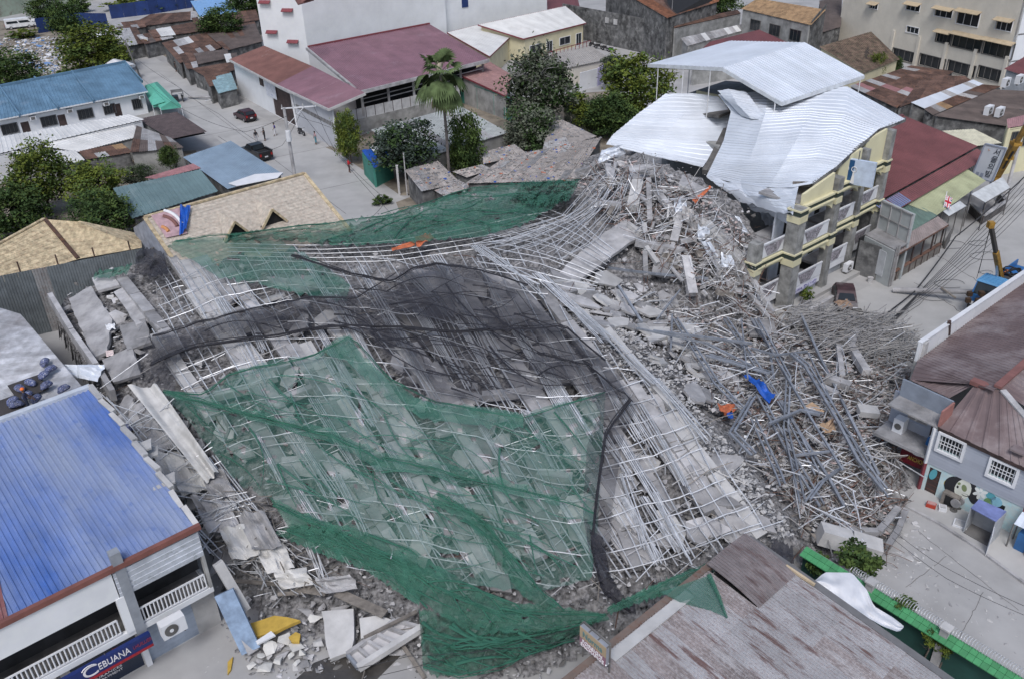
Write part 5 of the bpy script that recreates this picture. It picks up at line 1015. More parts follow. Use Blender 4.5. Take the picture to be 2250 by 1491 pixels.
for k in range(9): MB().beam(lerp(bkR, cR, k / 9) + Z * R.uniform(-.1, .1), lerp(bkR, cR, (k + .9) / 9) + Z * R.uniform(-.1, .1) + DA * R.uniform(-.1, .25), .25, .3, tw=R.uniform(-.3, .3)).build('broken_verge', conc_l, lb)
for i, (px, py) in enumerate(((285, 985), (335, 1060), (300, 1000))): 
    p = P(px, py, 7.1 - i * .2); MB().hexa([p, p + DA * 1.1, p + DA * .8 + DB * .8, p - DA * .2 + DB * .7], [x + Z * .1 for x in (p, p + DA * 1.1, p + DA * .8 + DB * .8, p - DA * .2 + DB * .7)]).build('loose_sheet', conc_l, lb)
# fascia wall
fz1, fz0 = 6.4, 4.95
for i, (u0, u1, mt) in enumerate(((.12, 3.9, M('stained_sheet', (.55, .58, .63), .6, .1, var=.15, sc=1, rnd=.03, rust=.3, rcol=(.3, .32, .34), rsc=1.2)), (3.95, LEN, white_w))):
    a, b = cR - DA * u0, cR - DA * u1
    if i == 0:
        for k in range(5):
            z0 = fz0 + (fz1 - fz0) * k / 5; MB().hexa([XY(a, z0) + DB * .0, XY(b, z0), XY(b, z0) - DB * .2, XY(a, z0) - DB * .2], [XY(a, z0 + .28) + DB * .05, XY(b, z0 + .28) + DB * .05, XY(b, z0 + .28) - DB * .2, XY(a, z0 + .28) - DB * .2]).build('fascia_board', mt, lb)
    else: MB().hexa([XY(a, fz0), XY(b, fz0), XY(b, fz0) - DB * .2, XY(a, fz0) - DB * .2], [XY(a, fz1), XY(b, fz1), XY(b, fz1) - DB * .2, XY(a, fz1) - DB * .2]).build('fascia_wall', mt, lb)
# balcony slab, rails, back wall
q = [XY(cR - DA * .1, 2.65), XY(bL, 2.65), XY(bL, 2.65) - DB * 11, XY(cR - DA * .1, 2.65) - DB * 11]; MB().hexa(q, [p + Z * .3 for p in q]).build('balcony_slab', white_w, lb)
q = [XY(cR - DA * .3, 2.96) - DB * .2, XY(bL, 2.96) - DB * .2, XY(bL, 2.96) - DB * 2, XY(cR - DA * .3, 2.96) - DB * 2]; MB().hexa(q, [p + Z * .02 for p in q]).build('balcony_floor', conc_d, lb)  # dark sheet over the slab, painted shade inside the balcony opening
wall(lb, cR - DA * .1 - DB * 1.5, bL - DB * 1.5, 2.99, 6.3, M('dim_inner', (.03, .03, .033), .8, var=.5, sc=.6), cR - DB * 6 - DA * 8, nm='inner_wall')  # near-black wall colour carries the shade of the balcony recess
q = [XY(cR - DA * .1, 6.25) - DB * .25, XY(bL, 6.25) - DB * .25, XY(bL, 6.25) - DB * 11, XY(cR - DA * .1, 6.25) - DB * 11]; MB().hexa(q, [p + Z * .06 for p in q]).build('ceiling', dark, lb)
wall(lb, cR - DA * .1, cR - DA * .1 - DB * 13, 2.95, 6.5, m_greyw, cR - DA * 5 - DB * 5, [(.3, 2.2, 3, 4.9)], nm='end_wall')
for u0, u1 in ((.35, 3.75), (4.35, 9.3)):
    a, b = XY(cR - DA * u0, 0) - DB * .06, XY(cR - DA * u1, 0) - DB * .06
    MB().beam(a + Z * 3.85, b + Z * 3.85, .07, .07).build('rail', white_p, lb); MB().beam(a + Z * 3.05, b + Z * 3.05, .07, .07).build('rail', white_p, lb)
    n = int((b - a).length / .17)
    for k in range(n + 1): q_ = lerp(a, b, k / n); MB().beam(q_ + Z * 3.05, q_ + Z * 3.85, .05, .05).build('baluster', white_p, lb)
for u in (3.95, 9.45): MB().beam(XY(cR - DA * u, 2.9) - DB * .1, XY(cR - DA * u, 5.0) - DB * .1, .35, .3, up=DB).build('pier', white_w, lb)
# grey post standing proud of the facade
pb = P(307, 1380, 2.6); MB().beam(XY(pb, 2.4) + DB * .1, XY(pb, 7.35) + DB * .1, .42, .42, up=DB).build('post', M('post_grey', (.26, .28, .31), .7, rnd=.0), lb)
# ground floor
gfl = -DB * .6; ga0, gb0 = XY(cR, 0) + gfl, XY(bL, 0) + gfl
sh0, sh1 = 1.12, 3.45
wall(lb, ga0, gb0, 0, 2.65, conc_l, ga0 - DB * 5, [(sh0, sh1, .02, 2.3), (sh1 + .35, sh1 + 3.2, .05, 2.2), (sh1 + 3.6, 14, .05, 2.2)])
for k in range(18): z = .06 + k * .125; MB().beam(ga0 - DA * sh0 - DB * .08 + Z * z, ga0 - DA * sh1 - DB * .08 + Z * z, .04, .115, tw=.2).build('shutter_slat', M('shutter_steel', (.33, .38, .46), .5, .3, rnd=.05), lb)
for k in range(7): MB().box(ga0 - DA * (sh0 + .3 + k * .38) + DB * .03 + Z * 2.45, .2, .06, .2, (DA, DB, Z)).build('vent_block', dark, lb)
MB().beam(ga0 - DA * (sh1 + .17) + DB * .08, ga0 - DA * (sh1 + .17) + DB * .08 + Z * 2.4, .26, .2, up=DB).build('door_jamb', white_p, lb)
win = MB().beam(ga0 - DA * (sh1 + .35) - DB * .05 + Z * 1.1, ga0 - DA * (sh1 + 3.2) - DB * .05 + Z * 1.1, .04, 2.1).build('shop_window', M('shop_navy', (.015, .025, .05), .25, rnd=0), lb)
iw = M('ink_white', (.7, .68, .7), .6, rnd=0)
wx = DA; wo = ga0 - DA * (sh1 + 2.0) - DB * .028
for k, s_ in enumerate(('PERA PADALA', 'PAWNING', 'GAMES LOAD', 'INSURANCES', 'BILLS PAYMENT')): text(win, s_, wo + Z * (1.35 - k * .2), wx, Z, .17, iw, fit=1.5, ext=.006)
MB().prism([wo + DA * .55 + Z * 1.55, wo + DA * .8 + Z * 1.5, wo + DA * .85 + Z * 1.9, wo + DA * .6 + Z * 1.95], DB * .01).build('printed_figure', M('cab_red', (.35, .04, .02), .6), win)
MB().box(ga0 - DA * .9 - DB * .1 + Z * 1.1, 1.2, .04, 2.1, (DA, DB, Z)).build('dark_door', dark, lb)
acunit('white air conditioner unit fixed above the roller shutter', XY(P(376, 1372, 2.6), 2.35) + DB * .25, (DA, -DB), s=1.15)
# Cebuana sign
t = thing('pawnshop_sign', 'long navy shop sign with white and red lettering over the shop window', 'sign', XY(P(250, 1440, 2.4), 2.0))
s0, s1 = P(329, 1391, 2.62), P(130, 1497, 2.62); s0 = XY(s0, 0); s1 = XY(s1, 0); su = DA; sw = (s1 - s0).length; sc_ = (s0 + s1) / 2 + Z * 2.32
sax = (DA, DB, Z)
MB().box(sc_, sw, .22, .78, sax).build('board', M('sign_navy', (.006, .02, .12), .4, var=.05, rnd=0), t)
MB().box(sc_ + DB * .12 - Z * .32, sw, .02, .14, sax).build('red_strip', M('sign_red', (.30, .012, .02), .5, var=.2, sc=5, rnd=0), t)
c0x = sc_ + DB * .115 + Z * .08
text(t, 'C', c0x - DA * (sw / 2 - (sw - 5.6) - .35) , DA, Z, .78, iw, nm='large_letter') if False else None
vis = [(P(172, 1470, 2.3) - sc_).dot(DA), (P(204, 1448, 2.3) - sc_).dot(DA), (P(278, 1412, 2.3) - sc_).dot(DA), (P(280, 1412, 2.3) - sc_).dot(DA), (P(335, 1398, 2.3) - sc_).dot(DA)]
text(t, 'C', c0x + DA * (vis[0] + .35), DA, Z, .82, iw, nm='large_letter', fit=.6)
arc = [c0x + DB * .02 + DA * (vis[0] + .35 + .34 * math.cos(a)) + Z * (.12 + .26 * math.sin(a)) for a in [math.pi * (.15 + .12 * k) for k in range(7)]]
MB().tube(arc, .025, 4).build('emblem_arc', iw, t)
text(t, 'EBUANA', c0x + DA * (vis[1] + vis[2]) / 2, DA, Z, .52, iw, fit=(vis[2] - vis[1]) * .95)
text(t, 'LHUILLIER', c0x + DA * (vis[3] + vis[4]) / 2, DA, Z, .28, M('sign_dull_red', (.22, .03, .07), .5, rnd=0), fit=(vis[4] - vis[3]) * .85)
MB().beam(sc_ + Z * .42 - DB * .05, sc_ + Z * .42 - DB * .05 + DA * .01, .1, .1).build('bracket', conc_d, t)
MB().hexa([P(64, 1476, 2.6), P(118, 1462, 2.6), P(122, 1500, 1.6), P(60, 1510, 1.6)], [p + DB * .2 for p in (P(64, 1476, 2.6), P(118, 1462, 2.6), P(122, 1500, 1.6), P(60, 1510, 1.6))]).build('small_sign', m_beige, label='blank cream sign panel beside the navy shop sign', cat='sign')
# ------------------------------------------------------------------ silver roof with sacks, left edge
t = thing('side_shed', 'low shed with shiny corrugated roof strewn with rubble and sacks', 'shed', P(60, 860))
sA, sB, sC, sD = P(-120, 640, 4.8), P(45, 690, 4.8), P(190, 860, 4.0), P(-100, 960, 4.0)
sheets(t, sA, sD, sC, sB, M('wet_silver', (.5, .51, .54), .35, .3, var=.2, rnd=.12, dust=.4, dcol=(.22, .2, .2), dsc=.3), w=1.0, pitch=.2, h=.03)
for a, b in ((sA, sD), (sD, sC), (sC, sB)): wall(t, a, b, 0, a.z - .1, m_greyw, (sA + sC) / 2, zt=b.z - .1)
for (px, py, w_, l_) in ((62, 850, 1.8, 2.2), (8, 895, 2.2, 2.0)): MB().box(P(px, py, 4.35), w_, l_, .06, (DA, DB, Z)).build('brown_mat', M('mat_brown', (.05, .045, .045), .9, rnd=.05), t)
sackm = M('sack_blue', (.03, .05, .17), .7, var=.5, sc=5, rnd=.2, rust=.35, rcol=(.5, .5, .48), rsc=5)
for i, (px, py) in enumerate(((100, 800), (113, 815), (98, 828), (104, 850), (68, 845), (45, 858), (62, 873), (30, 885), (38, 893), (82, 880), (142, 858), (275, 945), (280, 950))):
    z = 4.42 if i < 11 else 3.0; p = P(px, py, z); mb = MB(); a = R.uniform(0, 3); ax = V(math.cos(a), math.sin(a), 0); s_ = .42
    pts = [p - ax * s_ + Z * .1, p - ax * s_ * .6 + Z * .2, p + Z * .22, p + ax * s_ * .6 + Z * .2, p + ax * s_ + Z * .1]
    i0 = len(mb.v); sd_ = ax.cross(Z)
    rr = [.08, .24, .27, .24, .06]
    for k, (c, r_) in enumerate(zip(pts, rr)):
        for j in range(8): mb.v.append(c + sd_ * (r_ * math.cos(j * math.pi / 4)) + Z * (r_ * .75 * math.sin(j * math.pi / 4)))
    for k in range(4):
        for j in range(8): mb.f.append((k * 8 + j, k * 8 + (j + 1) % 8, (k + 1) * 8 + (j + 1) % 8, (k + 1) * 8 + j)); mb.m.append(0)
    mb.f.append(tuple(range(7, -1, -1))); mb.f.append(tuple(range(32, 40))); mb.m += [0, 0]
    mb.build('sack', sackm, smooth=True, label='bulging blue and white printed sack' + (' on the shiny shed roof' if i < 11 else ' wedged in the gap beside the blue roof'), cat='sack', group='sacks on the shed roof' if i < 11 else 'sacks in the gap')
# ------------------------------------------------------------------ grey corrugated hoarding along the site
t = thing('hoarding', 'tall dark grey corrugated hoarding beside the straw roofs', 'fence', P(150, 650, 0))
h0, h1 = P(-60, 618, 5.4), P(312, 546, 5.4)
hz_ = 5.4; n = 12
for k in range(n):
    a, b = XY(lerp(h0, h1, k / n), 0), XY(lerp(h0, h1, (k + .99) / n), 0); mt = M('hoarding_grey', (.16, .18, .19), .7, .1, var=.15, rnd=.16, dust=.2) if k != 4 else m_galvold
    sheets(t, a + Z * hz_, b + Z * hz_, b, a, mt, w=9, pitch=.18, h=.04, nm='sheet')
for k in range(5): q = XY(lerp(h0, h1, .05 + k * .22), 0); MB().beam(q - DB * .1, q + Z * (hz_ + .8) - DB * .1, .08, .08).build('post', m_rusty, t)
# ------------------------------------------------------------------ straw roofs
t = thing('straw_roof_house', 'house with hipped bamboo straw roof weathered brown', 'house', P(150, 640))
zt_, ze = 6.6, 4.4
a1, a2 = P(98, 482, zt_), P(170, 487, zt_); e1_, e2_, e3_ = P(-70, 645, ze), P(172, 570, ze), P(312, 545, ze)
wst = P(-60, 568, 5.8)
def strips(par, A, B, C, D, mat, n=14, nm='straw_course', th=.025):
    for k in range(n):
        v0, v1 = k / n, (k + 1.12) / n if k < n - 1 else 1
        p = [lerp(A, D, v0), lerp(B, C, v0), lerp(B, C, v1), lerp(A, D, v1)]; nrm = (p[1] - p[0]).cross(p[3] - p[0]); nrm = nrm.normalized() if nrm.length > 1e-6 else Z
        if nrm.z < 0: nrm = -nrm
        g = []
        m_ = 16
        for v in (0, .5, 1): g.append([lerp(lerp(p[0], p[1], u / m_), lerp(p[3], p[2], u / m_), v) + nrm * (v * th + R.uniform(-.006, .006)) for u in range(m_ + 1)])
        MB().grid(g).build(nm, mat, par)
strips(t, wst, a1, e2_, e1_, m_thatch, 10); strips(t, a1, a2, e3_, e2_, m_thatch, 10); strips(t, a2, a2 + DA * .2, e3_ + DA * 1.0 - DB * 3, e3_, m_thatch, 6)
MB().beam(a1 + Z * .08, e2_ + Z * .1, .3, .1).build('hip_board', m_rusty, t); MB().beam(wst + Z * .05, a1 + Z * .08, .25, .1).build('ridge_board', m_thatch, t)
wall(t, e1_ - DB * .5, e2_ - DB * .6, 0, 4.2, m_greyw, a1); wall(t, e2_ - DB * .6, e3_ - DB * .6, 0, 4.2, m_greyw, a1); 
t = thing('straw_roof_hall', 'long hall with pale straw roof, two dormers and painted banner', 'hall', P(520, 560))
zr, zl = 7.4, 4.0
hA, hB = P(318, 479, zr), P(670, 383, zr); hC, hD = P(745, 476, 4.9), P(362, 560, 4.9)
hB = hA + DA * (hB - hA).dot(DA); hD = hA + (P(745, 476, 4.9) - P(670, 383, zr)); hC = hB + (P(745, 476, 4.9) - P(670, 383, zr))
sl = (hD - hA) * 1.35; hC = hB + sl; hD = hA + sl
strips(t, hA, hB, hC, hD, m_thatch2, 22)
bkA = hA - V(sl.x, sl.y, -sl.z) * .6; bkB = hB - V(sl.x, sl.y, -sl.z) * .6
strips(t, hA, hB, bkB, bkA, m_thatch2, 10)
MB().beam(hA + Z * .08, hB + Z * .08, .3, .14).build('ridge_board', m_thatch, t); MB().beam(hB + Z * .06, hC + Z * .06, .3, .12).build('verge_board', m_thatch, t); MB().beam(hA + Z * .06, hD + Z * .06, .3, .12).build('verge_board', m_thatch, t)
wall(t, hD - DB * .5, hC - DB * .5, 0, hD.z - .1, m_greyw, hA, nm='wall')
m_ply = M('grey_plywood', (.28, .30, .35), .85, var=.25, sc=1.2, rnd=.06)
pl = [hA - Z * .1 + DA * .1, hD - Z * .1 + DA * .1, XY(hD + DA * .1, 0), XY(bkA + DA * .1, 0), bkA - Z * .1 + DA * .1]; MB().prism(pl, DA * .1).build('gable_wall', m_ply, t)
pl = [hB - Z * .1 - DA * .2, hC - Z * .1 - DA * .2, XY(hC - DA * .2, 0), XY(bkB - DA * .2, 0), bkB - Z * .1 - DA * .2]; MB().prism(pl, DA * .1).build('gable_wall', m_ply, t)
# dormers: small gables growing out of the slope
sln = sl.normalized()
for (bx_, by_, ax_, ay_) in ((559, 438, 602, 470), (478, 464, 520, 497)):
    nrm_ = DA.cross(sl).normalized(); nrm_ = nrm_ if nrm_.z > 0 else -nrm_
    def onroof(x, y): d2 = ray(x, y); tt = (hA - V(0, 0, CAMH)).dot(nrm_) / d2.dot(nrm_); return V(0, 0, CAMH) + d2 * tt
    back = onroof(bx_, by_); dist = 2.9; tip = back + V(sl.x, sl.y, 0).normalized() * dist
    foot = tip + Z * (sl.z / V(sl.x, sl.y, 0).length * dist)
    l_, r_ = foot - DA * 1.15, foot + DA * 1.15
    tp = tip + V(sl.x, sl.y, 0).normalized() * .3
    strips(t, back, tp, r_ + V(sl.x, sl.y, 0).normalized() * .3, back + DA * .02, m_thatch2, 1, 'dormer_roof'); strips(t, back, tp, l_ + V(sl.x, sl.y, 0).normalized() * .3, back - DA * .02, m_thatch2, 1, 'dormer_roof')
    MB().prism([tip - Z * .1, l_ + Z * .02, r_ + Z * .02], V(sl.x, sl.y, 0).normalized() * -.1).build('dormer_opening', dark, t)
    hdv = V(sl.x, sl.y, 0).normalized() * .3; MB().beam(tp, l_ + hdv, .12, .18).beam(tp, r_ + hdv, .12, .18).build('dormer_board', m_thatch, t)
# painted banner and blue tarp lying on the slope
def onr(x, y, k=.15): return onroof(x, y) + nrm_ * k
bt_ = thing('painted_banner', 'painted banner with orange and mauve arcs on the straw roof', 'banner', onr(368, 490))
MB().prism([onr(331, 476), onr(394, 460), onr(412, 516), onr(365, 526)], nrm_ * .02).build('cloth', M('banner_mauve', (.42, .28, .30), .8, var=.2, sc=2, rnd=0), bt_)
cx_ = onr(352, 520, .19)
for r_, mt in ((2.9, white_p), (2.3, M('banner_brown', (.2, .09, .08), .8)), (1.1, M('banner_orange', (.55, .25, .10), .8))):
    pts = [onr(352 + r_ * 21 * math.sin(a) * .9, 524 - r_ * 21 * math.cos(a) * .95, .19) for a in [0.15 + k * .13 for k in range(8)]]
    MB().tube([p for p in pts], .16, 5).build('painted_arc', mt, bt_)
crumple('blue tarpaulin with orange edge crumpled on the painted banner', [onr(396, 458, .3), onr(419, 460, .35), onr(410, 512, .35), onr(394, 522, .3)], M('tarp_blue', (.012, .09, .42), .5, var=.2, sc=2, rnd=0), .35, name='blue_tarpaulin', cat='tarpaulin', seed=4, ribs=False)
# ------------------------------------------------------------------ the collapsed building: a height field of rubble
CP = [ # (px, py, z) surveyed heights
 (560,1450,.2),(700,1470,.1),(900,1460,.1),(1000,1491,.1),(1100,1520,.1),(1200,1470,.3),(500,1400,.1),(1300,1400,.6),(1180,1420,1.0),(1050,1420,.8),(620,1380,.5),(760,1390,.5),(860,1400,.4),
 (1400,1350,1.8),(1500,1290,2.3),(1600,1230,2.4),(1700,1215,1.8),(1760,1225,.9),(1850,1235,.5),(1940,1210,.3),(1990,1180,.0),(2020,1080,.0),(1975,1010,.8),(1970,900,1.2),(2000,800,.8),(2020,720,.1),
 (1930,690,.1),(1850,690,.4),(1780,700,1.0),(1700,690,1.3),(1650,670,1.9),(1890,760,1.0),(1870,860,1.5),
 (1640,590,4.4),(1625,465,6.9),(1650,505,5.9),(1600,540,5.8),(1560,470,7.5),(1540,420,8.2),(1490,375,8.6),(1440,360,8.7),(1400,340,8.5),(1370,345,7.8),(1330,350,6.0),(1300,400,5.4),(1250,400,4.8),(1290,350,4.2),
 (1040,425,4.3),(900,458,4.2),(745,496,4.2),(560,518,4.6),(430,525,5.0),(355,545,5.0),(300,575,4.6),(220,600,4.4),
 (120,660,3.6),(160,740,3.0),(210,830,2.6),(250,900,2.2),(300,960,2.2),(380,1060,2.2),(450,1170,1.8),(500,1260,1.0),(520,1330,.5),
 (250,700,4.0),(300,800,3.8),(380,870,4.0),(450,980,3.4),(520,1100,2.9),(600,1230,1.8),
 (450,620,5.2),(600,640,5.4),(780,600,5.2),(900,600,5.2),(1000,590,5.6),(1100,560,5.8),(1250,520,6.2),(1380,480,6.8),(1330,560,5.8),
 (450,780,4.8),(600,850,4.9),(750,780,5.1),(900,850,4.9),(1050,700,5.6),(1150,780,5.4),(1250,640,5.6),(1300,740,5.5),
 (700,1050,3.7),(1000,1050,3.9),(850,960,4.3),(1300,1000,4.3),(1200,900,4.8),(1450,900,4.9),(1400,1000,4.1),(1530,1080,3.7),
 (1350,750,5.4),(1450,850,5.2),(1530,930,4.7),(1600,1010,4.2),(1680,1110,3.3),(1730,1180,2.4),
 (1420,720,3.4),(1500,780,2.8),(1580,850,2.5),(1660,950,2.1),(1730,1060,1.7),(1790,1150,1.1),
 (1400,640,4.2),(1450,580,5.0),(1500,640,3.8),(1580,650,3.0),(1550,740,2.5),(1650,800,2.0),(1750,850,1.8),(1780,960,1.6),(1850,1000,1.4),(1870,1100,1.0),
 (720,1200,2.5),(820,1250,2.1),(920,1270,2.0),(1100,1230,2.6),(1250,1230,2.6),(1400,1180,2.9),(1550,1180,2.8),(1640,1160,2.7),(1000,1330,1.6),(1250,1330,1.9),(900,1340,.9),(760,1310,.9),(660,1310,.7)]
cw = np.array([tuple(P(*c)) for c in CP])
def _tps(r2): return np.where(r2 > 1e-9, r2 * np.log(np.maximum(r2, 1e-9)), 0)
_n = len(cw); _D = ((cw[:, None, :2] - cw[None, :, :2]) ** 2).sum(-1); _K = _tps(_D) + np.eye(_n) * 4.0
_Pm = np.c_[np.ones(_n), cw[:, :2]]; _Amat = np.block([[_K, _Pm], [_Pm.T, np.zeros((3, 3))]]); _sol = np.linalg.solve(_Amat, np.r_[cw[:, 2], np.zeros(3)])
def HFv(xy):
    d = ((xy[:, None, :] - cw[None, :, :2]) ** 2).sum(-1)
    return _tps(d) @ _sol[:_n] + _sol[_n] + xy @ _sol[_n + 1:]
# table of the field
GX0, GX1, GY0, GY1, ST = -42.0, 34.0, 20.0, 92.0, .4
_gx = np.arange(GX0, GX1 + ST, ST); _gy = np.arange(GY0, GY1 + ST, ST)
_T = HFv(np.stack(np.meshgrid(_gx, _gy, indexing='ij'), -1).reshape(-1, 2)).reshape(len(_gx), len(_gy))
OUT = [(130, 640), (230, 590), (310, 552), (355, 530), (560, 505), (745, 485), (900, 446), (1040, 412), (1250, 388), (1280, 340), (1330, 318), (1400, 318), (1480, 350), (1550, 380), (1640, 438), (1674, 515), (1665, 640), (1720, 690), (1800, 672), (1900, 676), (1990, 690), (2030, 740), (2010, 850), (1990, 960), (2010, 1060), (2005, 1150), (1960, 1225), (1850, 1248), (1760, 1240), (1700, 1225), (1560, 1260), (1340, 1400), (1180, 1490), (930, 1491), (560, 1485), (490, 1400), (470, 1240), (420, 1110), (330, 990), (250, 900), (200, 845), (150, 760), (110, 690)]
_ow = None
def H(x, y):
    i = (x - GX0) / ST; j = (y - GY0) / ST
    i0 = min(max(int(i), 0), len(_gx) - 2); j0 = min(max(int(j), 0), len(_gy) - 2); fx = min(1, max(0, i - i0)); fy = min(1, max(0, j - j0))
    return float((_T[i0, j0] * (1 - fx) + _T[i0 + 1, j0] * fx) * (1 - fy) + (_T[i0, j0 + 1] * (1 - fx) + _T[i0 + 1, j0 + 1] * fx) * fy)
def SR(px, py, off=0.):
    """point of the rubble surface (raised by off) seen at a photograph pixel"""
    d = ray(px, py); o = Vector((0, 0, CAMH)); t0 = (13.0 - CAMH) / d.z; t1 = (-.5 - CAMH) / d.z
    prev = t0
    for k in range(1, 61):
        t = t0 + (t1 - t0) * k / 60; p = o + d * t
        if p.z < max(0, H(p.x, p.y)) + off:
            a, b = prev, t
            for _ in range(8):
                m_ = (a + b) / 2; q = o + d * m_
                if q.z < max(0, H(q.x, q.y)) + off: b = m_
                else: a = m_
            return o + d * b
        prev = t
    return o + d * t1
def pin(px, py, poly=OUT):
    c = False; n = len(poly)
    for i in range(n):
        x0, y0 = poly[i]; x1, y1 = poly[(i + 1) % n]
        if (y0 > py) != (y1 > py) and px < (x1 - x0) * (py - y0) / (y1 - y0) + x0: c = not c
    return c
def proj(p):
    v = Vector(p) - Vector((0, 0, CAMH)); z = v.dot(FW); return 1125 + FPX * v.dot(RT) / z, 745.5 - FPX * v.dot(UP) / z
# mound mesh
st = .33; nx = int((GX1 - GX0) / st); ny = int((GY1 - GY0) / st); mb = MB(); idx = {}
hz_c = np.zeros((nx + 1, ny + 1)); ok = np.zeros((nx + 1, ny + 1), bool)
for i in range(nx + 1):
    for j in range(ny + 1):
        x, y = GX0 + i * st, GY0 + j * st; h = H(x, y); q = proj((x, y, max(h, 0)))
        ok[i, j] = pin(*q)
        n1 = noise.fractal(Vector((x * .9, y * .9, 0)), .8, 2.0, 4); n2 = noise.cell(Vector((x * 1.1, y * 1.1, 3)))
        hz_c[i, j] = h + .28 * n1 + .22 * (n2 - .5) - .4
for i in range(nx):
    for j in range(ny):
        if ok[i, j] and ok[i + 1, j] and ok[i, j + 1] and ok[i + 1, j + 1]:
            f = []
            for a, b in ((i, j), (i + 1, j), (i + 1, j + 1), (i, j + 1)):
                if (a, b) not in idx:
                    idx[(a, b)] = len(mb.v); e = 0
                    edge = not (0 < a < nx and 0 < b < ny and ok[a - 1, b] and ok[a + 1, b] and ok[a, b - 1] and ok[a, b + 1])
                    mb.v.append(V(GX0 + a * st, GY0 + b * st, max(-.05, hz_c[a, b]) if not edge else min(hz_c[a, b], max(0, hz_c[a, b] - 1.5))))
                f.append(idx[(a, b)])
            mb.f.append(tuple(f)); mb.m.append(0)
mb.build('rubble_mound', dust_m, label='grey mound of crushed concrete under the collapsed building', kind='stuff')
# ---- loose chunks: shapes shared
chunk_me = []
for s_ in range(8):
    rr = random.Random(s_); bm = bmesh.new(); 
    pts = [Vector((rr.uniform(-1, 1), rr.uniform(-1, 1), rr.uniform(-.55, .55) * (1 if s_ % 2 else .6))) for _ in range(11)]
    for p in pts: bm.verts.new(p)
    bmesh.ops.convex_hull(bm, input=bm.verts[:]); 
    for v in [v for v in bm.verts if not v.link_faces]: bm.verts.remove(v)
    me = bpy.data.meshes.new('chunk'); bm.to_mesh(me); bm.free(); me.materials.append(conc_l if s_ % 3 == 0 else conc); chunk_me.append(me)
def randpx(poly, rr):
    xs = [p[0] for p in poly]; ys = [p[1] for p in poly]
    while True:
        x, y = rr.uniform(min(xs), max(xs)), rr.uniform(min(ys), max(ys))
        if pin(x, y, poly): return x, y
REG = { 'among the twisted steel frames': [(1400,660),(1640,680),(1800,690),(1990,760),(1960,1000),(1960,1180),(1800,1190),(1690,1050),(1560,850)],
        'on the crest by the white roof': [(1260,400),(1340,335),(1440,365),(1560,430),(1650,520),(1640,640),(1480,620),(1380,520)],
        'under the scaffold grid': [(330,640),(700,680),(1150,760),(1420,900),(1640,1120),(1500,1210),(1200,1230),(820,1220),(560,1000)],
        'at the street edge of the site': [(520,1400),(700,1330),(900,1350),(880,1450),(620,1480),(540,1470)],
        'on the stepped slabs by the grey hoarding': [(140,670),(280,620),(330,760),(290,830),(210,790)] }
cnt = {'among the twisted steel frames': 85, 'on the crest by the white roof': 65, 'under the scaffold grid': 80, 'at the street edge of the site': 36, 'on the stepped slabs by the grey hoarding': 30}
rr = random.Random(5)
for nm, poly in REG.items():
    for k in range(cnt[nm]):
        p = SR(*randpx(poly, rr)); s_ = rr.choice([.2, .24, .3, .38, .5]) * (1.0 if 'street' not in nm else .75)
        o = bpy.data.objects.new('concrete_chunk', chunk_me[rr.randrange(8)]); COL.objects.link(o); o.location = p - Z * .05; o.scale = (s_ * rr.uniform(.8, 1.5), s_ * rr.uniform(.7, 1.2), s_ * rr.uniform(.5, .9)); o.rotation_euler = (rr.uniform(-.5, .5), rr.uniform(-.5, .5), rr.uniform(0, 6))
        tag(o, 'rough grey concrete chunk lying ' + nm, 'rubble', 'concrete chunks ' + nm)
def scatter(name, label, poly, n, smin, smax, mats, seed, off=0, flat_=.6):
    rr = random.Random(seed); mb = MB()
    for k in range(n):
        p = SR(*randpx(poly, rr)) + Z * (off - .05); s_ = smin * (smax / smin) ** (rr.random() ** 1.6); me = chunk_me[rr.randrange(8)]
        q = Matrix.Rotation(rr.uniform(0, 6.3), 3, 'Z') @ Matrix.Rotation(rr.uniform(-.7, .7), 3, 'X'); i0 = len(mb.v); mi = rr.randrange(len(mats)); sx, sy, sz = s_ * rr.uniform(.7, 1.6), s_ * rr.uniform(.6, 1.2), s_ * rr.uniform(.4, 1) * flat_ * 1.5
        for v in me.vertices: mb.v.append(p + q @ Vector((v.co.x * sx, v.co.y * sy, v.co.z * sz)))
        for f in me.polygons: mb.f.append(tuple(i0 + a for a in f.vertices)); mb.m.append(mi)
    return mb.build(name, mats, label=label, kind='stuff')
pinkish = M('pink_plaster', (.50, .40, .38), .9, var=.15, rnd=0); brick_o = M('orange_scrap', (.42, .16, .09), .85, rnd=0)
scatter('fine_rubble', 'broken concrete crumbs spread over the whole heap', OUT, 7500, .05, .22, [conc, dust_m, conc, conc_d, dust_m], 3)
scatter('fine_rubble', 'dense broken concrete on the crest beside the white roof', REG['on the crest by the white roof'], 2800, .05, .26, [conc, conc_l, conc_d, pinkish], 4)
scatter('fine_rubble', 'mixed rubble and scraps among the steel frames', REG['among the twisted steel frames'], 4200, .04, .26, [conc, conc_l, conc, conc_d, pinkish, wood_d], 6)
edge_poly = [(1190,590),(1290,660),(1400,750),(1500,860),(1620,1000),(1750,1180),(1700,1190),(1560,1040),(1430,900),(1330,780),(1240,700),(1180,640)]
scatter('fine_rubble', 'pale crushed edge of the topmost fallen slab', edge_poly, 2600, .04, .17, [conc_l, conc, conc_l], 8, off=.15)
street = [(1900,1210),(2000,1120),(2130,1240),(2240,1330),(2230,1440),(2060,1350),(1930,1270)]
def SG(px, py, off=0): return P(px, py, off)
_SR = SR
SR = SG; scatter('street_debris', 'small concrete bits sprinkled over the street by the green wall', street, 900, .03, .15, [conc, conc_l], 9, off=.02); scatter('street_debris', 'scattered crumbs on the ground in front of the shops', [(480,1400),(900,1400),(880,1491),(420,1491)], 260, .03, .12, [conc, conc_l, conc_l], 10, off=.02)
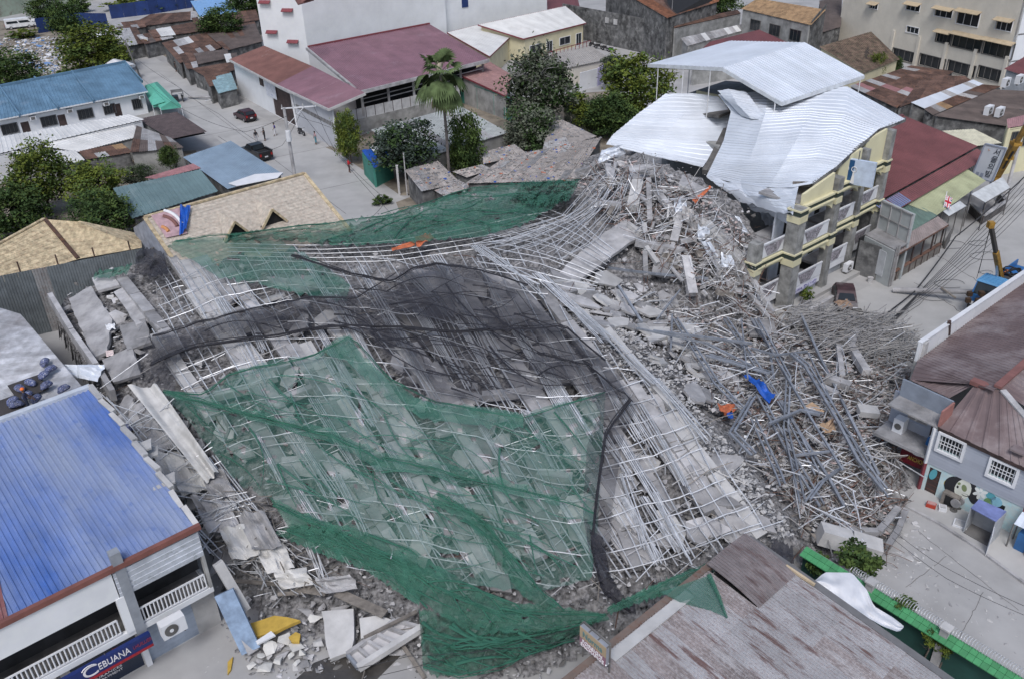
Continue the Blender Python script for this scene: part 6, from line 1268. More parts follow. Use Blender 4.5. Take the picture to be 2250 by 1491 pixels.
scatter('street_debris', 'plaster crumbs on the street before the yellow block', [(1860,640),(1980,640),(2010,730),(1900,700)], 120, .03, .12, [conc, conc_l], 12, off=.02); SR = _SR
SR = SG; scatter('street_debris', 'larger concrete lumps on the street along the heap foot', [(1880,1225),(2000,1130),(2060,1190),(2010,1260),(1930,1270)], 160, .06, .22, [conc, conc_l], 15, off=.03); SR = _SR
lot = [(-40,95),(60,75),(140,85),(165,135),(120,165),(-40,150)]
SR = SG; scatter('demolition_debris', 'heaped demolition debris on the lot by the blue roofed rowhouse', lot, 1500, .15, .6, [conc, conc_l, conc, dirt_m, white_p, M('scrap_blue', (.1, .2, .4), .7)], 13, off=.1); SR = _SR
# ------------------------------------------------------------------ big concrete members
def member(label, pts, w, h, mat=conc, name='concrete_beam', cat='beam', off=.25, rebar=True, seg=1, group=None):
    """concrete beam or column lying on the rubble through photograph points; broken into lengths"""
    W = [SR(*p[:2], off) if len(p) == 2 else P(*p) for p in pts]
    t = thing(name, label, cat, W[0], group)
    for a, b in zip(W, W[1:]):
        n = seg
        for k in range(n):
            p0, p1 = lerp(a, b, k / n), lerp(a, b, (k + .97) / n); j = .06 if n > 1 else 0
            MB().beam(p0 + Z * R.uniform(-j, j), p1 + Z * R.uniform(-j, j), w, h, tw=R.uniform(-.12, .12)).build('segment', mat, t)
    if rebar:
        d = (W[-1] - W[-2]).normalized(); sd_ = d.cross(Z); sd_ = sd_.normalized() if sd_.length > .01 else V(1, 0, 0)
        for k in range(4): b = W[-1] + sd_ * ((k % 2 - .5) * w * .7) + Z * ((k // 2 - .5) * h * .7); MB().tube([b - d * .1, b + d * R.uniform(.4, .9), b + d * R.uniform(.9, 1.4) + V(R.uniform(-.3, .3), R.uniform(-.3, .3), R.uniform(-.3, .2))], .014, 4).build('rebar', m_rusty, t)
    return t
def slab(label, pts, th=.22, mat=conc, name='concrete_slab', cat='slab', off=.25, group=None, crack=True):
    W = [SR(*p[:2], off) if len(p) == 2 else P(*p) for p in pts]; c = sum(W, V(0, 0, 0)) / len(W)
    # plane fit so the slab is flat
    A = np.array([[p.x - c.x, p.y - c.y, 1] for p in W]); s_ = np.linalg.lstsq(A, np.array([p.z for p in W]), rcond=None)[0]
    W = [V(p.x, p.y, s_[0] * (p.x - c.x) + s_[1] * (p.y - c.y) + s_[2]) for p in W]
    nrm = V(-s_[0], -s_[1], 1).normalized()
    # roughen the outline
    Q = []
    for a, b in zip(W, W[1:] + W[:1]):
        n = max(1, int((b - a).length / .5))
        for k in range(n): Q.append(lerp(a, b, k / n) + (V(R.uniform(-.06, .06), R.uniform(-.06, .06), 0) if crack else V(0, 0, 0)))
    return MB().prism([q - nrm * th for q in Q], nrm * th).build(name, mat, label=label, cat=cat, group=group)
# long fallen facade ribs (columns of the building) running down the heap
m_rib = conc_l
ribs = [ [(268,612),(330,690),(392,765)], [(375,565),(440,650),(505,735)], [(345,735),(400,820),(470,920)], [(420,640),(500,750),(570,850)], [(498,592),(560,680),(640,790)], [(505,770),(590,890),(680,1020)],
 [(590,700),(680,830),(760,960)], [(640,760),(720,880),(800,1010)], [(560,930),(640,1050),(720,1180)], [(730,720),(830,870),(900,980)], [(790,770),(880,905),(960,1040)], [(700,990),(780,1110),(850,1220)], [(820,900),(920,1050),(1000,1180)],
 [(880,760),(980,900),(1060,1020)], [(950,800),(1050,960),(1140,1100)], [(930,1060),(1010,1180),(1060,1260)], [(1030,980),(1120,1110),(1190,1230)], [(1000,650),(1110,800),(1190,910)], [(1100,1000),(1190,1130),(1250,1240)], [(1120,640),(1240,800),(1330,920)], [(1190,640),(1310,790),(1400,900)],
 [(1200,900),(1300,1040),(1380,1160)], [(1280,850),(1390,1000),(1480,1130)], [(1360,850),(1460,990),(1560,1130)], [(1300,1060),(1370,1170),(1400,1250)], [(1430,900),(1540,1050),(1640,1170)], [(1330,720),(1440,850),(1540,970)] ]
ribs += [[(x + R.uniform(22, 34), y + R.uniform(-12, 12)) for x, y in p] for p in ribs[1::2]]
for k, p in enumerate(ribs):
    member('long fallen concrete facade rib lying under the pipe grid', p, R.uniform(.5, .9), .4, R.choice([conc, conc, conc_l]), 'facade_rib', 'rib', R.uniform(.2, .36), rebar=False, seg=2, group='facade ribs under the pipe grid')
cross = [ [(590,890),(695,850)], [(560,830),(640,800)], [(720,830),(820,850)], [(720,1130),(835,1100)], [(845,1105),(960,1115)], [(985,1105),(1110,1130)], [(1110,1125),(1230,1140)], [(960,850),(1060,880)], [(1060,870),(1170,860)], [(870,1010),(960,1030)], [(640,970),(720,950)], [(1250,820),(1310,860)], [(470,870),(560,850)], [(1180,1040),(1260,1050)] ]
for p in cross: member('short concrete crossbeam wedged between fallen facade ribs', p, .5, .45, R.choice([conc, conc_l]), 'crossbeam', 'beam', .3, rebar=False, group='crossbeams between ribs')
# floor panels between ribs (big cracked plates)
plates = [ [(150,655),(200,630),(245,700),(235,770),(205,790)], [(395,575),(455,560),(520,650),(470,700)], [(1375,480),(1427,503),(1372,549),(1289,608),(1262,622),(1222,600),(1310,525)], [(1330,990),(1370,965),(1400,1060),(1370,1110),(1325,1070)], [(1210,590),(1255,610),(1270,640),(1225,650)], [(1235,640),(1290,655),(1260,670),(1230,665)],
 [(870,690),(960,640),(1040,750),(960,790)], [(900,590),(1010,600),(1060,690),(970,680)], [(1060,600),(1130,610),(1180,700),(1100,700)], [(1170,760),(1230,750),(1260,830),(1200,840)], [(1400,870),(1450,865),(1470,915),(1410,920)], [(1150,1000),(1210,990),(1250,1080),(1180,1090)], [(760,1060),(830,1040),(860,1120),(790,1140)], [(600,1090),(660,1080),(690,1150),(630,1160)], [(1340,1180),(1420,1170),(1460,1230),(1380,1240)], [(1480,1000),(1540,1010),(1570,1070),(1500,1060)] ]
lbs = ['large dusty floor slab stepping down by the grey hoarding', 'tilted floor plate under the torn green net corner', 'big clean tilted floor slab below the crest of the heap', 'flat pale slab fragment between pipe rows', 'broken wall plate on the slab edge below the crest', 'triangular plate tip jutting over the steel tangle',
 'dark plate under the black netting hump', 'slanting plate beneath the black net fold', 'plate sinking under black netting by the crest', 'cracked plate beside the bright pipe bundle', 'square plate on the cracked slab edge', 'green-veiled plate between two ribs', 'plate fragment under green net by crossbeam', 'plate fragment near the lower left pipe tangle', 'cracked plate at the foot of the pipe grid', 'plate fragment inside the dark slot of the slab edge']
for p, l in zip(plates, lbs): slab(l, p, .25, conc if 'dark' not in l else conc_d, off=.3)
for p, l in (([(250,640),(285,625),(330,700),(300,715)], 'tilted block slab beside the stepped slab'), ([(225,790),(290,760),(310,820),(250,840)], 'broken slab corner near the shiny corrugated scraps'), ([(200,610),(245,598),(262,625),(215,640)], 'slab offcut at the hoarding foot'), ([(262,715),(320,700),(330,750),(280,770)], 'cracked slab below the tilted block slab'), ([(1440,560),(1490,575),(1470,610),(1430,600)], 'plate half buried under the slim beam'), ([(1590,590),(1630,600),(1640,650),(1600,640)], 'plate resting against the yellow block foot'), ([(1500,385),(1550,415),(1535,440),(1490,410)], 'plate on the crest top below the white roof'), ([(1380,365),(1430,360),(1440,385),(1390,392)], 'plate on the far crest end'), ([(1640,700),(1700,700),(1710,740),(1650,735)], 'dusty plate among pipes before the yellow block')): slab(l, p, .22, conc, off=.35)
rq = random.Random(77)
for k in range(46):
    x, y = randpx([(1300,400),(1340,345),(1440,370),(1560,440),(1640,560),(1650,650),(1500,640),(1400,540)], rq); an = rq.uniform(-.6, 2.2); L = rq.uniform(14, 50)
    member('broken concrete stick jammed in the crest rubble', [(x, y), (x + L * math.cos(an), y + L * math.sin(an))], rq.uniform(.14, .4), rq.uniform(.12, .35), rq.choice([conc, conc_l, wood_d, conc]), 'broken_stick', 'rubble', rq.uniform(.2, .8), rebar=False, group='broken sticks on the crest')
# columns and beams on the crest
mem = [ ([(1401,402),(1390,462)],.9,.7,'thick leaning column stump at the crest'), ([(1297,445),(1369,453)],.6,.5,'short column lying level below the crest'), ([(1396,533),(1500,552)],.5,.45,'slim beam poking out level from the crest'), ([(1497,470),(1480,535)],.6,.5,'upright broken column beside the white sheet'), ([(1506,565),(1522,650)],.7,.5,'dark column standing at the foot of the crest'),
 ([(1549,492),(1632,578)],1.0,.5,'broad grey column sliding toward the yellow block'), ([(1425,395),(1428,490)],.4,.4,'thin splintered post beside the leaning stump'), ([(1440,420),(1500,490)],.5,.45,'sloping beam behind the leaning stump'), ([(1417,553),(1419,610)],.35,.3,'short post propped under the slim beam'), ([(1335,365),(1340,395)],.5,.5,'stub column at the far tip of the crest'), ([(1265,380),(1310,365)],.6,.4,'beam end beside the debris-strewn roofs'),
 ([(1880,730),(1868,760),(1905,820)],.55,.45,'cracked column in the pipe tangle by the street'), ([(1842,760),(1850,830)],.35,.35,'thin post standing in the pipe tangle'), ([(1815,830),(1870,850)],.6,.5,'blunt beam end in the pipe tangle'), ([(1800,850),(1840,870)],.5,.5,'beam butt beside the blunt beam end'), ([(1885,900),(1930,905)],.8,.4,'white broken slab block by the corner house'),
 ([(1800,1170),(1870,1190),(1935,1210)],.9,.9,'fallen block wall piece at the green wall'), ([(1840,1165),(1930,1168),(1975,1115)],.35,.3,'bent kerb beam along the heap foot'), ([(1990,1120),(1975,1160),(1950,1200)],.3,.3,'split beam leaning at the edge of the street'), ([(1620,560),(1700,690)],.35,.3,'long thin post leaning on the yellow block'), ([(1640,640),(1690,700)],.3,.3,'short post slanting before the yellow block') ]
for p, w_, h_, l in mem: member(l, p, w_, h_, conc if w_ < .8 else conc_l, off=.45)
# left-hand side: concrete edge wall, long pale bent panel
member('long grey edge beam stepping down beside the hoarding', [(112,655),(160,735),(215,812),(250,870)], .35, .9, conc, off=.5, rebar=False)
crumple('long pale bent cladding panel sliding beside the blue roof', [(284, 850, 4.6), (346, 845, 4.9), (482, 1038, 4.2), (455, 1062, 3.8)], M('pale_cladding', (.56, .55, .53), .8, var=.1, rnd=0, dust=.25), .5, n=10, name='cladding_panel', cat='panel', seed=2, ribs=False)
crumple('lower pale cladding panel torn below the long one', [(330, 985, 3.4), (400, 1000, 3.6), (440, 1080, 3.2), (375, 1075, 2.9)], M('pale_cladding', (.56, .55, .53), .8, var=.1, rnd=0, dust=.25), .3, n=6, name='cladding_panel', cat='panel', seed=5, ribs=False)
crumple('shiny corrugated scraps caught beside the edge beam', [(140, 800, 3.9), (230, 800, 4.0), (215, 838, 3.4), (150, 825, 3.4)], m_silver, .4, n=5, name='corrugated_scrap', cat='roof sheet', seed=7)
# foreground: street edge
slab('big square white-grey slab lying at the street edge', [(709,1341),(774,1333),(779,1375),(774,1432),(725,1445),(712,1391)], .3, conc_l, off=.35)
slab('second pale slab beside the big square one', [(790,1357),(830,1349),(873,1362),(850,1385),(795,1400)], .3, conc_l, off=.3)
slab('yellow painted wall fragment with white lines', [(544,1372),(602,1349),(658,1362),(602,1388),(550,1402)], .2, M('yellow_plaster', (.48, .32, .06), .85, var=.15, sc=2, rnd=0, dust=.2), 'wall_fragment', 'wall fragment', .4)
slab('rounded yellow wall fragment among white rocks', [(636,1398),(648,1385),(662,1392),(656,1410),(640,1410)], .15, M('yellow_plaster', (.48, .32, .06), .85, var=.15, sc=2, rnd=0, dust=.2), 'wall_fragment', 'wall fragment', .35)
slab('small yellow plaster scrap by the leaning blue wall', [(500,1452),(512,1440),(510,1470),(497,1480)], .1, M('yellow_plaster', (.48, .32, .06), .85, var=.15, sc=2, rnd=0, dust=.2), 'wall_fragment', 'wall fragment', .1)
slab('thin white wall board lying on the yellow fragment', [(560,1408),(598,1385),(602,1395),(566,1416)], .1, white_p, 'wall_fragment', 'wall fragment', .65)
for i, (px, py, s_) in enumerate(((590, 1425, .55), (588, 1465, .45), (650, 1420, .5), (662, 1432, .3), (655, 1455, .25), (640, 1440, .25), (690, 1360, .35), (625, 1405, .4), (575, 1440, .3), (610, 1450, .28), (552, 1462, .3))):
    o = bpy.data.objects.new('plaster_rock', chunk_me[(i * 3) % 8]); o.data = chunk_me[(i * 3) % 8].copy(); o.data.materials[0] = M('white_plaster', (.62, .61, .58), .9, var=.1, rnd=.08); COL.objects.link(o); o.location = SR(px, py, .1); o.scale = (s_, s_ * .8, s_ * .8); o.rotation_euler = (.2, .1, i)
    tag(o, 'whitish broken plaster rock at the street edge near yellow fragments', 'rubble', 'white plaster rocks')
pl_me = []
for s_ in range(6):
    rq = random.Random(90 + s_); n = rq.randint(5, 7); q = [Vector((math.cos(k * 6.283 / n + rq.uniform(-.3, .3)) * rq.uniform(.7, 1.1), math.sin(k * 6.283 / n + rq.uniform(-.3, .3)) * rq.uniform(.45, .8), 0)) for k in range(n)]
    me = bpy.data.meshes.new('plate'); me.from_pydata([tuple(v) for v in q] + [(v.x, v.y, .16) for v in q], [], [tuple(range(n - 1, -1, -1)), tuple(range(n, 2 * n))] + [(k, (k + 1) % n, n + (k + 1) % n, n + k) for k in range(n)]); me.materials.append(conc if s_ % 3 else conc_l); pl_me.append(me)
GPL = [(340,620),(600,600),(1000,580),(1190,640),(1480,890),(1700,1150),(1400,1260),(1000,1280),(700,1210),(470,940)]
MID = [(1200,600),(1420,620),(1560,740),(1640,900),(1560,900),(1400,760),(1260,690)]
for n, poly, where in ((100, GPL, 'under the toppled pipe grid'), (60, MID, 'on the bare shoulder beside the steel frames'), (40, [(250,880),(330,880),(480,1050),(600,1240),(480,1240),(380,1060)], 'in the strip beside the blue roof')):
    for k in range(n):
        x, y = randpx(poly, rr); p = SR(x, y, .02); hx = (H(p.x + .6, p.y) - H(p.x - .6, p.y)) / 1.2; hy = (H(p.x, p.y + .6) - H(p.x, p.y - .6)) / 1.2; nv = V(-hx + rr.gauss(0, .22), -hy + rr.gauss(0, .22), 1).normalized()
        o = bpy.data.objects.new('floor_fragment', pl_me[rr.randrange(6)]); COL.objects.link(o); o.location = p + Z * rr.uniform(-.1, .15); o.rotation_mode = 'QUATERNION'; o.rotation_quaternion = nv.to_track_quat('Z', 'Y') @ Matrix.Rotation(rr.gauss(-.9, .5), 3, 'Z').to_quaternion(); z_ = rr.uniform(.35, 1.15); o.scale = (z_ * 1.3, z_, 1)
        tag(o, 'flat broken floor fragment lying ' + where, 'slab', 'floor fragments ' + where)
scatter('fine_rubble', 'crushed concrete on the shoulder beside the steel frames', MID, 2200, .05, .22, [conc, conc_l, conc, dust_m], 41)
pc = M('pale_cladding', (.56, .55, .53), .8, var=.1, rnd=0, dust=.25)
for k, (x, y, w_, l_, z_) in enumerate(((300, 905, 60, 90, 3.4), (365, 1010, 60, 80, 3.2), (420, 1090, 70, 80, 3.0), (480, 1160, 60, 70, 2.7), (520, 1130, 60, 80, 3.1), (560, 1200, 60, 60, 2.4), (440, 1040, 50, 60, 3.6), (600, 1255, 70, 40, 1.9), (690, 1270, 80, 34, 1.8))):
    tag(crumple('curled grey floor strip in the stack beside the blue roof', [(x, y, z_ + .3), (x + w_, y - 10, z_ + .5), (x + w_ + l_ * .5, y + l_ - 12, z_), (x + l_ * .45, y + l_, z_ - .3)], pc if k % 2 else conc, .45, n=6, name='floor_strip', cat='panel', seed=k * 2.1, ribs=False), group='curled floor strips')
# leaning painted wall
t = thing('leaning_wall', 'leaning strip of blue and white painted wall beside the shops', 'wall fragment', P(530, 1400))
a_, b_ = P(492, 1300, 3.0), P(552, 1428, .4); MB().beam(a_, b_, .9, .18, tw=.5).build('plank_face', M('blue_wallpaint', (.22, .30, .42), .8, var=.25, rnd=0, dust=.3), t); MB().beam(P(478, 1235, 4.2), P(540, 1340, 1.6), .45, .25, tw=.3).build('white_frame', conc_l, t); MB().beam(P(556, 1432, .3), P(530, 1380, 1.2), .5, .3).build('broken_end', conc, t)
# ladder-like concrete frame
t = thing('window_frame_wreck', 'fallen ladder-like concrete window frame at the street edge', 'frame', SR(800, 1430))
q0, q1, q2, q3 = [SR(x, y, .45) for x, y in ((763, 1437), (870, 1362), (927, 1378), (787, 1467))]
MB().beam(q0, q1, .2, .25).build('side_rail', conc, t); MB().beam(q3, q2, .3, .3).build('side_rail', conc_l, t)
for k in range(6): MB().beam(lerp(q0, q1, k / 5), lerp(q3, q2, k / 5), .14, .2).build('rung', steel_b if k == 0 else conc, t)
MB().hexa([p - Z * .2 for p in (q0, q1, q2, q3)], [p - Z * .1 for p in (q0, q1, q2, q3)]).build('base_plate', conc, t)
# timbers
for i, (a, b, l) in enumerate((((518, 1275), (640, 1285), 'grey plank sticking out above the shop gap'), ((740, 1300), (850, 1350), 'wide grey board sloping to the street slabs'), ((645, 1258), (690, 1285), 'short stacked board by the wide board'), ((880, 1410), (935, 1491), 'long brown timber lying on the ground'), ((800, 1400), (920, 1340), 'brown timber across the concrete frame'), ((650, 1290), (720, 1300), 'thin board end under the pipe tips'), ((610, 1305), (670, 1300), 'pale timber batten above the yellow fragment'))):
    member(l, [a, b], .5 if 'board' in l else .18, .08, wood_d, 'timber_plank', 'timber', .6 if i != 3 else .1, rebar=False)
flat('puddle', [P(x, y) for x, y in ((640, 1500), (690, 1455), (730, 1440), (790, 1445), (850, 1410), (900, 1385), (950, 1390), (900, 1420), (850, 1470), (820, 1500))], .012, M('wet_ground', (.07, .065, .06), .25, var=.2, rnd=0))
# ------------------------------------------------------------------ toppled scaffolding
GP = [(330,610),(430,580),(560,560),(700,570),(860,560),(1000,560),(1130,560),(1200,640),(1330,760),(1480,880),(1620,1040),(1710,1160),(1600,1215),(1420,1275),(1250,1290),(1000,1300),(830,1270),(690,1220),(560,1070),(470,940),(380,840),(330,740)]
sc = thing('scaffolding', 'toppled grid of silver scaffold pipes draped over the collapsed building', 'scaffolding', SR(900, 900, 0))
def runs(f, t0, t1, step):
    """walk a photograph curve, keep the stretches inside the grid outline"""
    cur = []; out = []; t = t0
    while t <= t1:
        q = f(t)
        if pin(q[0], q[1], GP): cur.append(q)
        else:
            if len(cur) > 2: out.append(cur)
            cur = []
        t += step
    if len(cur) > 2: out.append(cur)
    return out
PIPE = .031
npipe = [0, 0]
def pipe(pts, off, kind, par=sc, r=PIPE, mat=galv):
    if len(pts) > 4 and rs.random() < .45:
        j = rs.randrange(1, len(pts) - 1); kx, ky = rs.uniform(-7, 7), rs.uniform(-7, 7); pts = [(a + kx * max(0, 1 - abs(i - j) / 2.5), b + ky * max(0, 1 - abs(i - j) / 2.5)) for i, (a, b) in enumerate(pts)]
    W = [SR(x, y, off + .12 * noise.noise(Vector((x * .02, y * .02, 4)))) for x, y in pts]
    return MB().tube(W, r, 5).build(kind, mat, par)
rs = random.Random(21)
k = 0; x = -160.0
while x < 1560:
    jx = rs.uniform(-4, 4); sl_ = .60 + .03 * math.sin(x * .01) + rs.uniform(-.012, .012)
    for run in runs(lambda y: (x + jx + (y - 560) * sl_ + 10 * noise.noise(Vector((x * .013, y * .006, 0))), y), 540, 1310, 26):
        i = 0
        while i < len(run) - 2:
            L = rs.randint(7, 12); seg = run[i:i + L + 1]
            if len(seg) >= 3 and rs.random() < .86 and npipe[0] < 300: pipe(seg, .55 + rs.uniform(-.12, .15), 'standard'); npipe[0] += 1
            i += L
    x += rs.choice([22, 26, 30, 36, 10])
def fy(x, y0):
    s = (y0 - 800) * .12
    tx = x - s
    a = 70 * math.exp(-((tx - 330) / 150) ** 2) - 18 * math.exp(-((tx - 640) / 170) ** 2) + 72 * math.exp(-((tx - 1230) / 230) ** 2) - 60 / (1 + math.exp(-(tx - 1560) / 50))
    return y0 + a + 8 * noise.noise(Vector((x * .01, y0 * .05, 9)))
y0 = 570.0
while y0 < 1300:
    for run in runs(lambda xx: (xx, fy(xx, y0)), 320, 1720, 26):
        i = 0
        while i < len(run) - 2:
            L = rs.randint(7, 11); seg = run[i:i + L + 1]
            if len(seg) >= 3 and rs.random() < .88: pipe([(a, b + rs.uniform(-2, 2)) for a, b in seg], .66 + rs.uniform(-.1, .12), 'ledger'); npipe[1] += 1
            i += L
    y0 += rs.choice([30, 36, 38, 42])
# bright bundles of spare pipes
def bundle(a, b, n, spread, off=.7, c=None):
    for k in range(n):
        o = (k - n / 2) * spread; pts = [(a[0] + o, a[1]), ((a[0] + b[0]) / 2 + o + (c[0] if c else 0), (a[1] + b[1]) / 2 + (c[1] if c else 0)), (b[0] + o + rs.uniform(-3, 3), b[1] + rs.uniform(-18, 18))]
        pts = [tuple(q) for q in polyline(pts, 7)]; pipe(pts, off + rs.uniform(-.05, .1), 'bundled_pipe', r=.034)
for a, b, n, s_ in (((1190, 785), (1300, 960), 6, 3), ((1260, 790), (1325, 900), 3, 5), ((1185, 600), (1330, 740), 7, 4), ((1270, 680), (1440, 830), 6, 4), ((1440, 830), (1560, 960), 5, 4), ((1050, 540), (1190, 640), 7, 5), ((655, 1075), (740, 1210), 5, 5), ((740, 1040), (800, 1160), 5, 4), ((680, 1190), (720, 1290), 5, 5), ((560, 950), (620, 1060), 5, 4), ((1120, 1230), (1170, 1290), 3, 5), ((1440, 1080), (1520, 1240), 4, 4), ((960, 560), (1020, 650), 5, 6), ((1370, 1040), (1420, 1190), 4, 4), ((540, 690), (580, 760), 5, 3), ((460, 1000), (600, 1180), 6, 7), ((390, 960), (520, 1130), 6, 7), ((900, 600), (1000, 700), 6, 6)): bundle(a, b, n, s_)
for k in range(34):
    x, y = randpx([(420,640),(620,640),(1000,640),(1250,800),(1550,1080),(1380,1200),(820,1180),(560,960)], rs); L = rs.uniform(110, 210); bundle((x, y - L / 2), (x + L * .6, y + L / 2), 5, rs.uniform(3, 5), .62)
# curving pipes on the crest
for k in range(22):
    o = k * 11 + rs.uniform(-9, 9); e = rs.uniform(-14, 14); pts = [(1378 - o * .25 + e, 385 + k * .5 + rs.uniform(-12, 25)), (1352 - o * .5 + e * .6, 455 + k), (1300 - o * .85, 520 + e), (1235 - o * 1.0 + rs.uniform(-25, 40), 560 - k * 1.5 + e)]
    pipe([tuple(q) for q in polyline(pts, 9)], .5 + rs.uniform(0, .25), 'curved_pipe')
for k in range(12):
    pts = [(1040 + rs.uniform(-10, 60), 425 + k * 15), (1150, 440 + k * 15), (1260, 480 + k * 14), (1350 - k * 4, 550 + k * 8)]
    pipe([tuple(q) for q in polyline(pts, 9)], .6 + rs.uniform(0, .2), 'curved_pipe')
for k in range(16):
    x = 560 + k * 42; pipe([(x, 545 - k * 4), (x + 25, 575 - k * 3), (x + 48, 610 - k * 2)], .5, 'standard')
for k in range(5): pipe([tuple(q) for q in polyline([(500, 535 + k * 9), (700, 540 + k * 9), (860, 530 + k * 11), (1040, 500 + k * 12), (1200, 470 + k * 8)], 14)], .55, 'ledger')
for k in range(10): pipe([tuple(q) for q in polyline([(330 + k * 20, 560 + k * 2), (370 + k * 22, 625 + k * 4), (400 + k * 25, 690)], 5)], .6, 'standard')
# side frames between the blue roof and the heap
for k in range(58):
    a = (rs.uniform(230, 480), 0); x0 = rs.uniform(215, 420); y0_ = 870 + (x0 - 215) * 1.35 + rs.uniform(-30, 30); an = rs.choice([.9, .9, 1.0, -.6, -.45, 2.4, .2]) + rs.uniform(-.15, .15); L = rs.uniform(70, 170)
    pipe([tuple(q) for q in polyline([(x0, y0_), (x0 + L * math.cos(an), y0_ + L * math.sin(an))], 5)], .9 + rs.uniform(0, .5), 'brace')
# ------------------------------------------------------------------ loose pipes
def stick(px, py, an, L, off, r, kind, mat, label=None, group=None, bend=.1):
    p = SR(px, py, off); tilt = rs.uniform(-.18, .25); d = V(math.cos(an) * math.cos(tilt), math.sin(an) * math.cos(tilt), math.sin(tilt)); b = V(rs.uniform(-1, 1), rs.uniform(-1, 1), rs.uniform(-.3, 1)) * bend
    pts = [p - d * L / 2, p + b * L * .2, p + d * L / 2]
    for q in pts: q.z = max(q.z, .04)
    return pts
TA = [(1400,640),(1640,670),(1760,690),(1990,700),(2020,760),(1975,900),(1985,1010),(1950,1140),(1800,1170),(1700,1060),(1560,850)]
for k in range(230):
    px, py = randpx(TA if k % 4 else REG['on the crest by the white roof'], rs)
    MB().tube(stick(px, py, rs.uniform(0, 3.14) if k % 2 else rs.gauss(.6, .35), rs.uniform(1.5, 4.5), .25 + rs.uniform(0, .4), .034, 'p', galv), .036, 5).build('loose_pipe', galv if k % 3 else M('dusty_pipe', (.36, .35, .34), .7, .2, rnd=.25), label='loose bent scaffold pipe ' + ('in the tangle beside the twisted steel frames' if k % 4 else 'sticking out of the rubble crest'), cat='pipe', group='loose pipes ' + ('beside the steel frames' if k % 4 else 'on the crest'))
mb = MB()
for k in range(1500):
    px, py = randpx(TA if k % 5 else OUT, rs); pts = stick(px, py, rs.uniform(0, 3.14) if k % 3 else rs.gauss(.7, .4), rs.uniform(.5, 2.6), .12 + rs.uniform(0, .25), .02, '', None, bend=.3); mb.tube(pts, rs.choice([.012, .02, .03]), 4, mi=rs.randrange(4), cap=False)
mb.build('tangled_rods', [galv, M('dusty_pipe', (.36, .35, .34), .7, .2, rnd=.25), wood_d, m_rusty], label='tangle of thin rods, battens and wires through the heap', kind='stuff')
mb = MB()
for k in range(420):
    px, py = randpx([(1730,660),(1960,690),(2010,760),(1960,800),(1830,760),(1740,720)], rs); pts = stick(px, py, rs.gauss(.35, .5), rs.uniform(1.2, 3.8), .3 + rs.uniform(0, .5), .02, '', None, bend=.15); mb.tube(pts, .028, 4, mi=rs.randrange(2), cap=False)
mb.build('tangled_rods', [M('dusty_pipe', (.36, .35, .34), .7, .2, rnd=.25), conc], label='dusty pipe thicket spilled onto the street before the yellow block', kind='stuff')
mb = MB()
for k in range(130):
    px, py = randpx([(430,1070),(560,1080),(640,1200),(720,1290),(600,1300),(490,1230)], rs); pts = stick(px, py, rs.gauss(-.5, .6), rs.uniform(.8, 2.6), .4 + rs.uniform(0, .6), .02, '', None, bend=.2); mb.tube(pts, .028, 4, mi=rs.randrange(3), cap=False)
mb.build('tangled_rods', [galv, wood_d, galv], label='tangled pipes and splinters hanging over the shop gap', kind='stuff')
mb = MB()
for k in range(420):
    px, py = randpx(GP, rs); pts = stick(px, py, rs.choice([.6, .6, -.9, rs.uniform(0, 3)]) + rs.gauss(0, .2), rs.uniform(.6, 3.0), .15 + rs.uniform(0, .5), .02, '', None, bend=.25); mb.tube(pts, rs.choice([.016, .024, .03]), 4, mi=rs.randrange(4), cap=False)
mb.build('tangled_rods', [galv, M('dusty_pipe', (.36, .35, .34), .7, .2, rnd=.25), conc, wood_d], label='short broken pipe ends littered beneath the toppled grid', kind='stuff')
mb = MB()
for k in range(420):
    px, py = randpx(REG['on the crest by the white roof'] if k % 3 else [(1560,520),(1650,560),(1690,690),(1640,700),(1560,640)], rs); pts = stick(px, py, rs.uniform(0, 3.14), rs.uniform(.8, 3.0), .2 + rs.uniform(0, .8), .02, '', None, bend=.35); pts[2].z += rs.uniform(-.5, 1.2); mb.tube(pts, rs.choice([.014, .022, .03]), 4, mi=rs.randrange(4), cap=False)
mb.build('tangled_rods', [galv, M('dusty_pipe', (.36, .35, .34), .7, .2, rnd=.25), m_rusty, conc], label='wild rods and wires sticking up from the crest', kind='stuff')
for k in range(9): tag(crumple('crumpled grey metal sheet jammed in the crest rubble', [SR(1480 + k * 17, 440 + k * 20 + a, .5 + b) + V(c, 0, d) for a, b, c, d in ((0, .3, 0, .2), (0, .4, .9, 0), (28, .3, 1.1, 0), (30, .2, .1, .1))], m_silver if k % 3 == 0 else m_galvold, .5, n=4, name='metal_scrap', cat='roof sheet', seed=k * 1.7), group='metal scraps in the crest')
# ------------------------------------------------------------------ blue-grey steel frames on the right
TR = [[(1658,700),(1728,829),(1722,941),(1757,1100)],[(1717,805),(1780,915),(1851,1030)],[(1738,778),(1768,802),(1838,920),(1886,1011),(1940,1076)],[(1776,775),(1835,896),(1891,1017)],[(1663,866),(1738,1008),(1800,1110)],[(1704,866),(1822,1051),(1854,1110)],[(1650,920),(1706,1043),(1714,1065)],[(1650,764),(1704,780),(1773,772)],[(1359,628),(1410,707)],[(1495,636),(1444,701)],[(1477,691),(1474,765)],[(1337,589),(1440,602),(1554,612)],[(1479,700),(1570,842),(1640,912)],[(1399,721),(1554,754),(1650,802)],[(1436,727),(1650,754)],[(1629,700),(1643,831)],[(1650,872),(1603,950),(1650,998)],[(1650,700),(1690,760),(1700,830)],[(1840,1030),(1800,1060),(1770,1100)],[(1745,1000),(1830,990)],[(1690,930),(1760,900),(1800,910)],[(1850,930),(1900,1000),(1950,1090)],[(1550,780),(1620,800),(1690,820)],[(1760,690),(1800,780),(1860,900),(1930,1040)],[(1590,700),(1650,790),(1720,900),(1790,1040)]]
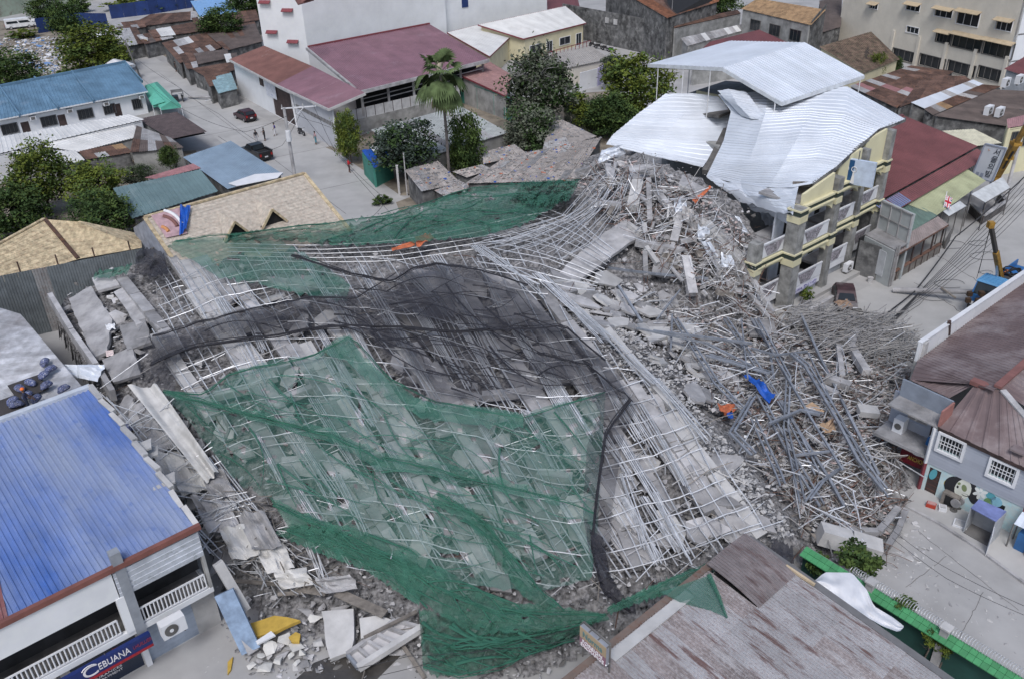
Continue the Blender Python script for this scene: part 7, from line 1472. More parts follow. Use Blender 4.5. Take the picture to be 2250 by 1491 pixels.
for i, p in enumerate(TR):
    W = [SR(x, y, .8 + .25 * math.sin(i)) for x, y in p]; t = thing('steel_beam', 'blue-grey square steel beam fallen across the right side of the heap', 'beam', W[0], 'fallen steel beams')
    w_ = .09 + .03 * (i % 3)
    for a, b in zip(W, W[1:]): MB().beam(a, b + (b - a).normalized() * .05, w_, w_).build('length', steel_b, t)
    # second chord with lacing on the longer members
    if len(p) >= 3 and i % 2 == 0:
        O = V(.32, .18, -.05); 
        for a, b in zip(W, W[1:]):
            MB().beam(a + O, b + O, .1, .1).build('chord', steel_b, t); n = max(2, int((b - a).length / .9))
            for k in range(n): MB().beam(lerp(a, b, k / n), lerp(a, b, (k + .5) / n) + O, .05, .05).build('lacing', steel_b, t)
# ------------------------------------------------------------------ nets
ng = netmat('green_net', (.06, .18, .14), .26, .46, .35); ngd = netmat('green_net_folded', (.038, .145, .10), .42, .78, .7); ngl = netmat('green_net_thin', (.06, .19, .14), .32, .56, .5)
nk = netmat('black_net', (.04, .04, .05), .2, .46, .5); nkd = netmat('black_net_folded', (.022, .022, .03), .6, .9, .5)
def net(label, top, bot, mat, off=.85, nu=60, nv=16, amp=.15, seed=0, hole=0., rough=10):
    fold = 1.0
    if mat in (ngd, nkd): nu = int(nu * 1.5); nv = int(nv * 1.6); fold = 2.2
    A = polyline(top, nu + 1); B = polyline(bot, nu + 1); G = []
    for j in range(nv + 1):
        v = j / nv; row = []
        for i in range(nu + 1):
            e = rough * noise.noise(Vector((i * .5, seed, 0 if j < nv / 2 else 5))) * abs(v - .5) * 2
            q = A[i] + (B[i] - A[i]) * v; row.append(SR(q[0], q[1] + e, off + amp * noise.noise(Vector((i * .12 + seed, v * 2.5, 1))) + amp * .7 * fold * abs(noise.noise(Vector((i * .10 + v * 2, v * 9 + i * .05, seed))) + .4 * noise.noise(Vector((i * .3, v * 22, seed))))))
        G.append(row)
    sk = (lambda a, b: noise.noise(Vector((b * .33 + seed * 2, a * .45, 2))) > .62 - hole) if hole else None
    return MB().grid(G, skip=sk).build('safety_net', mat, smooth=True, label=label, cat='net')
net('wide torn green safety net over the lower pipe grid', [(360,858),(440,866),(500,822),(590,790),(690,780),(735,748),(770,737),(800,792),(860,832),(900,870),(960,885),(1100,895),(1150,918),(1180,896),(1330,860)], [(362,866),(420,930),(520,1060),(640,1120),(760,1190),(860,1240),(960,1270),(1080,1290),(1180,1300),(1300,1270),(1312,1180)], ng, nu=110, nv=46, amp=.22, seed=1, hole=.22)
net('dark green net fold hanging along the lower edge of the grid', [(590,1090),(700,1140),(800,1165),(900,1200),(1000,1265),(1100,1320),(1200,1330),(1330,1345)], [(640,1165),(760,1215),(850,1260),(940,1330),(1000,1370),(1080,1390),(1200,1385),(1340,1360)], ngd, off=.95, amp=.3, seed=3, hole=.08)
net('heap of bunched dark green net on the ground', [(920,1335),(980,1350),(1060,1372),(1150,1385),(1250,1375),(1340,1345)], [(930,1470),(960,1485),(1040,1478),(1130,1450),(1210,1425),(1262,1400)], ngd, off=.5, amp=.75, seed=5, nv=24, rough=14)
net('green net streamer crossing the grid from the left corner', [(358,858),(480,880),(600,910),(720,940),(830,990),(960,1010),(1100,1050),(1230,1090)], [(358,870),(480,898),(600,935),(720,968),(830,1030),(960,1045),(1100,1080),(1230,1110)], ngl, off=1.0, amp=.2, seed=7)
net('narrow green net strand sweeping down to the bunched net', [(960,1080),(1060,1130),(1120,1210),(1180,1290),(1230,1330)], [(940,1100),(1030,1150),(1090,1230),(1150,1310),(1200,1340)], ngd, off=1.0, amp=.2, seed=8, nv=8)
net('green net piece clinging below the grid toward the gap', [(640,1150),(720,1160),(820,1200),(940,1250)], [(600,1170),(700,1215),(800,1250),(920,1330)], ngd, off=1.0, amp=.25, seed=9, hole=.1)
net('green net tail caught on the rusted roof corner', [(1335,1335),(1400,1300),(1480,1265),(1540,1245),(1578,1230)], [(1335,1350),(1400,1325),(1480,1300),(1540,1290),(1576,1252)], ngd, off=1.6, amp=.15, seed=11, nv=8)
# net triangle over the rusted roof
tq = [P(1452, 1300, 5.0), P(1562, 1262, 4.9), P(1597, 1356, 4.5), P(1560, 1340, 4.5), P(1500, 1325, 4.6)]
MB().prism(tq, V(0, 0, .015)).build('safety_net', ng, label='thin green net triangle lying over the corrugated rust roof', cat='net')
MB().tube([P(1558, 1262, 5.0), P(1580, 1310, 4.8), P(1597, 1356, 4.6)], .12, 6, .05).build('net_strand', ngd, label='rolled green net strand hanging over the rust roof', cat='net')
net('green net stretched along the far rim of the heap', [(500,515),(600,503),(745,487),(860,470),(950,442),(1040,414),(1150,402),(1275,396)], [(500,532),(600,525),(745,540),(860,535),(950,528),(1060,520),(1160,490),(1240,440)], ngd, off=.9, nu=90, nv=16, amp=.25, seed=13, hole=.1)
net('thin green net over the slope by the painted banner', [(365,532),(450,520),(540,522),(620,530),(700,575),(770,625)], [(370,545),(420,570),(480,610),(560,622),(650,645),(760,662)], ngl, off=.9, nu=60, nv=20, amp=.25, seed=15, hole=.12)
net('green net shreds below the debris roofs', [(1150,400),(1210,395),(1275,398)], [(1120,440),(1190,455),(1250,440)], ngd, off=1.0, amp=.4, seed=17, hole=.15)
net('small green net scrap by the hoarding end', [(210,596),(250,590),(290,580)], [(205,612),(240,610),(280,600)], ngd, off=.7, amp=.2, seed=18, nv=6, nu=16)
net('bright green net scrap rising in the middle of the grid', [(735,745),(760,735),(790,770),(850,830),(930,880),(1060,895),(1150,905)], [(690,785),(720,780),(760,790),(830,860),(930,920),(1060,935),(1150,940)], ngl, off=1.05, amp=.2, seed=19, nv=8)
net('broad black net sheet draped across the middle of the heap', [(335,735),(480,690),(680,650),(760,660),(880,590),(960,578),(1040,590),(1130,640),(1220,700),(1330,790)], [(330,830),(450,755),(600,728),(760,720),(880,760),(960,860),(1040,880),(1150,880),(1250,840),(1390,880)], nk, off=.95, nu=90, nv=24, amp=.3, seed=23, hole=.12)
net('sagging black net pocket over the dark plates', [(880,590),(960,575),(1060,590),(1160,640),(1240,720)], [(870,640),(920,690),(1010,720),(1100,725),(1240,730)], nk, off=1.2, amp=.35, seed=29, nv=14)
net('black net column fold beside the green net edge', [(1180,740),(1310,770),(1405,880),(1370,960),(1345,1120),(1340,1250)], [(1160,810),(1270,840),(1320,905),(1290,975),(1280,1120),(1300,1250)], nk, off=1.0, amp=.2, seed=31, nv=8)
net('black net strip hanging over the rust roof gutter', [(1295,1160),(1310,1250),(1325,1300),(1360,1330),(1392,1345)], [(1325,1180),(1340,1260),(1370,1310),(1395,1325),(1398,1350)], nkd, off=1.3, amp=.2, seed=33, nv=6)
net('black net curtain at the left end of the grid', [(328,735),(365,725),(390,760)], [(280,835),(340,845),(385,860)], nk, off=.9, amp=.2, seed=35, nv=10, nu=16)
net('black net bundle at the far left corner of the grid', [(300,552),(330,545),(360,555)], [(295,600),(335,610),(370,600)], nkd, off=.8, amp=.4, seed=37, nv=8, nu=16)
net('black net curtain dangling in the gap by the green wall', [(1700,1180),(1720,1190),(1742,1200)], [(1690,1215),(1715,1240),(1745,1238)], nkd, off=1.0, amp=.2, seed=39, nv=6, nu=12)
net('black net slung over the torn dark roof corner', [(1590,1195),(1650,1185),(1700,1215)], [(1570,1260),(1640,1290),(1715,1300)], nk, off=2.9, amp=.15, seed=41, nv=6, nu=14)
net('black net band sweeping from the left corner to the hump', [(335,770),(480,700),(680,648),(860,640),(1000,650)], [(335,800),(480,735),(680,685),(860,680),(1000,700)], nk, off=1.15, amp=.3, seed=43, nv=8)
net('dark net band curving down past the bright pipe bundle', [(790,700),(850,790),(900,860),(980,890)], [(850,690),(930,780),(980,840),(1030,870)], nk, off=1.1, amp=.25, seed=45, nv=6)
ropem = netmat('black_net_rope', (.02, .02, .026), .8, 1.0, .8); ropeg = netmat('green_net_rope', (.03, .125, .085), .75, .98, .8)
def strand(label, pts, mat, r, group, n=40, off=1.15):
    W = [SR(q[0], q[1] + 4 * noise.noise(Vector((i * .35, r * 50, q[1] * .01))), off + .2 * noise.noise(Vector((i * .25, q[0] * .01, 3)))) for i, q in enumerate(polyline(pts, n))]
    mb = MB()
    for k, (rr1, sh) in enumerate(((r, 0), (r * .6, r * 1.1), (r * .45, -r * 1.3))): mb.tube([p + V(0, sh * 1.6 * math.sin(i * .21 + k * 2), sh * .5 * math.cos(i * .27 + k)) for i, p in enumerate(W)], rr1 * .55, 6, rr1 * .4)
    mb.build('net_strand', mat, label=label, cat='net', group=group)
for l, pts, r in (('rolled black net edge crossing the whole heap', [(330,800),(440,758),(600,735),(720,716),(790,714),(1000,730),(1120,722),(1240,716),(1330,790)], .13), ('black net rope fold below the far green net', [(640,562),(760,597),(860,618),(905,590),(960,580),(1060,594),(1160,625)], .12), ('black net rope along the right edge of the green net', [(1385,880),(1330,955),(1312,1080),(1300,1200),(1325,1300),(1385,1340)], .13), ('black net hem from the left curtain to the hump', [(335,740),(480,695),(680,652),(780,655),(870,600)], .08), ('black net hem above the bright pipe bundle', [(1180,775),(1290,800),(1390,880)], .08)): strand(l, pts, ropem, r, None)
for l, pts, r in (('green net hem along the upper rim', [(365,532),(500,515),(745,487),(860,470),(1040,414),(1150,402),(1275,396)], .07), ('twisted green net hem above the lower grid', [(358,860),(450,868),(500,822),(690,780),(770,738),(860,832),(960,885),(1150,918),(1330,860)], .07), ('twisted green net strand from the left tie point', [(358,862),(480,890),(600,922),(720,955),(840,1010)], .1), ('twisted green net strand along the sagging lower edge', [(600,1110),(720,1160),(850,1215),(960,1290),(1080,1345),(1330,1350)], .1), ('green net strand dropping to the bunched net', [(960,1085),(1060,1140),(1120,1215),(1180,1290),(1240,1340)], .08), ('green net strand below the sagging edge', [(630,1165),(760,1215),(860,1262),(940,1335)], .08), ('green net strand across the middle of the green net', [(840,1005),(960,1030),(1100,1068),(1240,1100),(1310,1130)], .07), ('green net hem at the right tail', [(1335,1340),(1400,1305),(1480,1270),(1578,1232)], .07), ('green net fold line in the bunched net', [(930,1400),(1000,1420),(1100,1410),(1200,1390),(1300,1365)], .1), ('green net bottom hem of the bunched net', [(930,1465),(1010,1482),(1120,1455),(1262,1402)], .09)): strand(l, pts, ropeg, r, None, off=1.05)
def folds(lab, n, poly, an, L, mat, r, off):
    par = next(o for o in bpy.data.objects if o.get('label') == lab); rq = random.Random(len(lab))
    for k in range(n):
        x, y = randpx(poly, rq); a = an + rq.gauss(0, .16); l = L * rq.uniform(.5, 1.3); b = rq.uniform(-.18, .18) * l
        pts = [(x + math.cos(a) * l * t - math.sin(a) * b * 4 * t * (1 - t), y + math.sin(a) * l * t + math.cos(a) * b * 4 * t * (1 - t)) for t in [i / 10 for i in range(11)]]
        W = [SR(q[0], q[1], off + .12 * noise.noise(Vector((q[0] * .03, q[1] * .03, k)))) for q in pts if pin(q[0], q[1], poly)]
        if len(W) > 3: MB().tube(W, r * rq.uniform(.5, 1.2), 5, r * .3).build('fold', mat, par)
GN = [(380,870),(500,830),(690,785),(770,745),(860,840),(960,890),(1150,920),(1325,870),(1305,1250),(1080,1290),(860,1240),(640,1120),(520,1050)]
folds('wide torn green safety net over the lower pipe grid', 46, GN, .45, 220, ngl, .07, .98); folds('wide torn green safety net over the lower pipe grid', 16, GN, 1.0, 150, ngd, .06, 1.0)
folds('dark green net fold hanging along the lower edge of the grid', 22, [(600,1095),(900,1205),(1100,1320),(1330,1345),(1200,1385),(1000,1370),(760,1215)], .5, 180, ropeg, .06, 1.15)
folds('heap of bunched dark green net on the ground', 26, [(925,1345),(1060,1375),(1330,1350),(1210,1425),(1040,1478),(935,1470)], .2, 170, ropeg, .09, .95)
BN = [(340,745),(680,655),(880,595),(960,580),(1130,640),(1330,790),(1385,880),(1250,840),(1040,880),(760,722),(600,730),(345,815)]
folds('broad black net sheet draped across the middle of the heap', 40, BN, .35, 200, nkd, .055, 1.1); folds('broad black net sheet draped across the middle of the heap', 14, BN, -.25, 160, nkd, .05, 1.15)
folds('green net stretched along the far rim of the heap', 24, [(505,520),(745,490),(1040,418),(1270,398),(1160,488),(950,525),(745,538)], -.15, 170, ropeg, .06, 1.05)
# ------------------------------------------------------------------ coloured scraps
def cloth(label, pts, mat, off, seed, amp=.3, cat='tarpaulin', name='tarpaulin'):
    q = [SR(x, y, off) for x, y in pts]; return crumple(label, q, mat, amp, n=6, name=name, cat=cat, seed=seed, ribs=False)
tblue = M('tarp_blue', (.012, .09, .42), .5, var=.2, sc=2, rnd=0); torg = M('tarp_orange', (.50, .14, .06), .7, var=.2, sc=3, rnd=0)
cloth('bright blue tarpaulin snagged on the steel frames', [(1629,818),(1668,832),(1703,868),(1690,882)], tblue, .9, 3, .4)
cloth('orange cloth scrap on the rubble near the blue tarpaulin', [(1573,888),(1610,885),(1618,900),(1590,908)], torg, .5, 5, cat='cloth', name='cloth_scrap')
cloth('small blue scrap beside the orange cloth', [(1596,905),(1610,905),(1612,918),(1600,918)], tblue, .5, 6, .1, cat='cloth', name='cloth_scrap')
cloth('orange and blue tarpaulin fold on the pipes under the far net', [(912,520),(945,512),(955,525),(915,542)], torg, .9, 7, .3)
cloth('thin orange strip on the pipes below the far net', [(860,545),(910,530),(912,538),(862,552)], torg, .8, 8, .1, cat='cloth', name='cloth_scrap')
cloth('red-orange rag hanging on the crest', [(1520,440),(1560,408),(1564,412),(1528,448)], torg, .5, 9, .1, cat='cloth', name='cloth_scrap')
cloth('cardboard sheets among the steel frames', [(1762,895),(1785,882),(1812,903),(1790,912)], M('cardboard', (.45, .31, .2), .9, var=.15), .4, 10, .1, cat='cardboard', name='cardboard')
cloth('torn cardboard near the wrapped frame beams', [(1800,930),(1830,920),(1838,945),(1812,950)], M('cardboard', (.45, .31, .2), .9, var=.15), .4, 11, .15, cat='cardboard', name='cardboard')
cloth('white crumpled bag on the stepped slab', [(230,712),(252,710),(253,722),(234,724)], white_p, .35, 12, .15, cat='bag', name='plastic_bag')
cloth('white and red paper on the stepped slab', [(232,770),(248,768),(250,780),(234,783)], M('pale_paper', (.6, .5, .48), .8), .3, 13, .1, cat='bag', name='paper_bag')
cloth('tan cardboard piece on the blue roof', [P(128, 996, 7.3), P(150, 990, 7.35), P(153, 998, 7.25), P(132, 1000, 7.25)], M('cardboard', (.45, .31, .2), .9, var=.15), 0, 14, .05, cat='cardboard', name='cardboard') if False else crumple('tan cardboard piece on the blue roof', [P(127, 996, 7.42), P(150, 990, 7.44), P(154, 998, 7.38), P(132, 1001, 7.36)], M('cardboard', (.45, .31, .2), .9, var=.15), .08, n=3, name='cardboard', cat='cardboard', seed=1, ribs=False)
scatter('bright_scraps', 'tiny pink, white and red litter through the heap', TA, 260, .05, .13, [pinkish, white_p, brick_o, pinkish], 31, off=.15, flat_=.3)
# ------------------------------------------------------------------ cables
def cable(pts, r=.022, label=None, group=None):
    W = [P(*p) for p in pts]; out = []
    for a, b in zip(W, W[1:]):
        for k in range(8): t = k / 8; out.append(lerp(a, b, t) - Z * (.02 * (b - a).length * 4 * t * (1 - t)))
    out.append(W[-1]); return MB().tube(out, r, 5).build('cable', wire_m, label=label, cat='cable', group=group)
for i in range(7):
    cable([(2250, 390 + i * 12, 5.5 - i * .3), (2150 - i * 5, 500 + i * 14, 2.5), (2040 - i * 8, 620 + i * 10, .5), (1930 - i * 4, 725 + i * 5, .3)], .02, 'sagging black cable along the street past the fallen pole', 'street cables')
cable([(2260, 380, 5), (2100, 520, 2), (2010, 640, .5), (1900, 720, .3)], .06, 'thick black cable bundle beside the fallen pole')
for i, pts in enumerate(([(660, 245, 8), (760, 360, 5), (870, 480, 2), (960, 560, 4.8)], [(640, 250, 8.2), (540, 290, 5), (420, 250, 4), (300, 160, 4)], [(690, 235, 8.2), (735, 330, 5), (850, 440, 3), (800, 490, 5)], [(660, 250, 8), (620, 320, 3), (560, 340, 2), (480, 300, 1)], [(650, 250, 8), (700, 270, 5), (725, 280, 4)], [(300, 130, 6), (390, 190, 3), (480, 250, 2), (600, 330, 1)])): cable(pts, .02, 'slack overhead wire from the transformer pole across the left street', 'left street wires')
for i, pts in enumerate(([(1920, 1130, 2), (2050, 1230, 1.5), (2250, 1330, 2)], [(1960, 1180, 1.5), (2080, 1270, 1.5), (2250, 1350, 2)])): cable(pts, .012, 'thin wire hanging over the street by the green wall', 'street edge wires')
for pts in ([(650, 1491, 1), (900, 1440, 1.5), (1290, 1400, 5.2)], [(750, 1500, 1), (1000, 1440, 1.8), (1290, 1370, 5.8)]): cable(pts, .014, 'thin wire running from the ground up to the exchange sign', 'sign wires')
for k in range(8):
    c_ = P(2090 + rs.uniform(-60, 90), 560 + rs.uniform(-60, 110), .05); rr2 = rs.uniform(.4, 1.2); MB().tube([c_ + V(rr2 * math.cos(a * .33) * (1 + .03 * a), rr2 * .7 * math.sin(a * .33), .02 + .05 * abs(math.sin(a * .5))) for a in range(16)], .018, 4).build('cable_loop', wire_m, label='loose loop of black cable lying on the right street', cat='cable', group='cable loops')
# ------------------------------------------------------------------ trees
def leafmat(name, c):
    m = M(name, c, .9, var=.38, sc=.9, rnd=.12, spec=.08); b = m.node_tree.nodes['Principled BSDF']; b.inputs['Transmission Weight'].default_value = 0; return m
lf_dk = leafmat('leaf_dark', (.045, .076, .028)); lf_md = leafmat('leaf_mid', (.080, .120, .036)); lf_yl = leafmat('leaf_yellow', (.120, .150, .030)); lf_gy = leafmat('leaf_dusty', (.115, .130, .095)); lf_bl = leafmat('leaf_blue', (.055, .075, .06)); bark = M('bark', (.12, .10, .085), .9, var=.25, rnd=.1)
def crown_mesh(seed, nclump, per, leaf, shape=1.0, mats=None, droop=0):
    rr = random.Random(seed); v = []; f = []; mi = []
    for c in range(nclump):
        while True:
            d = Vector((rr.uniform(-1, 1), rr.uniform(-1, 1), rr.uniform(-.8, 1)))
            if .2 < d.length < 1: break
        d = d.normalized() * (d.length ** .5); cr = rr.uniform(.09, .19)
        if shape != 1: k = max(.12, (1 - (d.z + .8) / 1.9) ** .8 * shape + .1); d.x *= k; d.y *= k
        wob = .92 + .62 * noise.noise(d * 2.4 + Vector((seed, 0, 0))); d = d * wob; m_ = 0 if rr.random() < .62 else 1
        for _ in range(per):
            p = d + Vector((rr.gauss(0, cr), rr.gauss(0, cr), rr.gauss(0, cr * .62))); a = rr.uniform(0, 6.28); n = Vector((rr.gauss(0, .7), rr.gauss(0, .7), 1 - droop * rr.random())).normalized()
            x = n.cross(Vector((math.cos(a), math.sin(a), .2))).normalized(); y = n.cross(x); s = leaf * rr.uniform(.6, 1.3); i = len(v)
            v += [p - x * s * .5, p + y * s * .34, p + x * s * .6, p - y * s * .34]; f.append((i, i + 1, i + 2, i + 3)); mi.append(m_)
    me = bpy.data.meshes.new('crown'); me.from_pydata([tuple(q) for q in v], [], f)
    for q in mats: me.materials.append(q)
    me.polygons.foreach_set('material_index', mi); me.update(); return me
CRM = {}
def crown(kind, seed):
    k = (kind, seed)
    if k not in CRM:
        mats = {'g': [lf_md, lf_dk], 'y': [lf_yl, lf_md], 'd': [lf_dk, lf_md], 'gy': [lf_gy, lf_dk], 'bl': [lf_bl, lf_dk], 's': [lf_md, lf_dk], 'sy': [lf_yl, lf_md], 'cone': [lf_dk, lf_md]}[kind]
        CRM[k] = crown_mesh(seed, 170 if kind[0] != 's' else 50, 44 if kind[0] != 's' else 26, .105 if kind[0] != 's' else .24, 1.0 if kind != 'cone' else .95, mats)
    return CRM[k]
def tree(label, cx, cy, zc, rx, rz, kind='g', seed=1, name='tree', cat='tree', lean=0):
    c = P(cx, cy, zc); b = XY(c, 0) + V(lean, 0, 0); t = thing(name, label, cat, b)
    base = max(.0, zc - rz * .7); mb = MB().tube([b, lerp(b, c, .45) + V(R.uniform(-.15, .15), 0, 0), c], max(.05, rx * .055), 7, max(.02, rx * .02))
    for k in range(6):
        a = k * 1.05 + seed; s = lerp(b, c, .5 + .07 * k); mb.tube([s, s + V(math.cos(a) * rx * .35, math.sin(a) * rx * .35, rz * .25), s + V(math.cos(a) * rx * .75, math.sin(a) * rx * .75, rz * .45)], rx * .024, 5, rx * .008)
    mb.build('trunk', bark, t)
    o = bpy.data.objects.new('crown', crown(kind, seed)); COL.objects.link(o); o.parent = t; o.location = c - b; o.scale = (rx, rx * R.uniform(.85, 1.1), rz); o.rotation_euler = (0, 0, seed * 1.7)
    return t
TREES = [('round dark green tree beside the navy fence', 143, 42, 4.5, 3.4, 3.4, 'd', 1), ('spreading yellow-green tree over the lot beside the street', 200, 102, 4.2, 5.2, 3.6, 'y', 2), ('low yellow-green tree by the white tent', 245, 125, 2.5, 2.6, 2.0, 'y', 3), ('dense green tree at the rowhouse back', 18, 160, 3.6, 4.6, 3.0, 'd', 4), ('dark tree growing between rusted shanty roofs', 484, 50, 4.6, 3.6, 3.0, 'd', 5),
 ('large bright feathery tree behind the cream roofed wing', 85, 385, 4.2, 3.0, 3.0, 'y', 6), ('leafy tree beside the teal roof', 205, 405, 3.6, 2.4, 2.2, 'y', 7), ('dark leafy tree hanging over the straw hip roof', 225, 475, 3.4, 2.6, 2.0, 'd', 8), ('shadowed green thicket tree at the straw roof back', 25, 465, 2.6, 3.4, 2.6, 'd', 9), ('small round tree in front of the grey block shack', 371, 345, 2.6, 1.0, 1.4, 'g', 10), ('low pale shrub tree by the pink roof strip', 305, 385, 2.6, 1.6, 1.0, 'gy', 11),
 ('weeping yellow-green tree at the warehouse corner', 765, 300, 3.2, 1.7, 2.8, 'y', 12), ('blue-grey leafy tree before the pale grey roof', 885, 322, 4.2, 3.2, 2.7, 'bl', 13), ('dense upright dark tree beside the palm trunk', 1020, 318, 3.6, 2.3, 3.6, 'g', 14), ('big dusty grey-green tree with bare twigs', 1185, 190, 6.0, 4.3, 4.4, 'gy', 15), ('drooping dusty lower tree under the big dusty one', 1165, 285, 3.0, 3.2, 2.8, 'gy', 16), ('bright bushy green tree beside the white metal roof', 1395, 190, 4.8, 4.4, 3.8, 'y', 17), ('dark green tree under the edge of the white roof', 1345, 255, 2.8, 3.0, 2.6, 'd', 18),
 ('thin green tree behind the lilac garden wall', 1345, 150, 3.2, 1.6, 2.0, 'gy', 19), ('dark tree between storehouse and tan roof', 1585, 6, 5, 3.2, 3.0, 'd', 20), ('young bright tree beside the mossy tiled roof', 1925, 150, 2.4, 1.3, 2.2, 'y', 21), ('small dark tree beside the tiled house wall', 1962, 146, 1.6, 1.3, 1.4, 'd', 22), ('dark tree behind the light blue roof house', 545, 6, 4, 5.0, 3.0, 'd', 23), ('dark vine-covered tree on the far boundary wall', 95, 18, 3, 3.2, 2.6, 'd', 24)]
for l, cx, cy, zc, rx, rz, kd, sd_ in TREES: tree(l, cx, cy, zc, rx, rz, kd, sd_)
SHR = [('round green shrub above the green coping', 1880, 1222, 2.4, .85, .7, 's', 31), ('shrub spilling below the green coping', 1912, 1238, 2.1, .6, .45, 's', 32), ('bright shrub beside the white tarpaulin end', 1986, 1330, 2.0, .5, .5, 's', 33), ('yellowish shrub by the second grey pillar', 2045, 1397, 1.7, .42, .45, 'sy', 34), ('small yellowish shrub below the second grey pillar', 2078, 1420, 1.5, .35, .45, 'sy', 35), ('dark shrub in the gap under the green coping', 1795, 1232, 1.6, .6, .5, 's', 36), ('dusty shrub between the two big trees', 1290, 260, 1.2, 1.8, 1.3, 'sy', 37), ('pale grassy shrub patch behind the debris roofs', 1265, 225, 1.2, 2.2, 1.2, 'sy', 38), ('low green shrub at the fence foot by the warehouse', 840, 440, .4, .9, .5, 's', 39), ('dark shrub on the lot beside the demolition debris', 145, 165, 1.2, 1.6, 1.2, 's', 40), ('shrub at the near end of the navy fence', 50, 75, .8, 2.4, .9, 'sy', 41), ('dark ivy shrub against the pale green wall', 170, 14, 1.4, 2.6, 1.8, 's', 42), ('tall weed shrub beside the far lane', 280, 10, 1.2, 4.5, 1.4, 'sy', 43), ('long weed shrub along the far lane', 340, 8, 1.2, 5, 1.5, 's', 44)]
for l, cx, cy, zc, rx, rz, kd, sd_ in SHR: tree(l, cx, cy, zc, rx, rz, kd, sd_, 'shrub', 'shrub')
# fan palm
pb_ = P(988, 405); ptop = P(968, 165, 12.0); t = thing('fan_palm', 'tall fan palm with green crown and brown hanging fronds', 'palm', pb_)
MB().tube([pb_, lerp(pb_, ptop, .5) + V(.12, 0, 0), ptop], .18, 10, .13).build('trunk', M('palm_trunk', (.17, .15, .14), .9, var=.2, sc=3), t)
def fan(base, d, L, spread, mat, nm, droop):
    d = d.normalized(); sd_ = d.cross(Z); sd_ = sd_.normalized() if sd_.length > .05 else V(1, 0, 0); up = sd_.cross(d); mb = MB(); tip = base + d * L * .55 - Z * droop * .2
    mb.tube([base, tip], .03, 4, .02)
    n = 13
    for k in range(n):
        a = (k / (n - 1) - .5) * spread; e = d * math.cos(a) + sd_ * math.sin(a); ln = L * .62 * (1 - .25 * abs(a) / spread)
        m1 = tip + e * ln * .55 + up * .05 - Z * droop * .25; m2 = tip + e * ln - Z * droop * (.9 + R.uniform(0, .4)); w_ = sd_ * (.11 * math.cos(a)) + d * (.11 * math.sin(-a))
        mb.poly([tip, m1 + w_ * 1.6, m2, m1 - w_ * 1.6])
    return mb.build(nm, mat, t)
pg = leafmat('palm_green', (.09, .125, .055)); pbn = leafmat('palm_brown', (.27, .20, .11))
for k in range(30):
    a = k * 2.4; el = [1.25, .8, .4, .05, -.35, -.7][k % 6] + R.uniform(-.15, .15); fan(ptop + Z * .2, V(math.cos(a) * math.cos(el), math.sin(a) * math.cos(el), math.sin(el)), R.uniform(2.2, 3.0), 2.3, pg, 'frond', .6 + .8 * (el < .2))
for k in range(9): a = k * .7; fan(ptop - Z * .4, V(math.cos(a) * .45, math.sin(a) * .45, -1), R.uniform(2.0, 2.8), 1.1, pbn, 'dead_frond', .3)
MB().tube([ptop + V(-.05, -.3, .6), ptop + V(-.05, -.4, 1.0), ptop + V(0, -.35, 1.4)], .32, 8, .2).build('flower_head', M('palm_flower', (.6, .52, .4), .9, var=.15), t)
t = thing('small_palm', 'small feathery palm in front of the teal roof', 'palm', P(416, 452)); p0_ = P(416, 452); top_ = P(414, 432, 2.6)
MB().tube([XY(top_, 0), top_], .1, 7, .07).build('trunk', bark, t)
for k in range(11):
    a = k * .571; L = 1.7; mb = MB(); pts = [top_ + V(math.cos(a), math.sin(a), 0) * (L * s_) + Z * (.9 * s_ - 1.2 * s_ * s_) for s_ in (0, .25, .5, .75, 1)]; mb.tube(pts, .025, 4, .01)
    for j in range(14):
        s_ = .1 + j * .065; q = top_ + V(math.cos(a), math.sin(a), 0) * (L * s_) + Z * (.9 * s_ - 1.2 * s_ * s_)
        for sg in (-1, 1): e = V(-math.sin(a) * sg + math.cos(a) * .5, math.cos(a) * sg + math.sin(a) * .5, -.2).normalized(); mb.poly([q, q + e * .25 + V(.03, 0, .02), q + e * .5 - Z * .08, q + e * .25 - V(.03, 0, .0)])
    mb.build('frond', pg, t)
# bare twigs of the dusty tree
tw = MB(); c_ = P(1170, 170, 7.5)
for k in range(26): a = R.uniform(0, 6.28); p1q = c_ + V(math.cos(a) * 3, math.sin(a) * 3, R.uniform(0, 2.6)); tw.tube([c_ - Z * 1, lerp(c_, p1q, .6) + Z * .3, p1q, p1q + V(R.uniform(-.8, .8), R.uniform(-.8, .8), R.uniform(.2, .9))], .04, 4, .012)
tw.build('bare_branch', M('grey_bark', (.25, .24, .23), .9), next(o for o in bpy.data.objects if o.get('label') == 'big dusty grey-green tree with bare twigs'))
# grass tuft patch
gm = MB()
for k in range(1600):
    p = P(R.uniform(1240, 1330), R.uniform(222, 300)) + Z * .02; a = R.uniform(0, 6.28); h = R.uniform(.4, 1.1); e = V(math.cos(a), math.sin(a), 0) * .05; b = V(R.uniform(-.3, .3), R.uniform(-.3, .3), h); gm.poly([p - e, p + e, p + b])
gm.build('tall_grass', lf_gy, label='pale tall grass between the two big trees', kind='stuff')
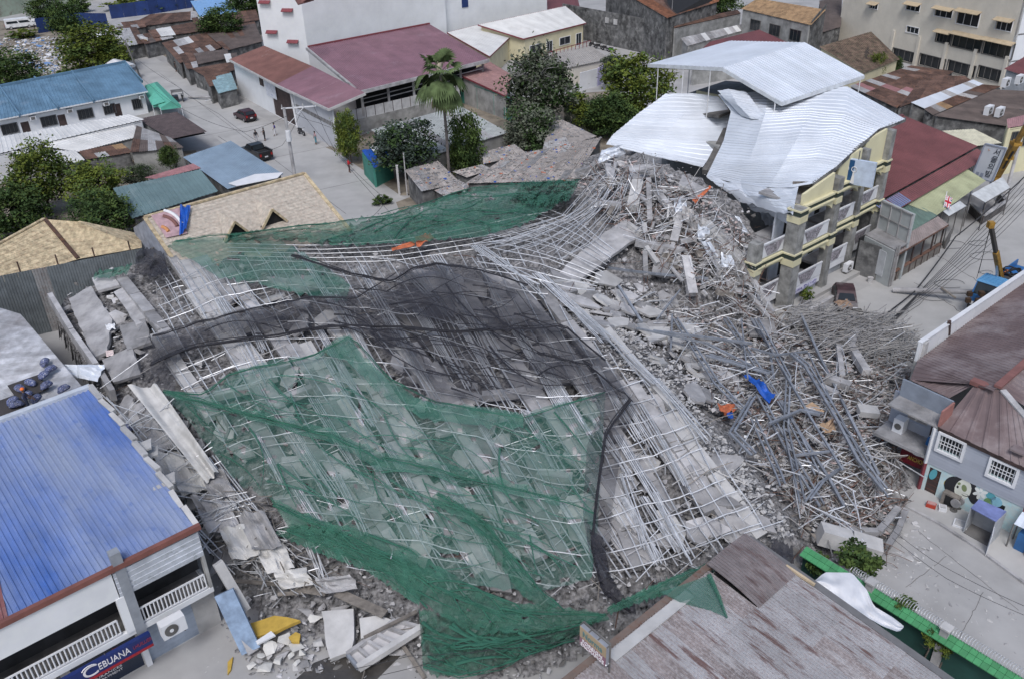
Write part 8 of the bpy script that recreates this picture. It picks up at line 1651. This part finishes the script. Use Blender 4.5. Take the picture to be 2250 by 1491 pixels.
# ------------------------------------------------------------------ debris-strewn shanty roofs below the palm
deb = [m_galvold, M('dusty_sheet', (.34, .31, .29), .9, var=.2, rnd=.2, dust=.3)]
dm = M('dusty_sheet', (.34, .31, .29), .9, var=.2, rnd=.2, dust=.3)
def debris_roof(label, A, B, C, D, n, seed, split=2):
    t, K, ct = shack(label, A, B, C, D, dm, alt=(.3, deb), split=split, w=.9); rr = random.Random(seed); A, B, C, D = map(g3, (A, B, C, D))
    bits = MB()
    for k in range(n):
        u, v = rr.random(), rr.random(); p = lerp(lerp(A, B, u), lerp(D, C, u), v) + Z * .06; a = rr.uniform(0, 6.3); s_ = rr.uniform(.08, .3)
        bits.box(p, s_, s_ * rr.uniform(.3, 1), rr.uniform(.03, .1), (V(math.cos(a), math.sin(a), rr.uniform(-.2, .2)).normalized(), V(-math.sin(a), math.cos(a), 0), Z), mi=rr.choice([0] * 16 + [1, 1, 2, 3, 4, 4]))
    bits.build('roof_debris', [conc, pinkish, torg, tblue, wood_d], t, kind='stuff')
debris_roof('debris-littered broad shanty roof behind the far green net', (1112, 345, 3.2), (1322, 302, 3.4), (1262, 398, 3.0), (1022, 404, 2.8), 520, 1, 4)
debris_roof('collapsed grey tin roof left of the palm trunk', (889, 375, 2.9), (962, 354, 2.9), (1012, 402, 2.2), (926, 422, 2.3), 130, 2)
debris_roof('small tilted tin roof right of the palm trunk', (994, 378, 2.7), (1058, 362, 2.7), (1082, 372, 2.3), (1026, 391, 2.2), 50, 3, 1)
debris_roof('heaped tin roof with blue and red scraps beside the palm', (930, 405, 2.2), (1010, 398, 2.3), (1045, 412, 2.1), (975, 432, 1.9), 160, 4)
debris_roof('buckled tin roof under the dusty tree', (1208, 268, 3.4), (1235, 264, 3.4), (1312, 300, 2.8), (1190, 338, 2.5), 120, 5, 3)
debris_roof('rumpled tin roof edge by the upright dark tree', (1060, 335, 2.6), (1130, 318, 2.6), (1160, 340, 2.2), (1062, 362, 2.1), 120, 6)
t = thing('lean_to', 'green sheet lean-to covered with blue and white tarpaulin', 'shed', P(815, 380)); q = [P(795, 335, 2.6), P(830, 322, 2.6), P(862, 350, 2.2), P(822, 372, 2.1)]
for a, b in ((q[0], q[3]), (q[3], q[2])): wall(t, a, b, 0, a.z - .05, m_green, (q[0] + q[2]) / 2, zt=b.z - .05)
crumple(None, [q[0] + Z * .1, q[1] + Z * .1, q[2] + Z * .1, q[3] + Z * .1], tblue, .25, n=5, par=t, name='tarpaulin', seed=2, ribs=False); crumple(None, [lerp(q[0], q[1], .5) + Z * .25, q[1] + Z * .25, q[2] + Z * .2, lerp(q[3], q[2], .5) + Z * .3], white_p, .2, n=5, par=t, name='white_sheet', seed=3, ribs=False)
for (px, py, h, l) in ((878, 428, 3.2, 'pale concrete post at the lane mouth'), (895, 430, 4.6, 'thin white steel post beside the concrete one'), (930, 438, 2.6, 'grey post at the end of the broken fence')):
    t = thing('fence_post', l, 'post', P(px, py)); b = P(px, py); MB().beam(b, b + Z * h, .22 if h < 4 else .1, .22 if h < 4 else .1, up=V(0, 1, 0)).build('shaft', conc_l, t); MB().box(b + Z * (h + .03), .28 if h < 4 else .14, .28 if h < 4 else .14, .06).build('cap', conc, t)
t = thing('plank_fence', 'weathered plank fence rail beside the lane mouth', 'fence', P(950, 445)); a, b = P(893, 428), P(985, 470)
for k in range(12): q0, q1 = lerp(a, b, k / 12), lerp(a, b, (k + .93) / 12); MB().beam(q0 + Z * 1.0, q1 + Z * 1.0, .05, 1.6 + R.uniform(-.2, .2)).build('plank', wood_d, t)
flat('dirt_patch', [P(x, y) for x, y in ((870, 445), (905, 432), (985, 445), (1000, 480), (930, 475), (880, 470))], .012, dirt_m)
# green and white tents
def tent(label, pts, ridge, mat):
    q = [P(*p) for p in pts]; r0_, r1_ = P(*ridge[0]), P(*ridge[1]); t = thing('tent', label, 'tent', XY((q[0] + q[2]) / 2, 0))
    for a in (([q[0], q[1], r1_, r0_]), ([q[2], q[3], r0_, r1_]), ([q[1], q[2], r1_]), ([q[3], q[0], r0_])): MB().poly(a).build('canopy_panel', mat, t)
    for p in q: MB().tube([XY(p, 0), p], .04, 6).build('pole', white_p, t)
    for a, b in zip(q, q[1:] + q[:1]): MB().hexa([a - Z * .3, b - Z * .3, b - Z * .3 + V(.02, .02, 0), a - Z * .3 + V(.02, .02, 0)], [a, b, b + V(.02, .02, 0), a + V(.02, .02, 0)]).build('valance', mat, t)
tg = M('tent_green', (.11, .42, .31), .7, var=.1, rnd=.06)
tent('sea-green canopy tent at the end of the blue rowhouse', [(318, 188, 2.2), (345, 180, 2.2), (398, 232, 2.2), (352, 238, 2.2)], [(338, 182, 3.1), (376, 222, 3.0)], tg)
tent('small sea-green tent joined to the larger one', [(318, 200, 2.1), (360, 196, 2.1), (388, 225, 2.1), (335, 232, 2.1)], [(336, 196, 2.8), (362, 224, 2.8)], tg)
tent('white canopy tent behind the blue rowhouse', [(232, 140, 2.2), (258, 128, 2.2), (298, 142, 2.2), (262, 156, 2.2)], [(248, 130, 3.0), (280, 144, 3.0)], white_p)
tent('white vendor canopy beyond the yellow-green tree', [(208, 70, 2.2), (240, 66, 2.2), (244, 78, 2.2), (212, 82, 2.2)], [(212, 70, 2.7), (240, 74, 2.7)], white_p)
slabbox('street_sign', 'standing panel with yellow and dark red poster', 'sign', 325, 122, .15, 2.2, 3.2, white_p, .2, 0, lambda t, p, ax: (MB().box(p + Z * 2.2 - ax[0] * .09, .03, 2.0, 1.2, ax).build('yellow_half', M('poster_yellow', (.5, .3, .04), .6), t), MB().box(p + Z * .9 - ax[0] * .09, .03, 2.0, 1.4, ax).build('red_half', M('poster_red', (.2, .02, .02), .6), t)))
# transformer pole
t = thing('utility_pole', 'grey utility pole with cross arm and white transformer', 'pole', P(650, 402)); b = P(650, 402); tp_ = P(637, 236, 8.6); tp_ = b + Z * 8.4
MB().tube([b, tp_], .2, 10, .15).build('shaft', conc, t); MB().beam(tp_ - V(.3, 0, .1), tp_ + V(3.3, .6, -.1), .12, .12).build('cross_arm', white_p, t); MB().beam(tp_ + V(2.0, .3, -.15), tp_ - Z * 2.0, .06, .06).build('brace', white_p, t)
tr_ = P(647, 300, 5.5); tr_ = b + Z * 5.4 + V(.1, -.35, 0); MB().tube([tr_ - Z * .55, tr_ + Z * .5, tr_ + Z * .62], .3, 12, .26).build('transformer', white_p, t)
for k in range(3): MB().tube([tr_ + V(.12 * (k - 1), 0, .6), tr_ + V(.12 * (k - 1), 0, .9)], .04, 6).build('bushing', conc_l, t)
for k in range(4): p = tp_ + V(-.2 + k * 1.1, .1 * k, .0); MB().tube([p, p + Z * .3], .05, 6).build('insulator', conc_l, t)
t = thing('lamp_post', 'leaning dark street post beside the white tent', 'pole', P(310, 172)); b = P(310, 172); MB().tube([b, b + V(-1.2, 0, 6)], .14, 8).build('shaft', conc_d, t); MB().beam(b + V(-1.2, 0, 6), b + V(-.2, -.3, 6.2), .1, .08).build('arm', conc_d, t)
t = thing('fallen_pole', 'concrete pole fallen across the left street before the turquoise roof', 'pole', P(450, 215)); MB().tube([P(415, 213, .3), P(475, 214, .5)], .2, 8, .16).build('shaft', conc, t)
for k in range(2): MB().beam(P(450 + k * 14, 222 - k * 2, .3), P(478 + k * 12, 214 - k, .5), .1, .1).build('cross_arm', galv, t)
t = thing('antenna_mast', 'thin antenna mast rising from the storehouse corner', 'mast', P(1470, 125)); b = P(1470, 125); MB().tube([b, b + Z * 11.5], .07, 6, .04).build('mast', conc, t); MB().beam(b + Z * 10.6 - DA * 1.2, b + Z * 10.6 + DA * .4, .1, .1).build('cross_arm', conc_l, t)
# ------------------------------------------------------------------ vehicles
def car(label, px, py, f, paint, kind='hatch', L=3.8, W=1.65, name='car', cat='car', z=0, tilt=0):
    o = P(px, py, z); f = f.normalized(); s = V(-f.y, f.x, 0); t = thing(name, label, cat, o)
    pr = {'hatch': ([(-.5, .35), (-.5, .85), (-.47, .95), (.18, .95), (.46, .78), (.5, .6), (.5, .35)], [(-.46, .95), (-.36, 1.45), (-.05, 1.5), (.06, 1.45), (.26, .93)]),
          'pickup': ([(-.5, .45), (-.5, .95), (.18, 1.0), (.46, .92), (.5, .7), (.5, .45)], [(-.12, .98), (-.09, 1.62), (.10, 1.65), (.16, 1.6), (.28, .98)]),
          'van': ([(-.5, .4), (-.5, 1.1), (.5, 1.05), (.5, .4)], [(-.5, 1.08), (-.49, 1.9), (-.45, 1.98), (.30, 1.98), (.36, 1.9), (.48, 1.04)])}[kind]
    Q = lambda x, y, zz: o + f * (x * L) + s * (y * W / 2) + Z * zz
    def loft(prof, y0, y1, inset=0):
        mb = MB(); n = len(prof); ys = [(-1, inset), (-.86, 0), (.86, 0), (1, inset)]; i0 = 0
        for yy, ins in ys:
            for x, zz in prof: mb.v.append(Q(x * (1 - .02 * abs(yy)), yy * (1 - (.16 if zz > 1.3 and kind != 'van' else 0)), zz))
        for a in range(3):
            for k in range(n): mb.f.append((a * n + k, a * n + (k + 1) % n, (a + 1) * n + (k + 1) % n, (a + 1) * n + k)); mb.m.append(0)
        mb.f.append(tuple(range(n - 1, -1, -1))); mb.f.append(tuple(range(3 * n, 4 * n))); mb.m += [0, 0]; return mb
    loft(pr[0], -1, 1).build('body', paint, t); loft(pr[1], -1, 1).build('cabin', paint, t)
    c = pr[1]; lo, hi = c[0], c[1]; fr, frt = c[-1], c[-2]
    k = .80 if kind != 'van' else .94
    def gl(nm, pts): MB().poly(pts).build(nm, glass_d, t)
    e = .012
    gl('windscreen', [Q(fr[0] + e, -.82, fr[1] + .06), Q(fr[0] + e, .82, fr[1] + .06), Q(frt[0] + e, .78 * k, frt[1] - .06), Q(frt[0] + e, -.78 * k, frt[1] - .06)])
    gl('rear_window', [Q(lo[0] - e, -.8, lo[1] + .1), Q(lo[0] - e, .8, lo[1] + .1), Q(hi[0] - e, .76 * k, hi[1] - .06), Q(hi[0] - e, -.76 * k, hi[1] - .06)])
    for sg in (-1, 1):
        for a, b in ((.08, .48), (.53, .9)):
            x0, x1 = lo[0] + (fr[0] - lo[0]) * a, lo[0] + (fr[0] - lo[0]) * b; u0, u1 = hi[0] + (frt[0] - hi[0]) * max(a, .06), hi[0] + (frt[0] - hi[0]) * min(b, .95)
            gl('side_window', [Q(x0, sg * 1.012, lo[1] + .07), Q(x1, sg * 1.012, lo[1] + .07), Q(u1, sg * (k + .055), hi[1] - .08), Q(u0, sg * (k + .055), hi[1] - .08)])
    for x in (-.31, .31):
        for sg in (-1, 1):
            w_ = MB().tube([Q(x, sg * .8, .32), Q(x, sg * 1.02, .32)], .32, 14).build('wheel', black_r, t); MB().tube([Q(x, sg * 1.0, .32), Q(x, sg * 1.035, .32)], .19, 10).build('rim', conc, w_)
    for sg in (-1, 1):
        MB().box(Q(.495, sg * .7, .72), .06, .34, .14, (f, s, Z)).build('headlight', white_p, t); MB().box(Q(-.5, sg * .78, .85), .06, .2, .3, (f, s, Z)).build('tail_light', M('lamp_red', (.35, .01, .01), .3), t)
    MB().box(Q(-.5, 0, .6), .05, .4, .14, (f, s, Z)).build('number_plate', white_p, t); MB().box(Q(-.5, 0, .42), .12, W * .9, .18, (f, s, Z)).build('rear_bumper', black_r, t); MB().box(Q(.5, 0, .42), .12, W * .9, .18, (f, s, Z)).build('front_bumper', black_r, t)
    if kind == 'pickup':
        MB().hexa([Q(-.47, -.85, .99), Q(-.14, -.85, .99), Q(-.14, .85, .99), Q(-.47, .85, .99)], [Q(-.47, -.85, 1.0), Q(-.14, -.85, 1.0), Q(-.14, .85, 1.0), Q(-.47, .85, 1.0)]).build('bed_floor', dark, t)
        for sg in (-1, 1): MB().beam(Q(-.49, sg * .95, 1.12), Q(-.13, sg * .95, 1.12), .1, .26).build('bed_side', paint, t)
        MB().beam(Q(-.49, -.95, 1.12), Q(-.49, .95, 1.12), .08, .26).build('tailgate', paint, t)
    return t
car('dark red hatchback parked against the warehouse wall', 540, 263, -DB, M('car_maroon', (.045, .012, .018), .3, rnd=0), 'hatch', 3.9)
car('black pickup truck parked behind the light blue roof', 566, 345, -DB, M('car_black', (.015, .015, .017), .3, rnd=0), 'pickup', 5.0, 1.8, 'pickup_truck', 'pickup')
car('black off-road car parked by the broken shack', 292, 122, DB, M('car_black', (.015, .015, .017), .3, rnd=0), 'van', 4.3, 1.8)
car('white van parked on the grass by the navy fence', 45, 62, DA + DB * .2, M('car_white', (.7, .71, .72), .4, rnd=0), 'van', 5.6, 2.0, 'van', 'van')
car('small white car beside the white van', 82, 58, DA + DB * .2, M('car_white', (.7, .71, .72), .4, rnd=0), 'hatch', 4.0, 1.7)
wk = car('crushed dark red car buried to its sills before the yellow block', 1853, 672, -DA * .8 + DB * .6, M('car_wreck', (.05, .025, .03), .6, var=.3, dust=.5, rnd=0), 'hatch', 3.4, 1.6, z=-.25)
wp = P(1853, 672, .9); crumple(None, [wp + V(-.7, .3, .25), wp + V(.5, .7, .2), wp + V(.7, -.2, .1), wp + V(-.4, -.6, .1)], M('wreck_board', (.25, .17, .12), .9, var=.2), .25, n=4, par=wk, name='crushed_roof_board', seed=3, ribs=False); MB().box(wp + V(.9, -.6, -.25), .7, .5, .35, None).build('engine', conc_d, wk)
def bike(label, px, py, f, col, group=None, side=False):
    o = P(px, py); f = f.normalized(); s = V(-f.y, f.x, 0); t = thing('motorcycle', label, 'motorcycle', o, group)
    for x in (-.6, .6): w_ = MB().tube([o + f * x + Z * .3 - s * .06, o + f * x + Z * .3 + s * .06], .3, 14).build('wheel', black_r, t); MB().tube([o + f * x + Z * .3 - s * .07, o + f * x + Z * .3 + s * .07], .12, 8).build('rim', conc, w_)
    MB().hexa([o + f * a + s * b + Z * .4 for a, b in ((-.6, -.1), (.35, -.1), (.35, .1), (-.6, .1))], [o + f * a + s * b + Z * .72 for a, b in ((-.65, -.12), (.2, -.09), (.2, .09), (-.65, .12))]).build('body', col, t)
    MB().box(o - f * .2 + Z * .77, .75, .26, .1, (f, s, Z)).build('seat', black_r, t); MB().tube([o + f * .6 + Z * .3, o + f * .42 + Z * .95], .05, 6).build('fork', conc, t); MB().tube([o + f * .4 - s * .35 + Z * 1.0, o + f * .45 + Z * .95, o + f * .4 + s * .35 + Z * 1.0], .025, 5).build('handlebar', black_r, t); MB().box(o + f * .55 + Z * .85, .12, .18, .16, (f, s, Z)).build('headlamp', white_p, t)
    if side:
        MB().box(o + s * .95 + Z * .6, 1.2, .8, .6, (f, s, Z)).build('sidecar', col, t); MB().hexa([o + s * .4 + f * a + s * b + Z * 1.55 for a, b in ((-.9, -.6), (.7, -.6), (.7, 1.0), (-.9, 1.0))], [o + s * .4 + f * a + s * b + Z * 1.62 for a, b in ((-.9, -.6), (.7, -.6), (.7, 1.0), (-.9, 1.0))]).build('roof', conc_d, t)
        for a, b in ((-.85, -.2), (.6, -.2), (-.85, 1.35), (.6, 1.35)): MB().tube([o + f * a + s * b + Z * .5, o + f * a + s * b + Z * 1.58], .025, 5).build('roof_post', black_r, t)
bkm = M('bike_dark', (.03, .03, .035), .4, rnd=.2)
bike('black motor tricycle with roofed sidecar beside the green tent', 402, 222, DA * .3 - DB, bkm, side=True)
for i, (px, py, f) in enumerate(((1302, 104, DB), (1316, 108, DB + DA * .2), (1330, 112, DB))): bike('dark motorcycle parked in the row beneath the stained storehouse wall', px, py, f, bkm, 'motorcycles under the storehouse wall')
bike('green motorcycle parked beneath the stained storehouse wall', 1344, 116, DB, M('bike_green', (.08, .22, .02), .4))
bike('dark motorcycle parked at the grey warehouse wall', 663, 297, DB, bkm)
# ------------------------------------------------------------------ people
def person(label, px, py, z, f, shirt, pants, skin=(.16, .09, .06), pose='stand', h=1.66, hat=None, hair=(.012, .01, .01)):
    o = P(px, py, z); f = f.normalized(); s = V(-f.y, f.x, 0); k = h / 1.7
    J = {'pel': (0, 0, .95), 'wai': (.0, 0, 1.12), 'che': (.01, 0, 1.34), 'nec': (.02, 0, 1.47), 'hd0': (.03, 0, 1.56), 'hd1': (.03, 0, 1.66)}
    leg = {'stand': ((.02, .0, -.02), (-.02, .02, 0)), 'walk': ((.12, .18, .02), (-.10, -.2, .02)), 'stoop': ((.1, 0, 0), (.05, .0, 0))}[pose]
    arms = {'stand': [((.02, .27, 1.10), (.08, .28, .84))] * 2, 'walk': [((.12, .27, 1.12), (.28, .26, .92)), ((-.12, .27, 1.12), (-.1, .28, .86))], 'stoop': [((.25, .22, 1.05), (.45, .15, .85))] * 2}[pose]
    if label and 'pointing' in label: arms = [((.22, .24, 1.28), (.5, .22, 1.34)), ((.02, .27, 1.1), (.06, .28, .84))]
    V_ = [J['pel'], J['wai'], J['che'], J['nec'], J['hd0'], J['hd1']]; E_ = [(0, 1), (1, 2), (2, 3), (3, 4), (4, 5)]; rad = [.14, .125, .15, .055, .095, .085]
    tagm = [1, 0, 0, 2, 2, 2]
    for sg, i in ((1, 0), (-1, 1)):
        a = leg[i] if isinstance(leg[i], tuple) else leg[i]
        n0 = len(V_); V_ += [(0, sg * .10, .88), (a[0] * .8, sg * .11, .50), (a[1], sg * .11, .08), (a[1] + .14, sg * .12, .035)]; rad += [.10, .068, .045, .04]; E_ += [(0, n0), (n0, n0 + 1), (n0 + 1, n0 + 2), (n0 + 2, n0 + 3)]; tagm += [1, 1, 2, 3]
        n0 = len(V_); (e, hnd) = arms[i]; V_ += [(.0, sg * .19, 1.40), (e[0], sg * e[1], e[2]), (hnd[0], sg * hnd[1], hnd[2]), (hnd[0] + .04, sg * hnd[1], hnd[2] - .09)]; rad += [.062, .045, .034, .03]; E_ += [(2, n0), (n0, n0 + 1), (n0 + 1, n0 + 2), (n0 + 2, n0 + 3)]; tagm += [0, 2, 2, 2]
    me = bpy.data.meshes.new('b'); me.from_pydata([(a * k, b * k, c * k) for a, b, c in V_], E_, []); ob = bpy.data.objects.new('b', me); COL.objects.link(ob); md = ob.modifiers.new('s', 'SKIN'); ob.modifiers.new('u', 'SUBSURF').levels = 1
    for i, r_ in enumerate(rad): me.skin_vertices[0].data[i].radius = (r_ * k, r_ * k)
    me.skin_vertices[0].data[0].use_root = True
    ev = bpy.data.meshes.new_from_object(ob.evaluated_get(bpy.context.evaluated_depsgraph_get())); bpy.data.objects.remove(ob)
    t = thing('person', label, 'person', o); jv = [Vector(a) * k for a in V_]
    mb = MB()
    for v in ev.vertices: mb.v.append(o + f * v.co.x + s * v.co.y + Z * v.co.z)
    for p in ev.polygons:
        c = p.center; i = min(range(len(jv)), key=lambda q: (jv[q] - c).length - rad[q] * .6); mb.f.append(tuple(p.vertices)); mb.m.append(tagm[i])
    nm = ''.join(x[0] for x in label.split())
    mb.build('body', [M('cloth_%.2f_%.2f_%.2f' % shirt, shirt, .9, rnd=0), M('cloth_%.2f_%.2f_%.2f' % pants, pants, .9, rnd=0), M('skin_tone', skin, .6, rnd=0), black_r], t, smooth=True)
    c = o + f * .03 * k + Z * 1.66 * k; hm = M('hair_black', hair, .7, rnd=0) if not hat else M('helmet_%.2f' % hat[0], hat, .4, rnd=0); g = []
    for a in range(5):
        th = a / 4 * math.pi / 2; rr_2 = .125 * k; g.append([c + (f * math.cos(b * .785) + s * math.sin(b * .785)) * rr_2 * math.cos(th) + Z * (.0 + rr_2 * math.sin(th)) for b in range(9)])
    MB().grid(g).build('hard_hat' if hat else 'hair', hm, t, smooth=True)
    return t
person('person in black top and pale trousers standing on the left street', 565, 315, 0, DB, (.02, .02, .025), (.4, .4, .42))
person('person in black clothes pointing on the left street', 583, 310, 0, -DA, (.02, .02, .022), (.03, .03, .035))
person('person in blue-purple shirt and white shorts walking', 606, 299, 0, -DA - DB * .4, (.06, .05, .25), (.6, .6, .62), pose='walk')
person('person in pink-grey top and teal shorts at the grey wall', 695, 318, 0, -DA, (.42, .28, .30), (.05, .22, .28))
person('person in red shirt stooping by the lean-to', 768, 380, 0, DA, (.5, .02, .03), (.1, .05, .05), pose='stoop')
person('person in grey-blue top near the white van', 47, 83, 0, DA, (.14, .18, .24), (.03, .03, .05), pose='walk')
person('person in white shirt near the white van', 68, 80, 0, DA, (.7, .7, .72), (.05, .08, .25))
person('person in black top beside the white-shirted one', 79, 73, 0, -DA, (.02, .02, .025), (.08, .08, .1))
person('rescue worker in dark clothes and orange hard hat among the sacks', 66, 905, 4.2, DA, (.02, .025, .06), (.02, .025, .05), pose='stoop', hat=(.85, .18, .02))
person('rescue worker with orange hard hat in the gap beside the blue roof', 252, 940, 2.4, DB, (.06, .02, .02), (.03, .03, .05), pose='stoop', hat=(.86, .17, .02))
person('person in dark clothes under the patched shack roof', 388, 158, 0, -DA, (.02, .02, .02), (.02, .02, .03))
person('person in black sitting by the shack front', 402, 166, 0, -DB, (.02, .02, .02), (.03, .03, .03), pose='stoop')
# ------------------------------------------------------------------ small street things
t = thing('flower_pot', 'grey concrete flower pot with a dusty plant before the yellow block', 'plant pot', P(1770, 668, .32)); p = P(1770, 668, .32)
MB().tube([p, p + Z * .45], .3, 12, .38).build('pot', conc, t); o = bpy.data.objects.new('foliage', crown('sy', 71)); COL.objects.link(o); o.parent = t; o.location = (0, 0, .85); o.scale = (.45, .45, .5)
t = thing('flower_pot', 'dark shrub pot standing behind the concrete flower pot', 'plant pot', P(1762, 650, .32)); p = P(1762, 650, .32)
MB().tube([p, p + Z * .35], .22, 10, .27).build('pot', conc_d, t); o = bpy.data.objects.new('foliage', crown('s', 72)); COL.objects.link(o); o.parent = t; o.location = (0, 0, .7); o.scale = (.35, .35, .45)
acunit('dusty air conditioner unit on the porch wall of the yellow block', P(1862, 595, .5), (DA, -DB), s=1.0)
t = thing('bucket', 'grey bucket beside the concrete screen', 'bucket', P(1911, 620)); p = P(1911, 620); MB().tube([p, p + Z * .4], .18, 12, .24).build('pail', conc_l, t); MB().tube([p + Z * .4, p + Z * .43], .25, 12).build('rim', conc, t)
t = thing('flower_pot', 'brown clay pot in the garden under the green coping', 'plant pot', P(2082, 1435, .2)); p = P(2082, 1435, .0); MB().tube([p, p + Z * .9], .2, 12, .24).build('pot', M('clay', (.22, .14, .12), .9), t); MB().tube([p + Z * .9, p + Z * .96], .27, 12).build('rim', M('clay', (.22, .14, .12), .9), t)
t = thing('vendor_table', 'white vendor table with blue drum at the warehouse corner', 'table', P(508, 222)); p = P(508, 222); MB().box(p + Z * .95, 1.4, .8, .08, (DA, DB, Z)).build('table_top', white_p, t)
for a in (-.6, .6):
    for b in (-.3, .3): MB().beam(p + DA * a + DB * b, p + DA * a + DB * b + Z * .92, .06, .06).build('leg', white_p, t)
MB().tube([p + DB * 1.2, p + DB * 1.2 + Z * .9], .32, 12).build('drum', M('drum_blue', (.03, .15, .35), .5), t)
for i, (a, b) in enumerate((((390, 240), (560, 215)), ((440, 300), (640, 262)), ((560, 355), (745, 318)), ((690, 420), (850, 385)), ((350, 160), (760, 470)), ((2010, 620), (2120, 690)), ((2060, 560), (2180, 640)), ((1990, 690), (2190, 540)), ((2010, 1160), (2240, 1340)), ((2080, 1220), (1990, 1290)), ((2160, 1300), (2110, 1400)))):
    pts = [P(a[0] + (b[0] - a[0]) * k / 14 + R.uniform(-2, 2) * (i > 4), a[1] + (b[1] - a[1]) * k / 14 + R.uniform(-2, 2) * (i > 4), .01) for k in range(15)]; mb = MB()
    for p, q in zip(pts, pts[1:]): mb.beam(p, q, .05 if i < 8 else .02, .006)
    mb.build('road_joint', conc_d, kind='structure')
